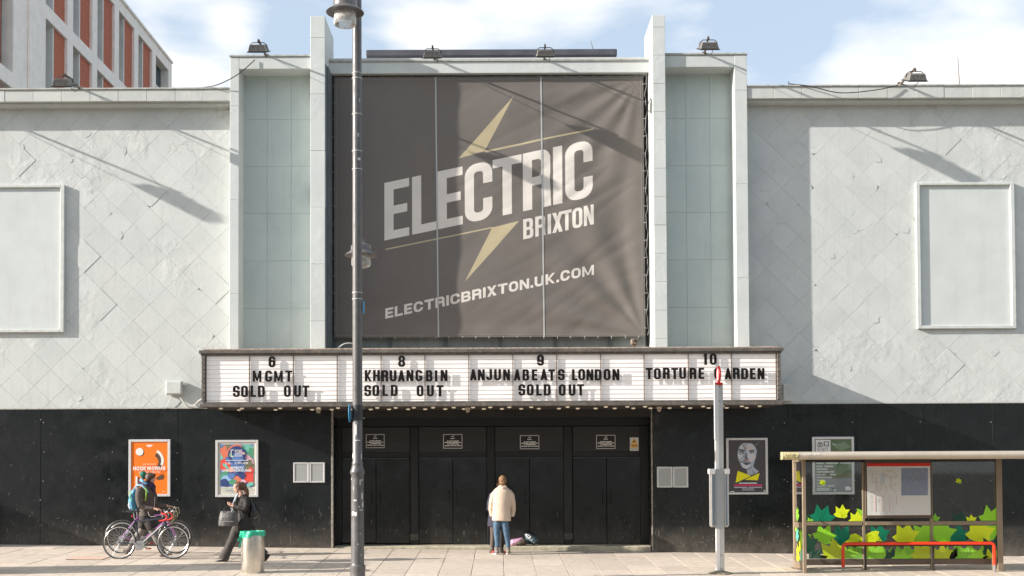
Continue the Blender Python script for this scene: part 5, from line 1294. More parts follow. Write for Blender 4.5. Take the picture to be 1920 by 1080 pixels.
# ================================================================== BUS SHELTER
YSB = G(1620, 1067).y; YSF = G(1508, 1075).y
m_sh = mat('shelter_bronze', (.30, .23, .155), .42, .35, var=.1, vs_=5, stain=.25, stainc=(.14, .1, .07))
m_shd = mat('shelter_dark', (.035, .028, .024), .6, var=.2)
m_gls = glass('shelter_glass', (.88, .91, .9), extra=.014, ec=(.45, .45, .45))
gsh = G(1680, 1066)
bsx = thing('bus_shelter', 'glass bus shelter with leaf printed panels, a map case and a long grey brown roof', 'bus shelter', tuple(gsh))
def bx_(x, y=950, Y=YSB): return px(x, Y, y)
def bz_(y, Y=YSB, x=1680): return pz(y, Y, x)
def sbox(nm, x0, x1, y0, y1, Ya, Yb, m=m_sh, bev=.006, ground=False, xr=1680):
    X0, X1 = px(x0, Ya, 950), px(x1, Ya, 950)
    z0 = gz((X0+X1)/2, Ya)-.01 if ground else pz(y1, Ya, xr)
    return MB().box(X0, X1, Ya, Yb, z0, pz(y0, Ya, xr)).build(nm, m, bsx, bevel=bev)
# posts
sbox('post', 1487.5, 1493.5, 858, 0, YSB, YSB+.06, ground=True)
sbox('post', 1505, 1511.5, 860, 0, YSF, YSF+.06, ground=True)
for x in (1619.5, 1746.5): sbox('post', x-2.5, x+2.5, 866, 0, YSB+.0, YSB+.05, ground=True)
sbox('post', 1869.5, 1880, 858, 0, YSB-.02, YSB+.08, ground=True)
for x in (1490, 1619.5, 1746.5, 1875): MB().box(bx_(x)-.07, bx_(x)+.07, YSB-.05, YSB+.1, gz(bx_(x), YSB), gz(bx_(x), YSB)+.012).build('foot_plate', m_sh, bsx)
# rails
for (a, c) in ((1494.5, 1616.5), (1622.5, 1743.5), (1749.5, 1869)):
    sbox('mid_rail', a, c, 977.5, 985, YSB-.005, YSB+.05)
    sbox('bottom_rail', a, c, 1048, 1059, YSB-.005, YSB+.05, mat('shelter_bronze_dark', (.13, .095, .07), .45, .3))
    sbox('top_rail', a, c, 861, 866, YSB-.005, YSB+.05, m_shd)
def pane(nm, x0, x1, y0, y1):
    X0, X1 = bx_(x0), bx_(x1); return MB().box(X0, X1, YSB+.02, YSB+.030, bz_(y1), bz_(y0)).build(nm, m_gls, bsx)
for (a, c) in ((1493.8, 1616.8), (1749.2, 1869.3)): pane('glass_pane', a, c, 866.2, 977.3)
for (a, c) in ((1493.8, 1616.8), (1622.2, 1743.8), (1749.2, 1869.3)): pane('glass_pane', a, c, 985.2, 1047.8)
# left end half-panel, running from back post to front post
def endbar(nm, y0, y1, m=m_sh):
    xa_, xb_ = bx_(1490.5), px(1508, YSF, 950)
    b = MB(); b.bar((xa_, YSB-.002, bz_((y0+y1)/2, YSB, 1490)), (xb_, YSF+.062, pz((y0+y1)/2*1.0+ (y0+y1-1770)/2*.012, YSF, 1508)), .05, (y1-y0)/(F/YSB)); return b.build(nm, m, bsx)
endbar('end_rail', 979, 988.5); endbar('end_rail', 1051, 1065); endbar('end_rail', 861, 866)
xa_, xb_ = bx_(1490.5), px(1508, YSF, 950)
def endpt(s, z): return (xa_+(xb_-xa_)*s, YSB-.002+(YSF+.062-YSB)*s, z)
for (y0, y1) in ((866, 979), (988.5, 1051)):
    MB().add([endpt(0, bz_(y1)), endpt(1, bz_(y1)), endpt(1, bz_(y0)), endpt(0, bz_(y0))], [(0,1,2,3)]).build('end_pane', m_gls, bsx)
# roof: rounded front beam, shallow canopy to the back posts
YRF = YSF - .45
xr0, xr1 = px(1468, YRF, 852), px(2150, YRF, 852)
zrt, zrb = pz(846, YRF, 1700), pz(861, YRF, 1700)
zc_, rr2 = (zrt+zrb)/2, (zrt-zrb)/2
def beam(nm, x0, x1, m, k=1.0):
    b = MB(); n = 14; pr = [(-math.cos(R(a))*.11*k, math.sin(R(a))*rr2*k) for a in range(-90, 91, 15)] + [(.12, rr2*k), (.12, -rr2*k)]
    b.prism(pr, lambda u, v, t: (t, YRF+.11+u, zc_+v), x0, x1); return b.build(nm, m, bsx, smooth=True)
m_beam = mat('roof_beam_metal', (.52, .45, .36), .4, .3, var=.08, vs_=3, stain=.3, stainc=(.2, .16, .12))
beam('roof_beam', xr0+.30, xr1, m_beam)
beam('beam_cap', xr0, xr0+.295, mat('cap_yellowed', (.5, .42, .24), .5, var=.5, vs_=22), .97)
MB().box(xr0+.45, xr1, YRF+.232, YSB+.35, zrb+.02, zrt-.03).build('roof_deck', m_shd, bsx, bevel=.01)
MB().box(xr0+.45, xr1, YRF+.235, YSB+.35, zrt-.028, zrt-.012).build('roof_skin', mat('roof_skin', (.3, .27, .23), .6, var=.3), bsx)
b = MB(); put_text(b, '0122 0016', px(1508, YRF, 852), pz(853.4, YRF, 1522), .038, YRF-.006, .75, .26, .2); b.build('lettering', K_wh, bsx)
cs = MB(); yk = YRF-.003                      # scribbled paint and arrow on the cap
for (a, c) in (((1471,849),(1474,858)), ((1475,858),(1478,848)), ((1480,849),(1480,858)), ((1483,857),(1487,849)), ((1484,849),(1488,857)), ((1489,853),(1497,853)), ((1493,849),(1498,853)), ((1493,857),(1498,853))):
    pa, pb = W(*a, yk), W(*c, yk); cs.bar(pa, pb, .004, .012, up=(0,1,0))
cs.build('painted_scribble', mat('scribble_cream', (.75, .68, .35), .6), bsx)
# map case
X0, X1, Z0, Z1 = bx_(1623, Y=YSB-.05), bx_(1747.5, Y=YSB-.05), bz_(972, YSB-.05), bz_(862, YSB-.05)
MB().box(X0, X1, YSB-.05, YSB-.006, Z0, Z1).build('map_case', mat('case_bronze', (.12, .085, .06), .4, .4), bsx, bevel=.008)
mx0, mx1, mz0, mz1 = bx_(1626.5, Y=YSB-.056), bx_(1745, Y=YSB-.056), bz_(966, YSB-.056), bz_(868.5, YSB-.056)
YMP = YSB - .056
mp_ = MB().box(mx0, mx1, YMP, YSB-.051, mz0, mz1).build('map_sheet', col_m('map_paper', (.66, .645, .61)), bsx)
def mfn(x, y): return (mx0+(x-130)/(1122-130)*(mx1-mx0), mz1-(y-160)/(958-160)*(mz1-mz0))
def mline(pts, wd, m, k=1, bb=None):
    b = bb or MB()
    for i in range(len(pts)-1):
        a, c = mfn(*pts[i]), mfn(*pts[i+1]); b.bar((a[0], YMP-.0006*k, a[1]), (c[0], YMP-.0006*k, c[1]), .0008, wd, up=(0,1,0))
    return b
def mpoly(pts, m, k, nm='map_print'): MB().add([(mfn(*p)[0], YMP-.0006*k-.0006, mfn(*p)[1]) for p in pts], [tuple(range(len(pts)))]).build(nm, m, bsx)
mpoly([(130,160),(1122,160),(1122,207),(130,207)], col_m('map_red', (.68, .03, .02)), 1)
mpoly([(668,235),(1088,235),(1080,655),(662,655)], col_m('map_blue', (.23, .27, .36)), 1)
mpoly([(338,335),(412,335),(412,465),(338,465)], K_lg, 1)
q = random.Random(21); b = MB()
for k in range(34):
    x, y = q.uniform(670, 1080), q.uniform(240, 650); a = q.choice([.5, 2.07, .9, 2.5])+q.uniform(-.1, .1); l_ = q.uniform(40, 130)
    x2, y2 = x+l_*math.cos(a), y+l_*math.sin(a)
    if 666 < x2 < 1085 and 238 < y2 < 652: mline([(x, y), (x2, y2)], .009, K_wh, 3, b)
mline([(800,645),(880,380),(930,240)], .013, K_wh, 4, b); mline([(880,400),(1078,640)], .011, K_wh, 4, b); mline([(700,240),(880,400)], .009, K_wh, 4, b)
b.build('map_streets', K_wh, bsx)
b = MB(); mline([(670,408),(800,395),(960,418),(1085,385)], .006, None, 5, b); mline([(668,590),(800,600),(850,640)], .004, None, 5, b); b.build('map_railway', K_gy, bsx)
b = MB(); q = random.Random(5)
for pts in ([(150,320),(330,320),(380,330),(420,345),(480,375),(600,370),(600,345),(540,295),(440,270)], [(380,250),(385,330)], [(430,290),(460,270),(600,265)], [(220,320),(220,450),(340,452)], [(270,370),(275,560),(345,560),(345,470)], [(370,470),(430,520),(428,610)], [(500,380),(500,520),(580,600)], [(440,520),(560,500),(600,460)], [(150,370),(215,370)], [(240,615),(350,615)], [(190,610),(250,570),(330,575)], [(150,270),(320,290)]):
    mline(pts, .009, None, 3, b)
b.build('map_routes', col_m('map_tan', (.32, .21, .09)), bsx)
b = MB()
for (x, y) in ((850,325),(900,405),(935,455),(745,555),(890,620),(850,405)): mline([(x-14, y), (x+14, y)], .014, None, 6, b)
b.build('map_symbols', col_m('map_amber', (.65, .38, .08)), bsx)
b = MB()
for x in (253, 365, 473, 585): mline([(x,645),(x, 905 if x < 500 else 800)], .011, None, 3, b)
for (x, y) in ((515,930),(995,938)): mline([(x-14,y),(x+14,y)], .02, None, 3, b)
b.build('map_columns', col_m('map_pink', (.62, .3, .28)), bsx)
b = MB(); q = random.Random(3)
for x in (170, 280, 385, 495, 665, 730, 810, 885):
    for y in range(650, 900, 14):
        if q.random() < .75: mline([(x, y), (x+q.uniform(30, 70) if x < 600 else x+q.uniform(14, 40), y)], .006, None, 2, b)
for (x, y) in ((160,932),(240,932),(320,932),(410,932),(670,932),(730,932),(800,932),(890,932)): mline([(x,y),(x+26,y)], .005, None, 2, b)
b.build('map_index', K_lg, bsx)
b = MB()
for a, c in ((160,350),(660,815)): mline([(a,184),(c,184)], .011, None, 3, b)
b.build('map_heading', K_pk, bsx)
# leaves printed on the glass
LC = {'y': col_m('leaf_yellow', (.72, .82, .015)), 'l': col_m('leaf_lime', (.3, .66, .03)), 'g': col_m('leaf_green', (.2, .5, .03)), 't': col_m('leaf_teal', (.0, .2, .1)), 'd': col_m('leaf_dark', (.012, .06, .035)), 'o': col_m('leaf_olive', (.5, .58, .02)), 'm': col_m('leaf_mint', (.1, .55, .33)), 'w': K_wh}
LEAF = [(0,-.03),(.22,-.07),(.44,.06),(.41,.24),(.64,.60),(.30,.60),(.07,1.0),(-.13,.63),(-.46,.86),(-.43,.38),(-.62,.22),(-.42,.05),(-.2,-.02)]
def leaf(x, y, s, rot, c, k, x0, x1, y0, y1, m2=None):
    """x,y: stalk point in 1920-px; s: length px; clipped to its pane"""
    s *= 1.12
    p = [(x+s*(u*math.cos(R(rot))+v*math.sin(R(rot))), y-s*(v*math.cos(R(rot))-u*math.sin(R(rot)))) for u, v in LEAF]
    ops = [(1, p)]; inside = rect(x0, y0, x1, y1)
    # clip concave outline by triangulating
    ov, tris = solve2d([(1, p)])
    b = MB(); Yg = YSB+.018-.0012*k
    for f, cc_ in tris:
        if cc_ <= 0: continue
        q_ = [(ov[i][0], ov[i][1]) for i in f]
        for ax, v_, kk in ((0, x0, 1), (0, x1, -1), (1, y0, 1), (1, y1, -1)):
            q_ = clip(q_, ax, v_, kk)
            if len(q_) < 3: break
        if len(q_) >= 3: b.add([tuple(W(u, v, Yg)) for u, v in q_], [tuple(range(len(q_)))])
    if not b.f: return
    b.build('leaf_print', LC[c], bsx)
    b = MB()
    for (u, v) in ((.06,.95),(.6,.57),(-.44,.8),(.35,.2),(-.55,.22),(.28,.55),(-.12,.6)):
        a_ = (x, y); e_ = (x+s*.9*(u*math.cos(R(rot))+v*math.sin(R(rot))), y-s*.9*(v*math.cos(R(rot))-u*math.sin(R(rot))))
        for q1, q2 in ((.05, .95),):
            pts = [(a_[0]+(e_[0]-a_[0])*t_, a_[1]+(e_[1]-a_[1])*t_) for t_ in [i/12 for i in range(1, 13)]]
            pts = [p_ for p_ in pts if x0 < p_[0] < x1 and y0 < p_[1] < y1]
            if len(pts) > 2: b.bar(W(*pts[0], Yg-.0005), W(*pts[-1], Yg-.0005), .0006, .005, up=(0,1,0))
    if b.f: b.build('leaf_vein', LC[m2 or {'y':'o','l':'g','g':'o','t':'d','d':'t','o':'y','m':'t'}[c]], bsx)
A = (1494, 1616.5, 867, 977); Bp = (1494, 1616.5, 985.5, 1047.5); Cc = (1622.5, 1743.5, 985.5, 1047.5); D = (1749.5, 1869, 985.5, 1047.5); E = (1749.5, 1869, 867, 977)
def LV(x, y, s, rot, c, k, pn, m2=None):
    a, b_, c_, d_ = pn; leaf(x, y, s, rot, c, k, a, b_, c_, d_, m2)
LV(1537,982,34,20,'t',1,A); LV(1578,970,22,0,'y',1,A); LV(1606,982,22,0,'y',2,A); LV(1622,975,24,-40,'l',1,A); LV(1500,980,22,75,'d',0,A); LV(1524,980,14,-90,'l',2,A)
LV(1512,1035,34,-5,'d',3,Bp); LV(1541,1016,32,20,'l',2,Bp); LV(1572,1018,34,25,'t',1,Bp); LV(1612,1006,36,200,'y',2,Bp); LV(1566,1052,40,-10,'o',4,Bp,'w'); LV(1520,1052,30,70,'d',4,Bp,'w'); LV(1498,1048,20,0,'o',5,Bp); LV(1612,1054,38,-5,'g',3,Bp,'w'); LV(1600,1052,34,30,'g',2,Bp,'w')
LV(1648,1014,30,0,'t',1,Cc); LV(1630,1000,26,150,'y',2,Cc); LV(1697,1018,36,5,'y',3,Cc); LV(1740,1014,38,-15,'l',2,Cc); LV(1640,1054,36,15,'l',2,Cc,'w'); LV(1672,1052,22,0,'d',4,Cc,'w'); LV(1700,1054,34,-5,'g',3,Cc,'w'); LV(1730,1052,36,5,'o',4,Cc,'w'); LV(1700,990,20,180,'l',1,Cc)
LV(1762,1014,40,10,'l',2,D); LV(1795,1018,34,0,'t',1,D); LV(1836,1014,40,5,'y',3,D); LV(1862,1010,34,-25,'l',2,D); LV(1866,1050,44,0,'d',4,D); LV(1766,1054,32,-5,'o',4,D,'w'); LV(1815,1056,36,0,'g',3,D,'w'); LV(1845,1054,30,-10,'g',2,D,'w'); LV(1858,1056,26,15,'o',5,D)
LV(1510,1003,16,160,'l',0,Bp); LV(1590,1050,26,10,'l',5,Bp,'w'); LV(1634,1052,28,-20,'o',0,Cc,'w'); LV(1660,1056,30,20,'g',1,Cc,'w'); LV(1688,1056,26,10,'l',5,Cc,'w'); LV(1718,1020,24,30,'g',0,Cc); LV(1778,1056,30,25,'l',1,D,'w'); LV(1800,1056,34,-20,'g',1,D,'w'); LV(1830,1056,28,15,'l',5,D,'w'); LV(1812,1012,22,-30,'d',0,D)
LV(1855,985,36,20,'l',2,E); LV(1822,982,16,-10,'y',1,E); LV(1752,980,16,0,'g',1,E); LV(1800,985,26,0,'d',0,E)
for (x, y, s) in ((1542, 908, 7), (1797, 905, 7)):
    LV(x, y, s, -40, 'd', 1, A if x < 1700 else E); LV(x, y, s*1.2, 0, 'y', 3, A if x < 1700 else E); LV(x, y, s, 45, 'l', 2, A if x < 1700 else E)
    b = MB()
    for k in range(2): pa, pb = W(x+11, y-6+k*4, YSB+.012), W(x+24, y-6+k*4, YSB+.012); b.bar(pa, pb, .001, .014, up=(0,1,0))
    b.build('glass_lettering', LC['g'], bsx)
b = MB(); cen = W(1559, 918, YSB+.014)
b.tube([(cen.x+.028*math.cos(R(a)), cen.y, cen.z+.028*math.sin(R(a))) for a in range(0, 360, 20)], .005, 5, closed=True); b.bar((cen.x-.04, cen.y, cen.z), (cen.x+.04, cen.y, cen.z), .004, .009, up=(0,1,0))
b.bar(W(1536,919,YSB+.014), W(1552,919,YSB+.014), .001, .004, up=(0,1,0)); b.bar(W(1540,925,YSB+.014), W(1553,924,YSB+.014), .001, .007, up=(0,1,0)); b.bar(W(1553,924,YSB+.014), W(1553,926,YSB+.014), .001, .005, up=(0,1,0))
b.build('glass_roundel', K_bk, bsx)
# leaves on the left end pane
b_ = {}
for (s0, y, hh, c) in ((.25,1000,14,'m'),(.1,990,6,'l'),(.7,1005,20,'l'),(.3,1038,22,'y'),(.75,1035,16,'m'),(.6,1020,14,'y'),(.3,962,14,'g')):
    cy = bz_(y); h2 = hh/(F/YSB)
    pts = [(0,-1),(.6,-.2),(.3,.1),(.5,.7),(.1,.5),(0,1),(-.2,.4),(-.5,.6),(-.3,0),(-.5,-.3)]
    MB().add([(lambda p_: (p_[0]-.004, p_[1], p_[2]))(endpt(min(.97, max(.03, s0+u*.32)), cy+v*h2)) for u, v in pts], [tuple(range(len(pts)))]).build('leaf_print', LC[c], bsx)
# perch bench inside the shelter
YBN2 = YSB - .24
bnch = thing('bench', 'long red rail perch seat inside the bus shelter', 'bench', (px(1720, YBN2, 1020), YBN2, gz(px(1720, YBN2), YBN2)))
xbL, xbR = px(1580.5, YBN2, 1020), px(1864, YBN2, 1020); zrl = pz(1019, YBN2, 1720); zlg = pz(1063.5, YBN2, 1580); zlr = pz(1059, YBN2, 1864)
m_rd2 = mat('bench_red', (.75, .045, .01), .35)
MB().tube([(xbL, YBN2, zlg), (xbL, YBN2, zrl-.06), (xbL+.02, YBN2, zrl-.02), (xbL+.06, YBN2, zrl), (xbR-.06, YBN2, zrl), (xbR-.02, YBN2, zrl-.02), (xbR, YBN2, zrl-.06), (xbR, YBN2, zlr)], .032, 12).build('rail', m_rd2, bnch, smooth=True)
MB().box(xbL+.05, xbR-.05, YBN2+.005, YBN2+.16, zrl-.055, zrl-.033).build('seat', m_shd, bnch, bevel=.006)
for x in (xbL, xbR):
    zg_ = gz(x, YBN2); MB().tube([(x, YBN2, zg_), (x, YBN2, (zlg if x == xbL else zlr)-.001)], .022, 8).build('leg', m_gal, bnch)
for x in (px(1619, YBN2), px(1746, YBN2)): MB().box(x-.015, x+.015, YBN2+.08, YBN2+.12, gz(x, YBN2)+.0, zrl-.056).build('leg', m_shd, bnch)
x = px(1859, YBN2); MB().box(x-.03, x+.03, YBN2+.07, YBN2+.12, gz(x, YBN2), zrl-.056).build('leg', m_sh, bnch)
# ================================================================== BICYCLES
def bicycle(name, label, x_rear, x_front, ground, Y, fc, tapec, dark=False, sad=1, group='bicycles wheeled along by the walker'):
    """side-on bike facing +x; wheel plane at Y"""
    r = .335; zg = ground
    t = thing(name, label, 'bicycle', ((x_rear+x_front)/2, Y, zg), group=group)
    mf = mat(name+fc[0], fc[1], .3, .3, coat=.5); mt_ = mat('tyre', (.02, .02, .02), .8); mr_ = mat('rim_silver', (.62, .6, .56), .3, .8); msp = mat('spoke_steel', (.5, .5, .5), .3, .9)
    mk = mat('bike_black', (.02, .02, .022), .45); mch = mat('chrome', (.6, .6, .6), .25, .95); ml = mat('tape_'+tapec[0], tapec[1], .55)
    for xc in (x_rear, x_front):
        w = bpy.data.objects.new('wheel', None); col.objects.link(w); w.parent = t; w.matrix_parent_inverse = world_of(t).inverted()
        circ = lambda rad, n=40: [(xc+rad*math.cos(2*math.pi*k/n), Y, zg+r+rad*math.sin(2*math.pi*k/n)) for k in range(n)]
        MB().tube(circ(r-.013), .0135, 8, closed=True).build('tyre', mt_, w, smooth=True)
        MB().tube(circ(r-.033), .0105, 6, closed=True).build('rim', mr_, w, smooth=True)
        b = MB()
        for k in range(24):
            a = 2*math.pi*k/24; s = (-1)**k; b.tube([(xc+.02*math.cos(a+1.2*s), Y+.025*s, zg+r+.02*math.sin(a+1.2*s)), (xc+(r-.04)*math.cos(a), Y, zg+r+(r-.04)*math.sin(a))], .0016, 4, cap=False)
        b.build('spokes', msp, w)['kind'] = 'stuff'
        MB().lathe([(.012,-.06),(.022,-.03),(.022,.03),(.012,.06)], (xc, Y, zg+r), 12, 'y').build('hub', mch, w, smooth=True)
    L_ = x_front-x_rear; X = lambda u: x_rear+u*L_; Z = lambda v: zg+v
    bbp = (X(.39), Y, Z(.275)); st = (X(.285), Y, Z(.78)); ht = (X(.805), Y, Z(.83)); hb = (X(.845), Y, Z(.71)); rh = (x_rear, Y, Z(r)); fh = (x_front, Y, Z(r))
    MB().tube([bbp, st], .0155, 8).tube([(st[0]+.01, Y, st[2]-.03), (ht[0]+.005, Y, ht[2]-.02)], .015, 8).tube([bbp, hb], .018, 8).tube([ht, hb], .019, 8).build('frame', mf, t, smooth=True)
    for s in (-1, 1):
        MB().tube([(bbp[0], Y+.03*s, bbp[2]), (rh[0], Y+.055*s, rh[2])], .0085, 6).tube([(st[0], Y+.016*s, st[2]-.03), (rh[0], Y+.055*s, rh[2])], .0075, 6).build('stay', mf, t, smooth=True)
        MB().tube([(hb[0], Y+.02*s, hb[2]), (hb[0]+.03, Y+.042*s, hb[2]-.08), (fh[0]-.03, Y+.046*s, fh[2]+.12), (fh[0], Y+.048*s, fh[2])], [.013, .014, .011, .009], 8).build('fork_blade', mf, t, smooth=True)
    MB().tube([st, (X(.26), Y, Z(.93))], .013, 8).build('seat_post', mch, t, smooth=True)
    b = MB(); b.tube([(X(.26)-.15, Y, Z(.945)), (X(.26)-.1, Y, Z(.955)), (X(.26), Y, Z(.945)), (X(.26)+.07, Y, Z(.94)), (X(.26)+.14, Y, Z(.937))], [.03, .062*sad, .045, .028, .02], 10)
    b.v = [(x, y, Z(.945)+(z-Z(.945))*.42) for x, y, z in b.v]; b.build('saddle', mk, t, smooth=True)
    # drops
    sx_ = ht[0]-.01
    MB().tube([(ht[0], Y, ht[2]), (ht[0]-.012, Y, ht[2]+.05), (ht[0]+.015, Y, ht[2]+.075)], .014, 8).build('stem', mch, t, smooth=True)
    hz = ht[2]+.075; hx = ht[0]+.015
    MB().tube([(hx, Y-.2, hz), (hx, Y+.2, hz)], .0125, 8).build('handlebar', mch, t, smooth=True)
    for s in (-1, 1):
        yy = Y+.2*s
        MB().tube([(hx, yy-.03*s, hz), (hx+.03, yy, hz+.004), (hx+.09, yy, hz-.002), (hx+.125, yy, hz-.05), (hx+.11, yy, hz-.105), (hx+.05, yy, hz-.135), (hx-.03, yy, hz-.14)], .0165, 8).build('drop_grip', ml, t, smooth=True)
        MB().tube([(hx+.10, yy, hz+.02), (hx+.13, yy, hz+.05), (hx+.155, yy, hz-.0), (hx+.14, yy, hz-.08)], [.018, .017, .008, .006], 6).build('brake_lever', mch, t, smooth=True)
    MB().tube([(hx+.12, Y-.2, hz+.03), (hx+.2, Y-.16, hz+.0), (hx+.23, Y-.08, hz-.09), (hx+.17, Y, hz-.17), (hx+.02, Y, hz-.17)], .003, 5).build('cable', mat('cable_cream', (.5, .45, .2), .5), t, smooth=True)
    MB().tube([(hx+.12, Y+.2, hz+.03), (hx+.22, Y+.16, hz+.04), (hx+.26, Y+.08, hz-.06), (hx+.12, Y, hz-.2)], .003, 5).build('cable', MATS['cable_cream'], t, smooth=True)
    MB().lathe([(.0,-.004),(.095,-.004),(.098,0),(.095,.004),(0,.004)], (bbp[0], Y-.05, bbp[2]), 28, 'y').build('chainring', mch, t)
    for s, yy in ((-1, -.07), (1, .07)):
        e = (bbp[0]+.15*s*.85, Y+yy, bbp[2]-.12*s*.6)
        MB().bar((bbp[0], Y+yy, bbp[2]), e, .012, .024).build('crank', mch, t)
        MB().box(e[0]-.045, e[0]+.045, Y+yy*1.0+(.0 if s > 0 else -.09), Y+yy+(.09 if s > 0 else 0), e[2]-.012, e[2]+.012).build('pedal', mch if s < 0 else mat('pedal_red', (.5, .02, .03), .4), t)
    MB().tube([(bbp[0], Y-.05, bbp[2]+.095), (rh[0], Y-.05, rh[2]+.035)], .004, 5).tube([(bbp[0], Y-.05, bbp[2]-.095), (rh[0]+.02, Y-.05, rh[2]-.1), (rh[0]+.01, Y-.05, rh[2]-.03)], .004, 5).build('chain', mk, t)
    MB().lathe([(.02,-.055),(.045,-.05),(.03,-.04),(.02,-.035)], rh, 16, 'y').build('cassette', mch, t)
    MB().box(rh[0]+.0, rh[0]+.03, Y-.06, Y-.045, rh[2]-.12, rh[2]-.03).build('derailleur', mch, t, bevel=.004)
    for (a, b_) in (((rh[0], rh[2]), r), ((fh[0], fh[2]), r)):
        pass
    return t, X, Z
gf = G(275, 1048.5); Yb1 = gf.y
bk1, X1_, Z1_ = bicycle('bicycle', 'nearer bicycle, dark and white road frame with red handlebar tape', px(223.8, Yb1, 1018), px(324.7, Yb1, 1018), gf.z, Yb1, ('paint_a', (.035, .045, .07)), ('red', (.75, .03, .02)))
MB().bar((X1_(.42), Yb1-.019, Z1_(.32)), (X1_(.8), Yb1-.019, Z1_(.68)), .02, .012, up=(0,1,0)).build('frame_stripe', mat('stripe_white', (.7, .7, .66), .4), bk1)
MB().box(X1_(.225), X1_(.25), Yb1-.02, Yb1+.02, Z1_(.83), Z1_(.875)).build('rear_light', mat('light_red', (.6, .02, .02), .3), bk1, bevel=.01)
gr_ = G(284, 1038); Yb2 = gr_.y
bk2, X2_, Z2_ = bicycle('bicycle', 'farther bicycle with a purple frame and mudguard behind the walker', px(229, Yb2, 1006), px(329, Yb2, 1006), gr_.z, Yb2, ('paint_b', (.33, .10, .34)), ('dark', (.03, .03, .03)))
for xc in (X2_(0), X2_(1)):
    MB().tube([(xc+.355*math.cos(R(a)), Yb2, gr_.z+.335+.355*math.sin(R(a))) for a in range(5, 190, 12)], .013, 6).build('mudguard', mat('mudguard', (.05, .05, .05), .4), bk2, smooth=True)
MB().lathe([(.0,-.05),(.05,-.035),(.06,0),(.05,.03),(0,.04)], (X2_(.24), Yb2, Z2_(1.0)), 12).build('saddle_bag', MATS['bike_black'], bk2, smooth=True)

# ================================================================== PEOPLE
def remesh(mb, name, m, parent, vox=.012, smooth=6, fac=.5, keep_mi=None):
    me = bpy.data.meshes.new(name); me.from_pydata(mb.v, [], mb.f)
    bm = bmesh.new(); bm.from_mesh(me); bmesh.ops.recalc_face_normals(bm, faces=bm.faces); bm.to_mesh(me); bm.free()
    tmp = bpy.data.objects.new('tmp', me); col.objects.link(tmp)
    md = tmp.modifiers.new('r', 'REMESH'); md.mode = 'VOXEL'; md.voxel_size = vox
    sm = tmp.modifiers.new('s', 'SMOOTH'); sm.iterations = smooth; sm.factor = fac
    dg = bpy.context.evaluated_depsgraph_get(); dg.update()
    me2 = bpy.data.meshes.new_from_object(tmp.evaluated_get(dg)); me2.name = name
    bpy.data.objects.remove(tmp); bpy.data.meshes.remove(me)
    ms = m if isinstance(m, (list, tuple)) else [m]
    me2.materials.clear()
    for q_ in ms: me2.materials.append(q_)
    for p in me2.polygons: p.use_smooth = True
    if keep_mi:
        for p in me2.polygons: p.material_index = keep_mi(p.center)
    return link(name, me2, parent)
class Fig(MB):
    """tapered limbs with elliptical sections; rings carry (point, half-width along 'side', half-depth)"""
    def loft(s, rings, side=(0,1,0), n=14):
        vs = []; k = len(rings); side = Vector(side).normalized()
        for i, rg in enumerate(rings):
            p = Vector(rg[0]); a, b_ = rg[1], rg[2]
            d = (Vector(rings[min(i+1, k-1)][0])-Vector(rings[max(i-1, 0)][0])).normalized()
            u = (side-d*side.dot(d)).normalized(); v = d.cross(u)
            for j in range(n):
                an = 2*math.pi*j/n; vs.append(p+u*a*math.cos(an)+v*b_*math.sin(an))
        fs = [(i*n+j, i*n+(j+1) % n, (i+1)*n+(j+1) % n, (i+1)*n+j) for i in range(k-1) for j in range(n)]
        fs += [tuple(range(n))[::-1], tuple((k-1)*n+j for j in range(n))]
        return s.add(vs, fs)
    def ell(s, c, rx, ry, rz, n=14, m=9):
        c = Vector(c); vs = []; 
        for i in range(1, m):
            a = math.pi*i/m
            for j in range(n): b_ = 2*math.pi*j/n; vs.append(c+Vector((rx*math.sin(a)*math.cos(b_), ry*math.sin(a)*math.sin(b_), rz*math.cos(a))))
        o = len(vs); vs += [c+Vector((0,0,rz)), c-Vector((0,0,rz))]
        fs = [(i*n+j, i*n+(j+1) % n, (i+1)*n+(j+1) % n, (i+1)*n+j) for i in range(m-2) for j in range(n)]
        fs += [(o, j, (j+1) % n) for j in range(n)] + [(o+1, (m-2)*n+(j+1) % n, (m-2)*n+j) for j in range(n)]
        return s.add(vs, fs)
def head(b, c, f, k=1.0, tilt=0):
    """skull, jaw, nose, lips, ears; f = facing (unit, horizontal); c = centre of skull"""
    c = Vector(c); f = Vector(f).normalized(); up = Vector((0,0,1)); sd = f.cross(up)
    q = Matrix.Rotation(tilt, 3, sd); F_ = q @ f; U = q @ up
    def P_(a, s_, u): return c+F_*a*k+sd*s_*k+U*u*k
    def ee(a, s_, u, ra, rs, ru):
        e = Fig(); e.ell((0,0,0), ra*k, rs*k, ru*k)
        M = Matrix((F_, sd, U)).transposed(); b.add([P_(a, s_, u)+M @ Vector(v) for v in e.v], e.f)
    ee(-.01,0,.02,.095,.074,.088); ee(.03,0,-.03,.062,.058,.075); ee(.045,0,-.075,.04,.042,.035)
    ee(.094,0,-.022,.016,.011,.02); ee(.086,0,.0,.012,.009,.03); ee(.082,0,-.058,.012,.022,.007); ee(.08,0,-.072,.012,.02,.007); ee(.078,0,.022,.012,.045,.009)
    for s in (-1, 1): ee(-.005, .074*s, -.01, .018, .010, .03)
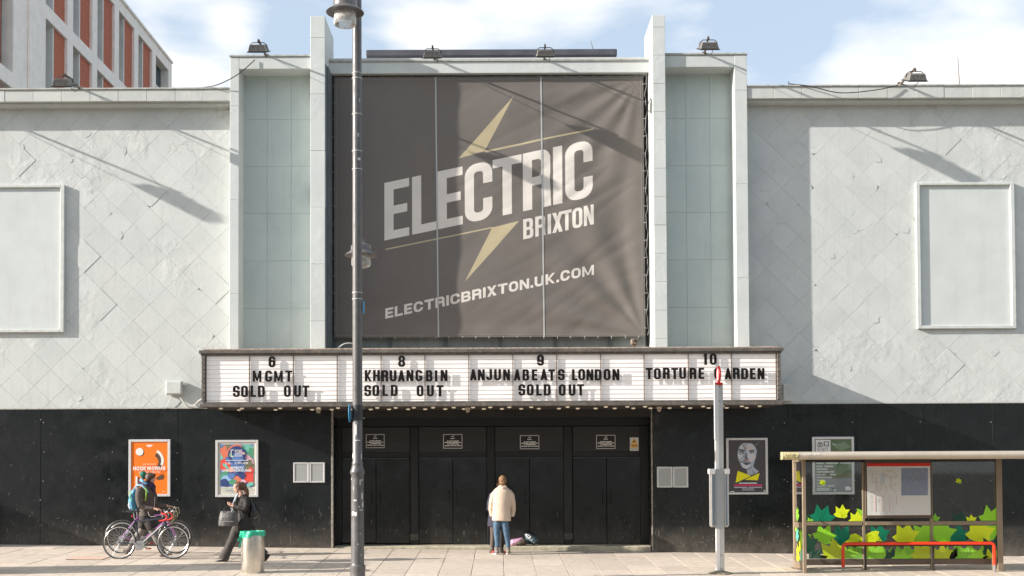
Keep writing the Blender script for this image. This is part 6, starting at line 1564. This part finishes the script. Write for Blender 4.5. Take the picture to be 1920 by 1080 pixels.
def hand(b, p, d, nrm, k=1.0, curl=.6, side=1):
    """palm, four fingers of unequal length and a thumb; d = fingers' direction, nrm = palm normal"""
    p = Vector(p); d = Vector(d).normalized(); nrm = (Vector(nrm)-d*Vector(nrm).dot(d)).normalized(); s = d.cross(nrm)*side
    b.loft([(p-d*.03*k, .022*k, .018*k), (p, .026*k, .019*k), (p+d*.045*k, .038*k, .015*k), (p+d*.085*k, .036*k, .013*k)], s, 10)
    for i, (o, ln) in enumerate(((-.029, .062), (-.010, .074), (.010, .07), (.028, .055))):
        a = p+d*.08*k+s*o*k; q1 = (d*math.cos(curl*.5)+nrm*math.sin(curl*.5)); q2 = (d*math.cos(curl*1.4)+nrm*math.sin(curl*1.4)); q3 = (d*math.cos(curl*2.2)+nrm*math.sin(curl*2.2))
        a1 = a+q1*ln*.45*k; a2 = a1+q2*ln*.33*k; a3 = a2+q3*ln*.3*k
        b.tube([a, a1, a2, a3], [.0098*k, .0092*k, .0086*k, .007*k], 7)
    t0 = p+d*.02*k-s*.03*k; td = (d*.6-s*.7+nrm*.35).normalized()
    b.tube([t0, t0+td*.035*k, t0+td*.055*k+d*.012*k, t0+td*.065*k+d*.03*k], [.013*k, .011*k, .010*k, .008*k], 7)
m_skin = mat('skin', (.55, .30, .21), .5, var=.05); m_skin2 = mat('skin_tan', (.42, .22, .13), .5)
m_hairb = mat('hair_brown', (.075, .038, .02), .55, var=.5, vs_=60, bump=.004, bs=90); m_hairf = mat('hair_fair', (.24, .13, .06), .65, var=.6, vs_=38, bump=.012, bs=60)

# ---- walker with the bicycles (walks to the right)
gw = G(276, 1043); Yw = gw.y; zw = gw.z
def wp(x, y, d=0): p = W(180+x/5.684, 870+y/5.684, Yw); return Vector((p.x, Yw+d, p.z))
pw_ = thing('person', 'walker in a dark jacket and green bobble hat pushing two bicycles, blue rucksack on back', 'person', (gw.x, Yw, zw))
m_jkt = mat('jacket_brown_grey', (.085, .065, .055), .75, var=.25, vs_=12, bump=.012, bs=11, bump2=.01, bs2=30)
m_short = mat('shorts_dark', (.028, .022, .02), .8, var=.2); m_legg = mat('leggings_grey', (.2, .18, .16), .8, var=.25, vs_=20); m_boot = mat('boots_grey', (.13, .11, .095), .8, var=.2)
b = Fig(); hc = wp(583, 150)
head(b, (hc.x, Yw, hc.z), (1, -.12, 0), 1.0, R(-14))
b.loft([(wp(560, 235), .05, .055), (wp(566, 190), .052, .05), (wp(572, 165), .05, .05)])
b.loft([(wp(540, 560), .15, .12), (wp(535, 470), .13, .11), (wp(535, 380), .15, .12), (wp(530, 290), .17, .11), (wp(545, 235), .1, .08)])
def leg(b, pts, rs): b.loft([(p, r_[0], r_[1]) for p, r_ in zip(pts, rs)])
legF = [wp(545, 560, -.07), wp(585, 640, -.08), wp(622, 730, -.08), wp(660, 800, -.08), wp(700, 880, -.08), wp(722, 935, -.08)]
legR = [wp(525, 560, .08), wp(500, 640, .08), wp(470, 720, .08), wp(400, 800, .08), wp(355, 870, .08), wp(335, 920, .08)]
rsl = [(.085,.095), (.08,.085), (.058,.062), (.056,.06), (.042,.045), (.036,.04)]
leg(b, legF, rsl); leg(b, legR, rsl)
b.loft([(wp(505, 255, -.17), .05, .05), (wp(500, 350, -.2), .045, .048), (wp(515, 440, -.22), .04, .042), (wp(590, 465, -.22), .033, .035), (wp(668, 473, -.23), .026, .028)])
b.loft([(wp(560, 255, .17), .05, .05), (wp(590, 350, .2), .045, .048), (wp(600, 430, .22), .04, .042), (wp(660, 440, .25), .033, .035), (wp(720, 450, .3), .026, .028)])
hand(b, wp(672, 474, -.23), (1, -.1, -.1), (0, 0, -1), 1.0, .75, 1); hand(b, wp(724, 452, .3), (1, 0, -.1), (0, 0, -1), 1.0, .75, -1)
remesh(b, 'body', m_skin, pw_, .0075, 2)
b = Fig()
b.loft([(wp(540, 555), .185, .15), (wp(538, 500), .175, .145), (wp(540, 420), .175, .14), (wp(540, 330), .195, .145), (wp(535, 265), .19, .125), (wp(548, 222), .10, .085)], n=18)
b.loft([(wp(500, 255, -.17), .07, .075), (wp(493, 310, -.2), .068, .078), (wp(490, 380, -.22), .06, .068), (wp(510, 445, -.235), .056, .062), (wp(560, 468, -.23), .046, .05), (wp(648, 472, -.225), .036, .04)])
b.loft([(wp(560, 255, .17), .07, .07), (wp(590, 350, .2), .06, .068), (wp(600, 430, .22), .056, .06), (wp(660, 442, .25), .044, .048), (wp(708, 450, .29), .036, .04)])
remesh(b, 'jacket', m_jkt, pw_, .011, 3)
b = Fig()
b.loft([(wp(540, 530), .175, .135), (wp(538, 575), .18, .14), (wp(535, 620), .17, .15)], n=18)
b.loft([(wp(555, 570, -.07), .10, .11), (wp(595, 640, -.08), .105, .115), (wp(618, 690, -.08), .10, .11)]); b.loft([(wp(520, 570, .08), .10, .11), (wp(495, 640, .08), .10, .11), (wp(478, 690, .08), .095, .1)])
remesh(b, 'shorts', m_short, pw_, .011, 3)
b = Fig(); r2 = [(.09,.10), (.084,.09), (.066,.07), (.063,.068), (.05,.053), (.045,.048)]
leg(b, legF, r2); remesh(b, 'leggings', m_legg, pw_, .009, 2)
b = Fig(); leg(b, legR, r2); remesh(b, 'leggings', m_legg, pw_, .009, 2)
def shoe(p, d, m, parent, L_=.26, h=.07, wd=.045, toe=0, name='shoe', vox=.007):
    """p = ankle; d = direction of the toe in the x-y plane; toe = pitch"""
    p = Vector(p); d = Vector(d).normalized(); sd = d.cross(Vector((0,0,1))); q = Matrix.Rotation(toe, 3, sd); D = q @ d; U = q @ Vector((0,0,1))
    b = Fig(); f_ = lambda a, u: p+D*a+U*u
    b.loft([(f_(-.075, -.055), wd*.72, .018), (f_(-.06, -.05), wd*.85, .034), (f_(0, -.045), wd, .045), (f_(.07, -.055), wd*1.05, .034), (f_(.13, -.065), wd*1.05, .024), (f_(.17, -.07), wd*.75, .016)], sd, 12)
    b.loft([(f_(.0, .04), wd*.95, .048), (f_(.0, -.02), wd, .055), (f_(.02, -.06), wd, .05)], sd, 12)
    return remesh(b, name, m, parent, vox, 2)
shoe(wp(725, 940, -.08), (1, 0, 0), m_boot, pw_, toe=R(12)); shoe(wp(325, 925, .08), (1, 0, 0), m_boot, pw_, toe=R(-38))
# hair and hat
b = Fig(); b.ell((hc.x-.015, Yw, hc.z+.025), .108, .09, .092); b.ell((hc.x+.055, Yw, hc.z+.06), .05, .07, .035); b.ell((hc.x-.03, Yw-.05, hc.z-.01), .06, .045, .07)
remesh(b, 'hair', m_hairb, pw_, .009, 2)
b = Fig(); hb_ = wp(502, 112); b.ell((hb_.x, Yw, hb_.z), .07, .068, .072); b.ell((hb_.x+.01, Yw, hb_.z-.055), .045, .05, .045)
remesh(b, 'bobble_hat', mat('knit_green', (.03, .16, .11), .9, var=.9, vs_=35, bump=.012, bs=55), pw_, .009, 1)
b = Fig(); sc = wp(555, 215); b.ell((sc.x-.02, Yw, sc.z), .15, .13, .07); b.ell((sc.x+.07, Yw, sc.z-.05), .09, .09, .06); b.ell((sc.x+.12, Yw-.02, sc.z-.1), .045, .05, .05); b.ell((sc.x-.13, Yw, sc.z+.02), .07, .1, .04)
remesh(b, 'scarf', mat('scarf_navy', (.045, .03, .065), .85, var=.5, vs_=14, bump=.01, bs=25), pw_, .011, 2)
b = Fig(); b.loft([(wp(487, 165, -.08), .03, .03), (wp(520, 185, -.12), .035, .03), (wp(560, 215, -.11), .03, .025)]); remesh(b, 'scarf_stripe', mat('scarf_blue', (.2, .42, .6), .85, var=.3, vs_=30), pw_, .01, 1)
# rucksack
m_rk = mat('rucksack_blue', (.08, .3, .45), .6, var=.6, vs_=18, bump=.006, bs=30); m_rg = mat('strap_lime', (.35, .62, .05), .6)
rs_ = thing('rucksack', 'blue and white rucksack with lime straps on the cyclist\'s back', 'rucksack', tuple(wp(400, 480)))
b = Fig(); b.loft([(wp(415, 490), .12, .05), (wp(408, 470), .145, .085), (wp(400, 400), .15, .10), (wp(405, 330), .14, .085), (wp(425, 275), .11, .055)], n=16)
remesh(b, 'pack_body', m_rk, rs_, .012, 3)
b = Fig(); b.loft([(wp(388, 480, -.04), .09, .04), (wp(375, 440, -.04), .10, .045), (wp(380, 390, -.04), .09, .035)]); remesh(b, 'front_pocket', mat('rucksack_pale', (.45, .55, .62), .6, var=.5, vs_=40), rs_, .012, 2)
MB().tube([wp(430, 262, -.13), wp(470, 225, -.17), wp(520, 225, -.2), wp(560, 260, -.22), wp(585, 300, -.2)], .018, 8).build('shoulder_strap', mat('strap_blue', (.25, .45, .6), .6), rs_, smooth=True)
MB().tube([wp(545, 250, -.225), wp(575, 272, -.23), wp(570, 320, -.225), wp(560, 388, -.215)], .012, 6).build('strap_webbing', m_rg, rs_, smooth=True)
MB().tube([wp(362, 300, -.11), wp(395, 320, -.14), wp(378, 350, -.14), wp(405, 380, -.14), wp(370, 405, -.13)], .008, 6).build('bungee', m_rg, rs_, smooth=True)
MB().tube([wp(650, 350, -.15), wp(655, 400, -.19), wp(650, 450, -.19)], .004, 5).tube([wp(585, 500, -.2), wp(595, 540, -.2), wp(620, 560, -.2), wp(660, 555, -.2)], .004, 5).build('headphone_lead', K_wh, pw_)

# ---- woman walking left, looking at her phone
gw2 = G(440, 1053); Y2w = gw2.y
def vp(x, y, d=0): p = W(390+x/5.538, 885+y/5.538, Y2w); return Vector((p.x, Y2w+d, p.z))
p2_ = thing('person', 'woman in a long dark coat walking past the litter bin, looking down at her phone', 'person', (gw2.x, Y2w, gw2.z))
m_coat = mat('coat_black', (.022, .018, .017), .75, var=.3, vs_=10, bump=.014, bs=9, bump2=.01, bs2=26); m_trs = mat('trousers_grey', (.06, .052, .046), .8, var=.25, vs_=15, bump=.01, bs=14); m_shb = mat('shoe_leather', (.014, .012, .012), .3)
b = Fig(); hc2 = vp(312, 160)
head(b, (hc2.x, Y2w, hc2.z), (-1, -.15, 0), .96, R(-24))
b.loft([(vp(355, 250), .045, .05), (vp(340, 215), .044, .045), (vp(330, 185), .042, .045)])
b.loft([(vp(370, 520), .14, .115), (vp(375, 440), .12, .1), (vp(378, 340), .14, .11), (vp(375, 280), .15, .09), (vp(358, 245), .08, .06)])
lf = [vp(330, 540, -.06), vp(295, 620, -.06), vp(262, 700, -.06), vp(225, 780, -.06), vp(185, 860, -.06), vp(168, 905, -.06)]
lr = [vp(400, 540, .07), vp(425, 620, .07), vp(455, 690, .07), vp(510, 770, .07), vp(556, 840, .07), vp(578, 868, .07)]
leg(b, lf, rsl); leg(b, lr, rsl)
b.loft([(vp(405, 285, -.15), .045, .05), (vp(420, 340, -.19), .042, .045), (vp(400, 385, -.2), .038, .04), (vp(330, 365, -.2), .03, .032), (vp(270, 345, -.17), .024, .026)])
b.loft([(vp(380, 285, .15), .045, .05), (vp(370, 340, .18), .042, .045), (vp(340, 370, .16), .038, .04), (vp(290, 350, .08), .03, .032), (vp(250, 335, .0), .024, .026)])
hand(b, vp(270, 345, -.17), (-1, .5, .15), (0, .6, .8), .95, .7, 1); hand(b, vp(248, 335, .0), (-1, -.2, .1), (0, -.2, 1), .95, .6, -1)
remesh(b, 'body', m_skin, p2_, .0075, 2)
b = Fig()
b.loft([(vp(372, 600), .20, .16), (vp(376, 520), .19, .15), (vp(376, 430), .155, .125), (vp(382, 340), .17, .13), (vp(380, 275), .175, .10), (vp(362, 238), .085, .065)], n=18)
b.loft([(vp(408, 280, -.15), .062, .07), (vp(425, 340, -.19), .058, .065), (vp(405, 385, -.205), .054, .06), (vp(345, 370, -.2), .046, .05), (vp(285, 350, -.18), .036, .04)])
b.loft([(vp(380, 285, .15), .06, .065), (vp(370, 340, .18), .056, .06), (vp(340, 372, .16), .05, .055), (vp(272, 345, .04), .036, .04)])
b.loft([(vp(420, 560, .06), .07, .08), (vp(440, 600, .08), .08, .09), (vp(455, 640, .08), .03, .05)])
b.loft([(vp(345, 560, -.05), .10, .09), (vp(325, 620, -.06), .10, .10), (vp(305, 680, -.06), .04, .07)])
remesh(b, 'coat', m_coat, p2_, .011, 3)
b = Fig(); rt2 = [(.095,.10), (.09,.10), (.078,.09), (.07,.085), (.075,.095), (.08,.105)]; leg(b, lf, rt2); remesh(b, 'trouser_leg', m_trs, p2_, .01, 2)
b = Fig(); leg(b, lr, rt2); remesh(b, 'trouser_leg', m_trs, p2_, .01, 2)
shoe(vp(165, 895, -.06), (-1, 0, 0), m_shb, p2_, toe=R(-2), wd=.036); shoe(vp(582, 872, .07), (-1, 0, 0), m_shb, p2_, toe=R(-50), wd=.036)
h_ = vp(200, 920, -.06); MB().lathe([(.022, 0), (.012, -.045), (.013, -.07)], (h_.x, Y2w-.06, h_.z+.045), 10).build('heel', m_shb, p2_)
b = Fig(); b.ell((hc2.x+.02, Y2w, hc2.z+.028), .10, .084, .088); b.ell((hc2.x+.07, Y2w, hc2.z+.0), .05, .06, .06); b.ell((hc2.x-.03, Y2w, hc2.z+.075), .05, .06, .03)
b.loft([(vp(345, 110), .04, .045), (vp(375, 150), .045, .05), (vp(398, 195), .045, .05), (vp(408, 235), .035, .04), (vp(412, 260), .015, .02)])
remesh(b, 'hair', mat('hair_chestnut', (.11, .045, .02), .5, var=.5, vs_=60, bump=.004, bs=90), p2_, .009, 2)
MB().tube([vp(318, 225, -.06), vp(300, 265, -.10), vp(285, 300, -.12), vp(272, 335, -.12)], [.016, .018, .012, .005], 8).build('shirt_front', mat('shirt_blue', (.55, .62, .75), .6), p2_, smooth=True)
MB().tube([vp(330, 222, -.1), vp(312, 262, -.14), vp(298, 310, -.15)], [.014, .018, .006], 8).build('lapel', mat('lapel_grey', (.16, .14, .13), .6), p2_, smooth=True)
ph = thing('phone', 'dark mobile phone in the walking woman\'s hands', 'phone', tuple(vp(215, 320)))
MB().bar(vp(190, 330, -.1), vp(222, 305, -.09), .075, .010, up=(.5, 0, 1)).build('handset', mat('phone_black', (.015, .015, .02), .15), ph)
# holdall over the forearm
hbg = thing('handbag', 'large grey holdall hanging from the walking woman\'s forearm', 'bag', tuple(vp(245, 555)))
m_hd = mat('holdall_grey', (.105, .095, .09), .5, var=.45, vs_=9, bump=.03, bs=7, bump2=.01, bs2=20)
b = Fig(); b.loft([(vp(248, 555, -.3), .085, .19), (vp(248, 530, -.3), .095, .195), (vp(248, 470, -.3), .09, .185), (vp(248, 420, -.3), .065, .165), (vp(248, 398, -.3), .03, .145)], (0,1,0), 20)
b.v = [(x, y, z) for x, y, z in b.v]; remesh(b, 'bag_body', m_hd, hbg, .012, 3)
for d in (-.36, -.25): MB().tube([vp(200, 410, d), vp(205, 375, d+.03), vp(225, 352, d+.08), vp(262, 355, d+.08), vp(285, 380, d+.03), vp(292, 410, d)], .009, 6).build('handle', m_shb, hbg, smooth=True)
MB().bar(vp(165, 508, -.402), vp(315, 508, -.402), .006, .012, up=(0,1,0)).build('zip', m_alu, hbg)
# small black rucksack on her back
rk2 = thing('rucksack', 'small black leather rucksack slung on the walking woman\'s back', 'rucksack', tuple(vp(480, 480)))
b = Fig(); b.loft([(vp(462, 478), .10, .06), (vp(468, 455), .13, .09), (vp(478, 400), .13, .095), (vp(470, 350), .11, .07), (vp(450, 315), .07, .04)], n=16); remesh(b, 'pack_body', mat('rucksack_black', (.018, .018, .02), .3, bump=.012, bs=14), rk2, .011, 3)
MB().tube([vp(395, 262, -.12), vp(420, 262, -.17), vp(445, 300, -.14), vp(440, 420, -.15)], .013, 6).build('shoulder_strap', m_shb, rk2, smooth=True)
MB().tube([vp(500, 465, -.05), vp(535, 450, -.05), vp(538, 490, -.05), vp(530, 520, -.05)], .006, 5).tube([vp(440, 480, -.1), vp(490, 470, -.09), vp(548, 440, -.07)], .005, 5).build('loose_strap', mat('strap_tan', (.2, .17, .13), .6), rk2)

# ---- couple embracing at the doors
gc = G(940, 1039.5); Yc_ = gc.y
def cp(x, y, d=0): p = W(890+x/6.35, 880+y/6.35, Yc_); return Vector((p.x, Yc_+d, p.z))
pc = thing('person', 'fair haired person in a cream woollen coat and jeans, seen from behind, hugging someone', 'person', (gc.x, Yc_, gc.z))
m_wool = mat('coat_cream_wool', (.60, .47, .36), .9, var=.08, vs_=5, bump=.012, bs=7, bump2=.004, bs2=60, sheen=.4)
m_jean = mat('jeans_blue', (.065, .12, .18), .8, var=.4, vs_=16, bump=.01, bs=18)
b = Fig(); hc3 = cp(334, 135)
head(b, (hc3.x, Yc_+.02, hc3.z-.01), (-.1, 1, 0), .98, R(-6))
SDX = (1,0,0)
b.loft([(cp(332, 215), .055, .055), (cp(334, 180), .052, .052), (cp(334, 150), .05, .05)], SDX)
b.loft([(cp(320, 600), .155, .11), (cp(325, 480), .14, .1), (cp(330, 330), .155, .10), (cp(330, 255), .14, .08), (cp(332, 205), .06, .055)], SDX)
for pts in ([(268,600),(262,700),(268,800),(272,880),(268,945)], [(355,600),(368,700),(385,800),(398,880),(400,945)]):
    b.loft([(cp(x, y, 0), a, c) for (x, y), (a, c) in zip(pts, ((.085,.09), (.07,.08), (.052,.062), (.045,.05), (.038,.042)))], SDX)
for sgn, pts in ((-1, [(262,285),(222,350),(206,450),(215,540)]), (1, [(400,285),(436,350),(450,450),(440,540)])):
    b.loft([(cp(x, y, .02+.05*i), a, c) for i, ((x, y), (a, c)) in enumerate(zip(pts, ((.035,.035), (.042,.042), (.038,.04), (.032,.032))))], SDX)
    hand(b, cp(pts[-1][0]-sgn*4, pts[-1][1], .19), (-sgn*.3, .9, -.3), (-sgn, .2, 0), .95, .5, sgn)
remesh(b, 'body', m_skin, pc, .0085, 2)
b = Fig()
b.loft([(cp(318, 612), .205, .15), (cp(320, 560), .20, .15), (cp(324, 450), .185, .145), (cp(328, 340), .19, .145), (cp(330, 262), .195, .125), (cp(331, 238), .165, .11), (cp(332, 218), .12, .095), (cp(333, 200), .085, .075)], SDX, 20)
for sgn, pts in ((-1, [(256,262),(222,310),(202,400),(196,480),(208,560)]), (1, [(408,262),(438,310),(455,400),(459,480),(446,560)])):
    b.loft([(cp(x, y, .0+.035*i), a, c) for i, ((x, y), (a, c)) in enumerate(zip(pts, ((.055,.07), (.066,.085), (.062,.08), (.058,.072), (.05,.06))))], SDX)
remesh(b, 'coat', m_wool, pc, .011, 3)
b = Fig(); b.loft([(cp(290, 205, -.07), .02, .012), (cp(334, 222, -.10), .024, .03), (cp(378, 207, -.07), .02, .012)], (0,1,0), 10); b.loft([(cp(333, 210, 0), .095, .085), (cp(333, 196, .01), .085, .075)], SDX)
remesh(b, 'collar', m_wool, pc, .01, 1)
MB().lathe([(.07, -.012), (.073, 0), (.068, .012)], tuple(cp(333, 185)), 16).build('neck_scarf', m_short, pc)
b = Fig()
for pts in ([(272,590),(262,700),(266,800),(272,880),(266,930)], [(352,590),(368,700),(384,800),(398,880),(400,930)]):
    b.loft([(cp(x, y, 0), a, c) for (x, y), (a, c) in zip(pts, ((.092,.10), (.08,.088), (.064,.074), (.056,.064), (.05,.056)))], SDX)
b.loft([(cp(315, 620), .15, .11), (cp(316, 570), .16, .12)], SDX)
remesh(b, 'jeans', m_jean, pc, .009, 2)
m_sng = mat('shoe_grey', (.2, .17, .15), .8); m_snr = mat('shoe_red', (.6, .04, .03), .6)
for x, dx in ((262, -.45), (398, -.35)):
    shoe(cp(x, 955), (dx, 1, 0), m_sng, pc, name='shoe', wd=.048)
    a = cp(x, 975); d = Vector((dx, 1, 0)).normalized()
    MB().bar((a.x-d.x*.06, a.y-d.y*.06, gc.z+.012), (a.x+d.x*.16, a.y+d.y*.16, gc.z+.016), .10, .024).build('sole', mat('sole_white', (.7, .65, .6), .6), pc, bevel=.008)
    MB().bar((a.x-.055+d.x*.02, a.y-.02+d.y*.02, gc.z+.055), (a.x-.05+d.x*.12, a.y+d.y*.12-.02, gc.z+.045), .03, .05).build('shoe_side', m_snr, pc, bevel=.01)
b = Fig(); b.ell((hc3.x, Yc_-.005, hc3.z+.018), .088, .105, .098); b.ell((hc3.x, Yc_-.05, hc3.z-.05), .07, .05, .05); remesh(b, 'hair', m_hairf, pc, .008, 2)
# the other one: half hidden, faces us
pd = thing('person', 'person in a long navy coat half hidden behind the cream coated one', 'person', (gc.x-.12, Yc_+.38, gz(gc.x, Yc_+.38)))
zg2 = gz(gc.x, Yc_+.38)
def dp(x, z, d=0): p = W(890+x/6.35, 900, Yc_+.38); return Vector((p.x, Yc_+.38+d, zg2+z))
m_navy = mat('coat_navy', (.035, .032, .055), .85, var=.3, vs_=8, bump=.01, bs=9); m_brn = mat('trousers_brown', (.10, .075, .06), .8, var=.2)
b = Fig(); hd = dp(305, 1.47); head(b, tuple(hd), (.05, -1, 0), .95, R(-4))
b.loft([(dp(300, 1.28), .05, .05), (dp(304, 1.4), .046, .046)], SDX)
b.loft([(dp(280, .8), .14, .1), (dp(285, 1.1), .15, .1), (dp(295, 1.27), .15, .08)], SDX)
for x, x2 in ((222, 208), (318, 316)):
    b.loft([(dp(x, .85), .08, .08), (dp(x, .5), .055, .06), (dp((x+x2)/2, .25), .045, .05), (dp(x2, .08), .036, .04)], SDX)
for sgn, pts in ((-1, [(208,1.25),(185,1.0),(190,.95),(230,1.1)]), (1, [(385,1.25),(400,1.0),(395,.98),(370,1.1)])):
    b.loft([(dp(x, z, -.06*i), .045-.004*i, .045-.004*i) for i, (x, z) in enumerate(pts)], SDX)
    hand(b, dp(pts[-1][0], pts[-1][1], -.20), (-sgn*.4, -.9, 0), (-sgn, 0, 0), .9, .5, sgn)
remesh(b, 'body', m_skin2, pd, .009, 2)
b = Fig()
b.loft([(dp(262, .56), .205, .15), (dp(268, .8), .19, .14), (dp(280, 1.1), .17, .13), (dp(292, 1.27), .17, .1), (dp(300, 1.34), .07, .06)], SDX, 18)
for sgn, pts in ((-1, [(212,1.27),(178,1.08),(172,.92),(200,.98)]), (1, [(385,1.26),(400,1.08),(402,.95),(380,1.02)])):
    b.loft([(dp(x, z, -.05*i), .066-.004*i, .066-.004*i) for i, (x, z) in enumerate(pts)], SDX)
remesh(b, 'coat', m_navy, pd, .011, 3)
b = Fig(); b.loft([(dp(222, .7), .085, .085), (dp(220, .4), .066, .07), (dp(208, .12), .055, .06)], SDX); remesh(b, 'trouser_leg', m_brn, pd, .01, 2)
b = Fig(); b.loft([(dp(318, .7), .085, .085), (dp(318, .4), .066, .07), (dp(316, .12), .055, .06)], SDX); remesh(b, 'trouser_leg', m_short, pd, .01, 2)
shoe(dp(206, .09), (-.2, -1, 0), m_boot, pd); shoe(dp(316, .09), (.1, -1, 0), m_short, pd)
b = Fig(); b.ell((hd.x, hd.y+.02, hd.z+.03), .083, .095, .085); remesh(b, 'hair', m_hairb, pd, .009, 2)

# ---- bags dumped on the step
Yst = YF + .25
def ep(x, y, d=0): p = W(890+x/6.35, 880+y/6.35, Yst); return Vector((p.x, Yst+d, p.z))
def zst_(x): return zs0+(zs1-zs0)*(x-xd0)/(xd1-xd0)
def bagm(name, lab, cat, lofts, m, extra=()):
    p0 = lofts[0][0][0]; t = thing(name, lab, cat, tuple(p0))
    b = Fig()
    for l_ in lofts: b.loft(l_, (0,1,0), 14)
    remesh(b, 'bag_body', m, t, .011, 2)
    for nm, pts, r, mm in extra: MB().tube(pts, r, 6).build(nm, mm, t, smooth=True)
    return t
zb_ = zst_(ep(480, 900).x)
def ez(x, h, d=0): p = ep(x, 900, d); return Vector((p.x, Yst+d, zst_(p.x)+h))
bagm('carrier_bag', 'pink and white soft bag slumped on the entrance step beside the couple', 'bag', [[(ez(425,.05), .10, .05), (ez(455,.07), .13, .075), (ez(500,.08), .13, .08), (ez(545,.12), .10, .06), (ez(575,.15), .04, .03)]], mat('bag_pink', (.62, .35, .52), .6, var=.6, vs_=18, bump=.03, bs=12),
     [('handle', [ez(455,.13,-.05), ez(462,.19,-.05), ez(485,.2,-.05), ez(500,.14,-.05)], .007, K_bk)])
bagm('shoulder_bag', 'brown shoulder bag lying between the pink bag and the grey rucksack', 'bag', [[(ez(490,.04,-.05), .09, .04), (ez(540,.065,-.05), .12, .07), (ez(590,.085,-.05), .11, .08), (ez(622,.05,-.05), .06, .04)]], mat('bag_brown', (.07, .05, .035), .7, var=.5, vs_=20, bump=.02, bs=14))
bagm('rucksack', 'blue grey rucksack with a white edged pocket leaning on the entrance doors', 'rucksack', [[(ez(735,.06,.05), .12, .07), (ez(710,.10,.06), .15, .10), (ez(670,.15,.1), .15, .10), (ez(635,.21,.14), .13, .075), (ez(610,.25,.16), .07, .03)]], mat('bag_bluegrey', (.10, .14, .17), .6, var=.4, vs_=15, bump=.015, bs=14),
     [('pocket_edge', [ez(608,.25,-.02), ez(640,.24,-.04), ez(672,.19,-.06), ez(655,.165,-.06), ez(630,.19,-.04), ez(606,.25,-.02)], .011, K_wh), ('strap', [ez(590,.26,.16), ez(640,.3,.18), ez(700,.25,.17), ez(745,.12,.1)], .012, K_bk), ('zip', [ez(690,.10,-.05), ez(705,.05,-.06)], .006, K_wh)])

# ================================================================== just out of frame on the left: invented objects, added to throw shadows into view
gk = (-9.9, 21.0)
kt = thing('shadow_kiosk', 'invented dark round topped kiosk beyond the left edge, added for its shadow', 'kiosk', (gk[0], gk[1], gz(*gk)))  # unseen kiosk shape, added to cast the round-ended band on the pavement
m_ks = mat('caster_black', (.02, .02, .022), .35); zk = gz(*gk)
for dx in (-.42, .42):
    for dy in (-.42, .42): MB().box(gk[0]+dx-.04, gk[0]+dx+.04, gk[1]+dy-.04, gk[1]+dy+.04, zk, zk+2.3).build('post', m_ks, kt)
for dy in (-.42, .42): MB().box(gk[0]-.375, gk[0]+.375, gk[1]+dy-.012, gk[1]+dy+.012, zk+.25, zk+2.3).build('side_panel', m_ks, kt)
MB().box(gk[0]-.43, gk[0]-.41, gk[1]-.375, gk[1]+.375, zk+.25, zk+2.3).build('side_panel', m_ks, kt)
b = MB(); b.prism([(.52*math.cos(R(a)), .42*math.sin(R(a))) for a in range(0, 181, 12)], lambda u, v, t: (gk[0]+t, gk[1]+u, zk+2.3+v), -.5, .5); b.build('roof', m_ks, kt)
cb_ = thing('shadow_cabinet', 'invented dark green box against the wing beyond the left edge, added for its shadow', 'cabinet', (px(-100, YF-.4), YF-.4, gz(-12, 25)))  # unseen box, added to cast a sloping shadow on the boards
xk1 = px(-42, YF-.4, 940)
MB().box(xk1-.9, xk1, YF-.72, YF-.03, gz(xk1, 25.5), pz(934, YF, -40)).build('housing', mat('caster_green', (.02, .05, .03), .5), cb_, bevel=.02)
MB().box(xk1-.86, xk1-.46, YF-.735, YF-.722, gz(xk1, 25.5)+.1, pz(934, YF, -40)-.06).build('door', MATS['caster_green'], cb_, bevel=.004)
MB().box(xk1-.44, xk1-.04, YF-.735, YF-.722, gz(xk1, 25.5)+.1, pz(934, YF, -40)-.06).build('door', MATS['caster_green'], cb_, bevel=.004)
def pole(x, y, h, r, lab):
    t = thing('shadow_pole', lab, 'pole', (x, y, gz(x, y))); MB().lathe([(r, 0), (r, h), (r*.6, h+.03), (0, h+.04)], (x, y, gz(x, y)), 12).build('shaft', m_post, t, smooth=True)
pole(-10.6, 21.1, 3.2, .05, 'invented grey pole beyond the left edge, added for its shadow')  # unseen pole, added for a thin shadow streak
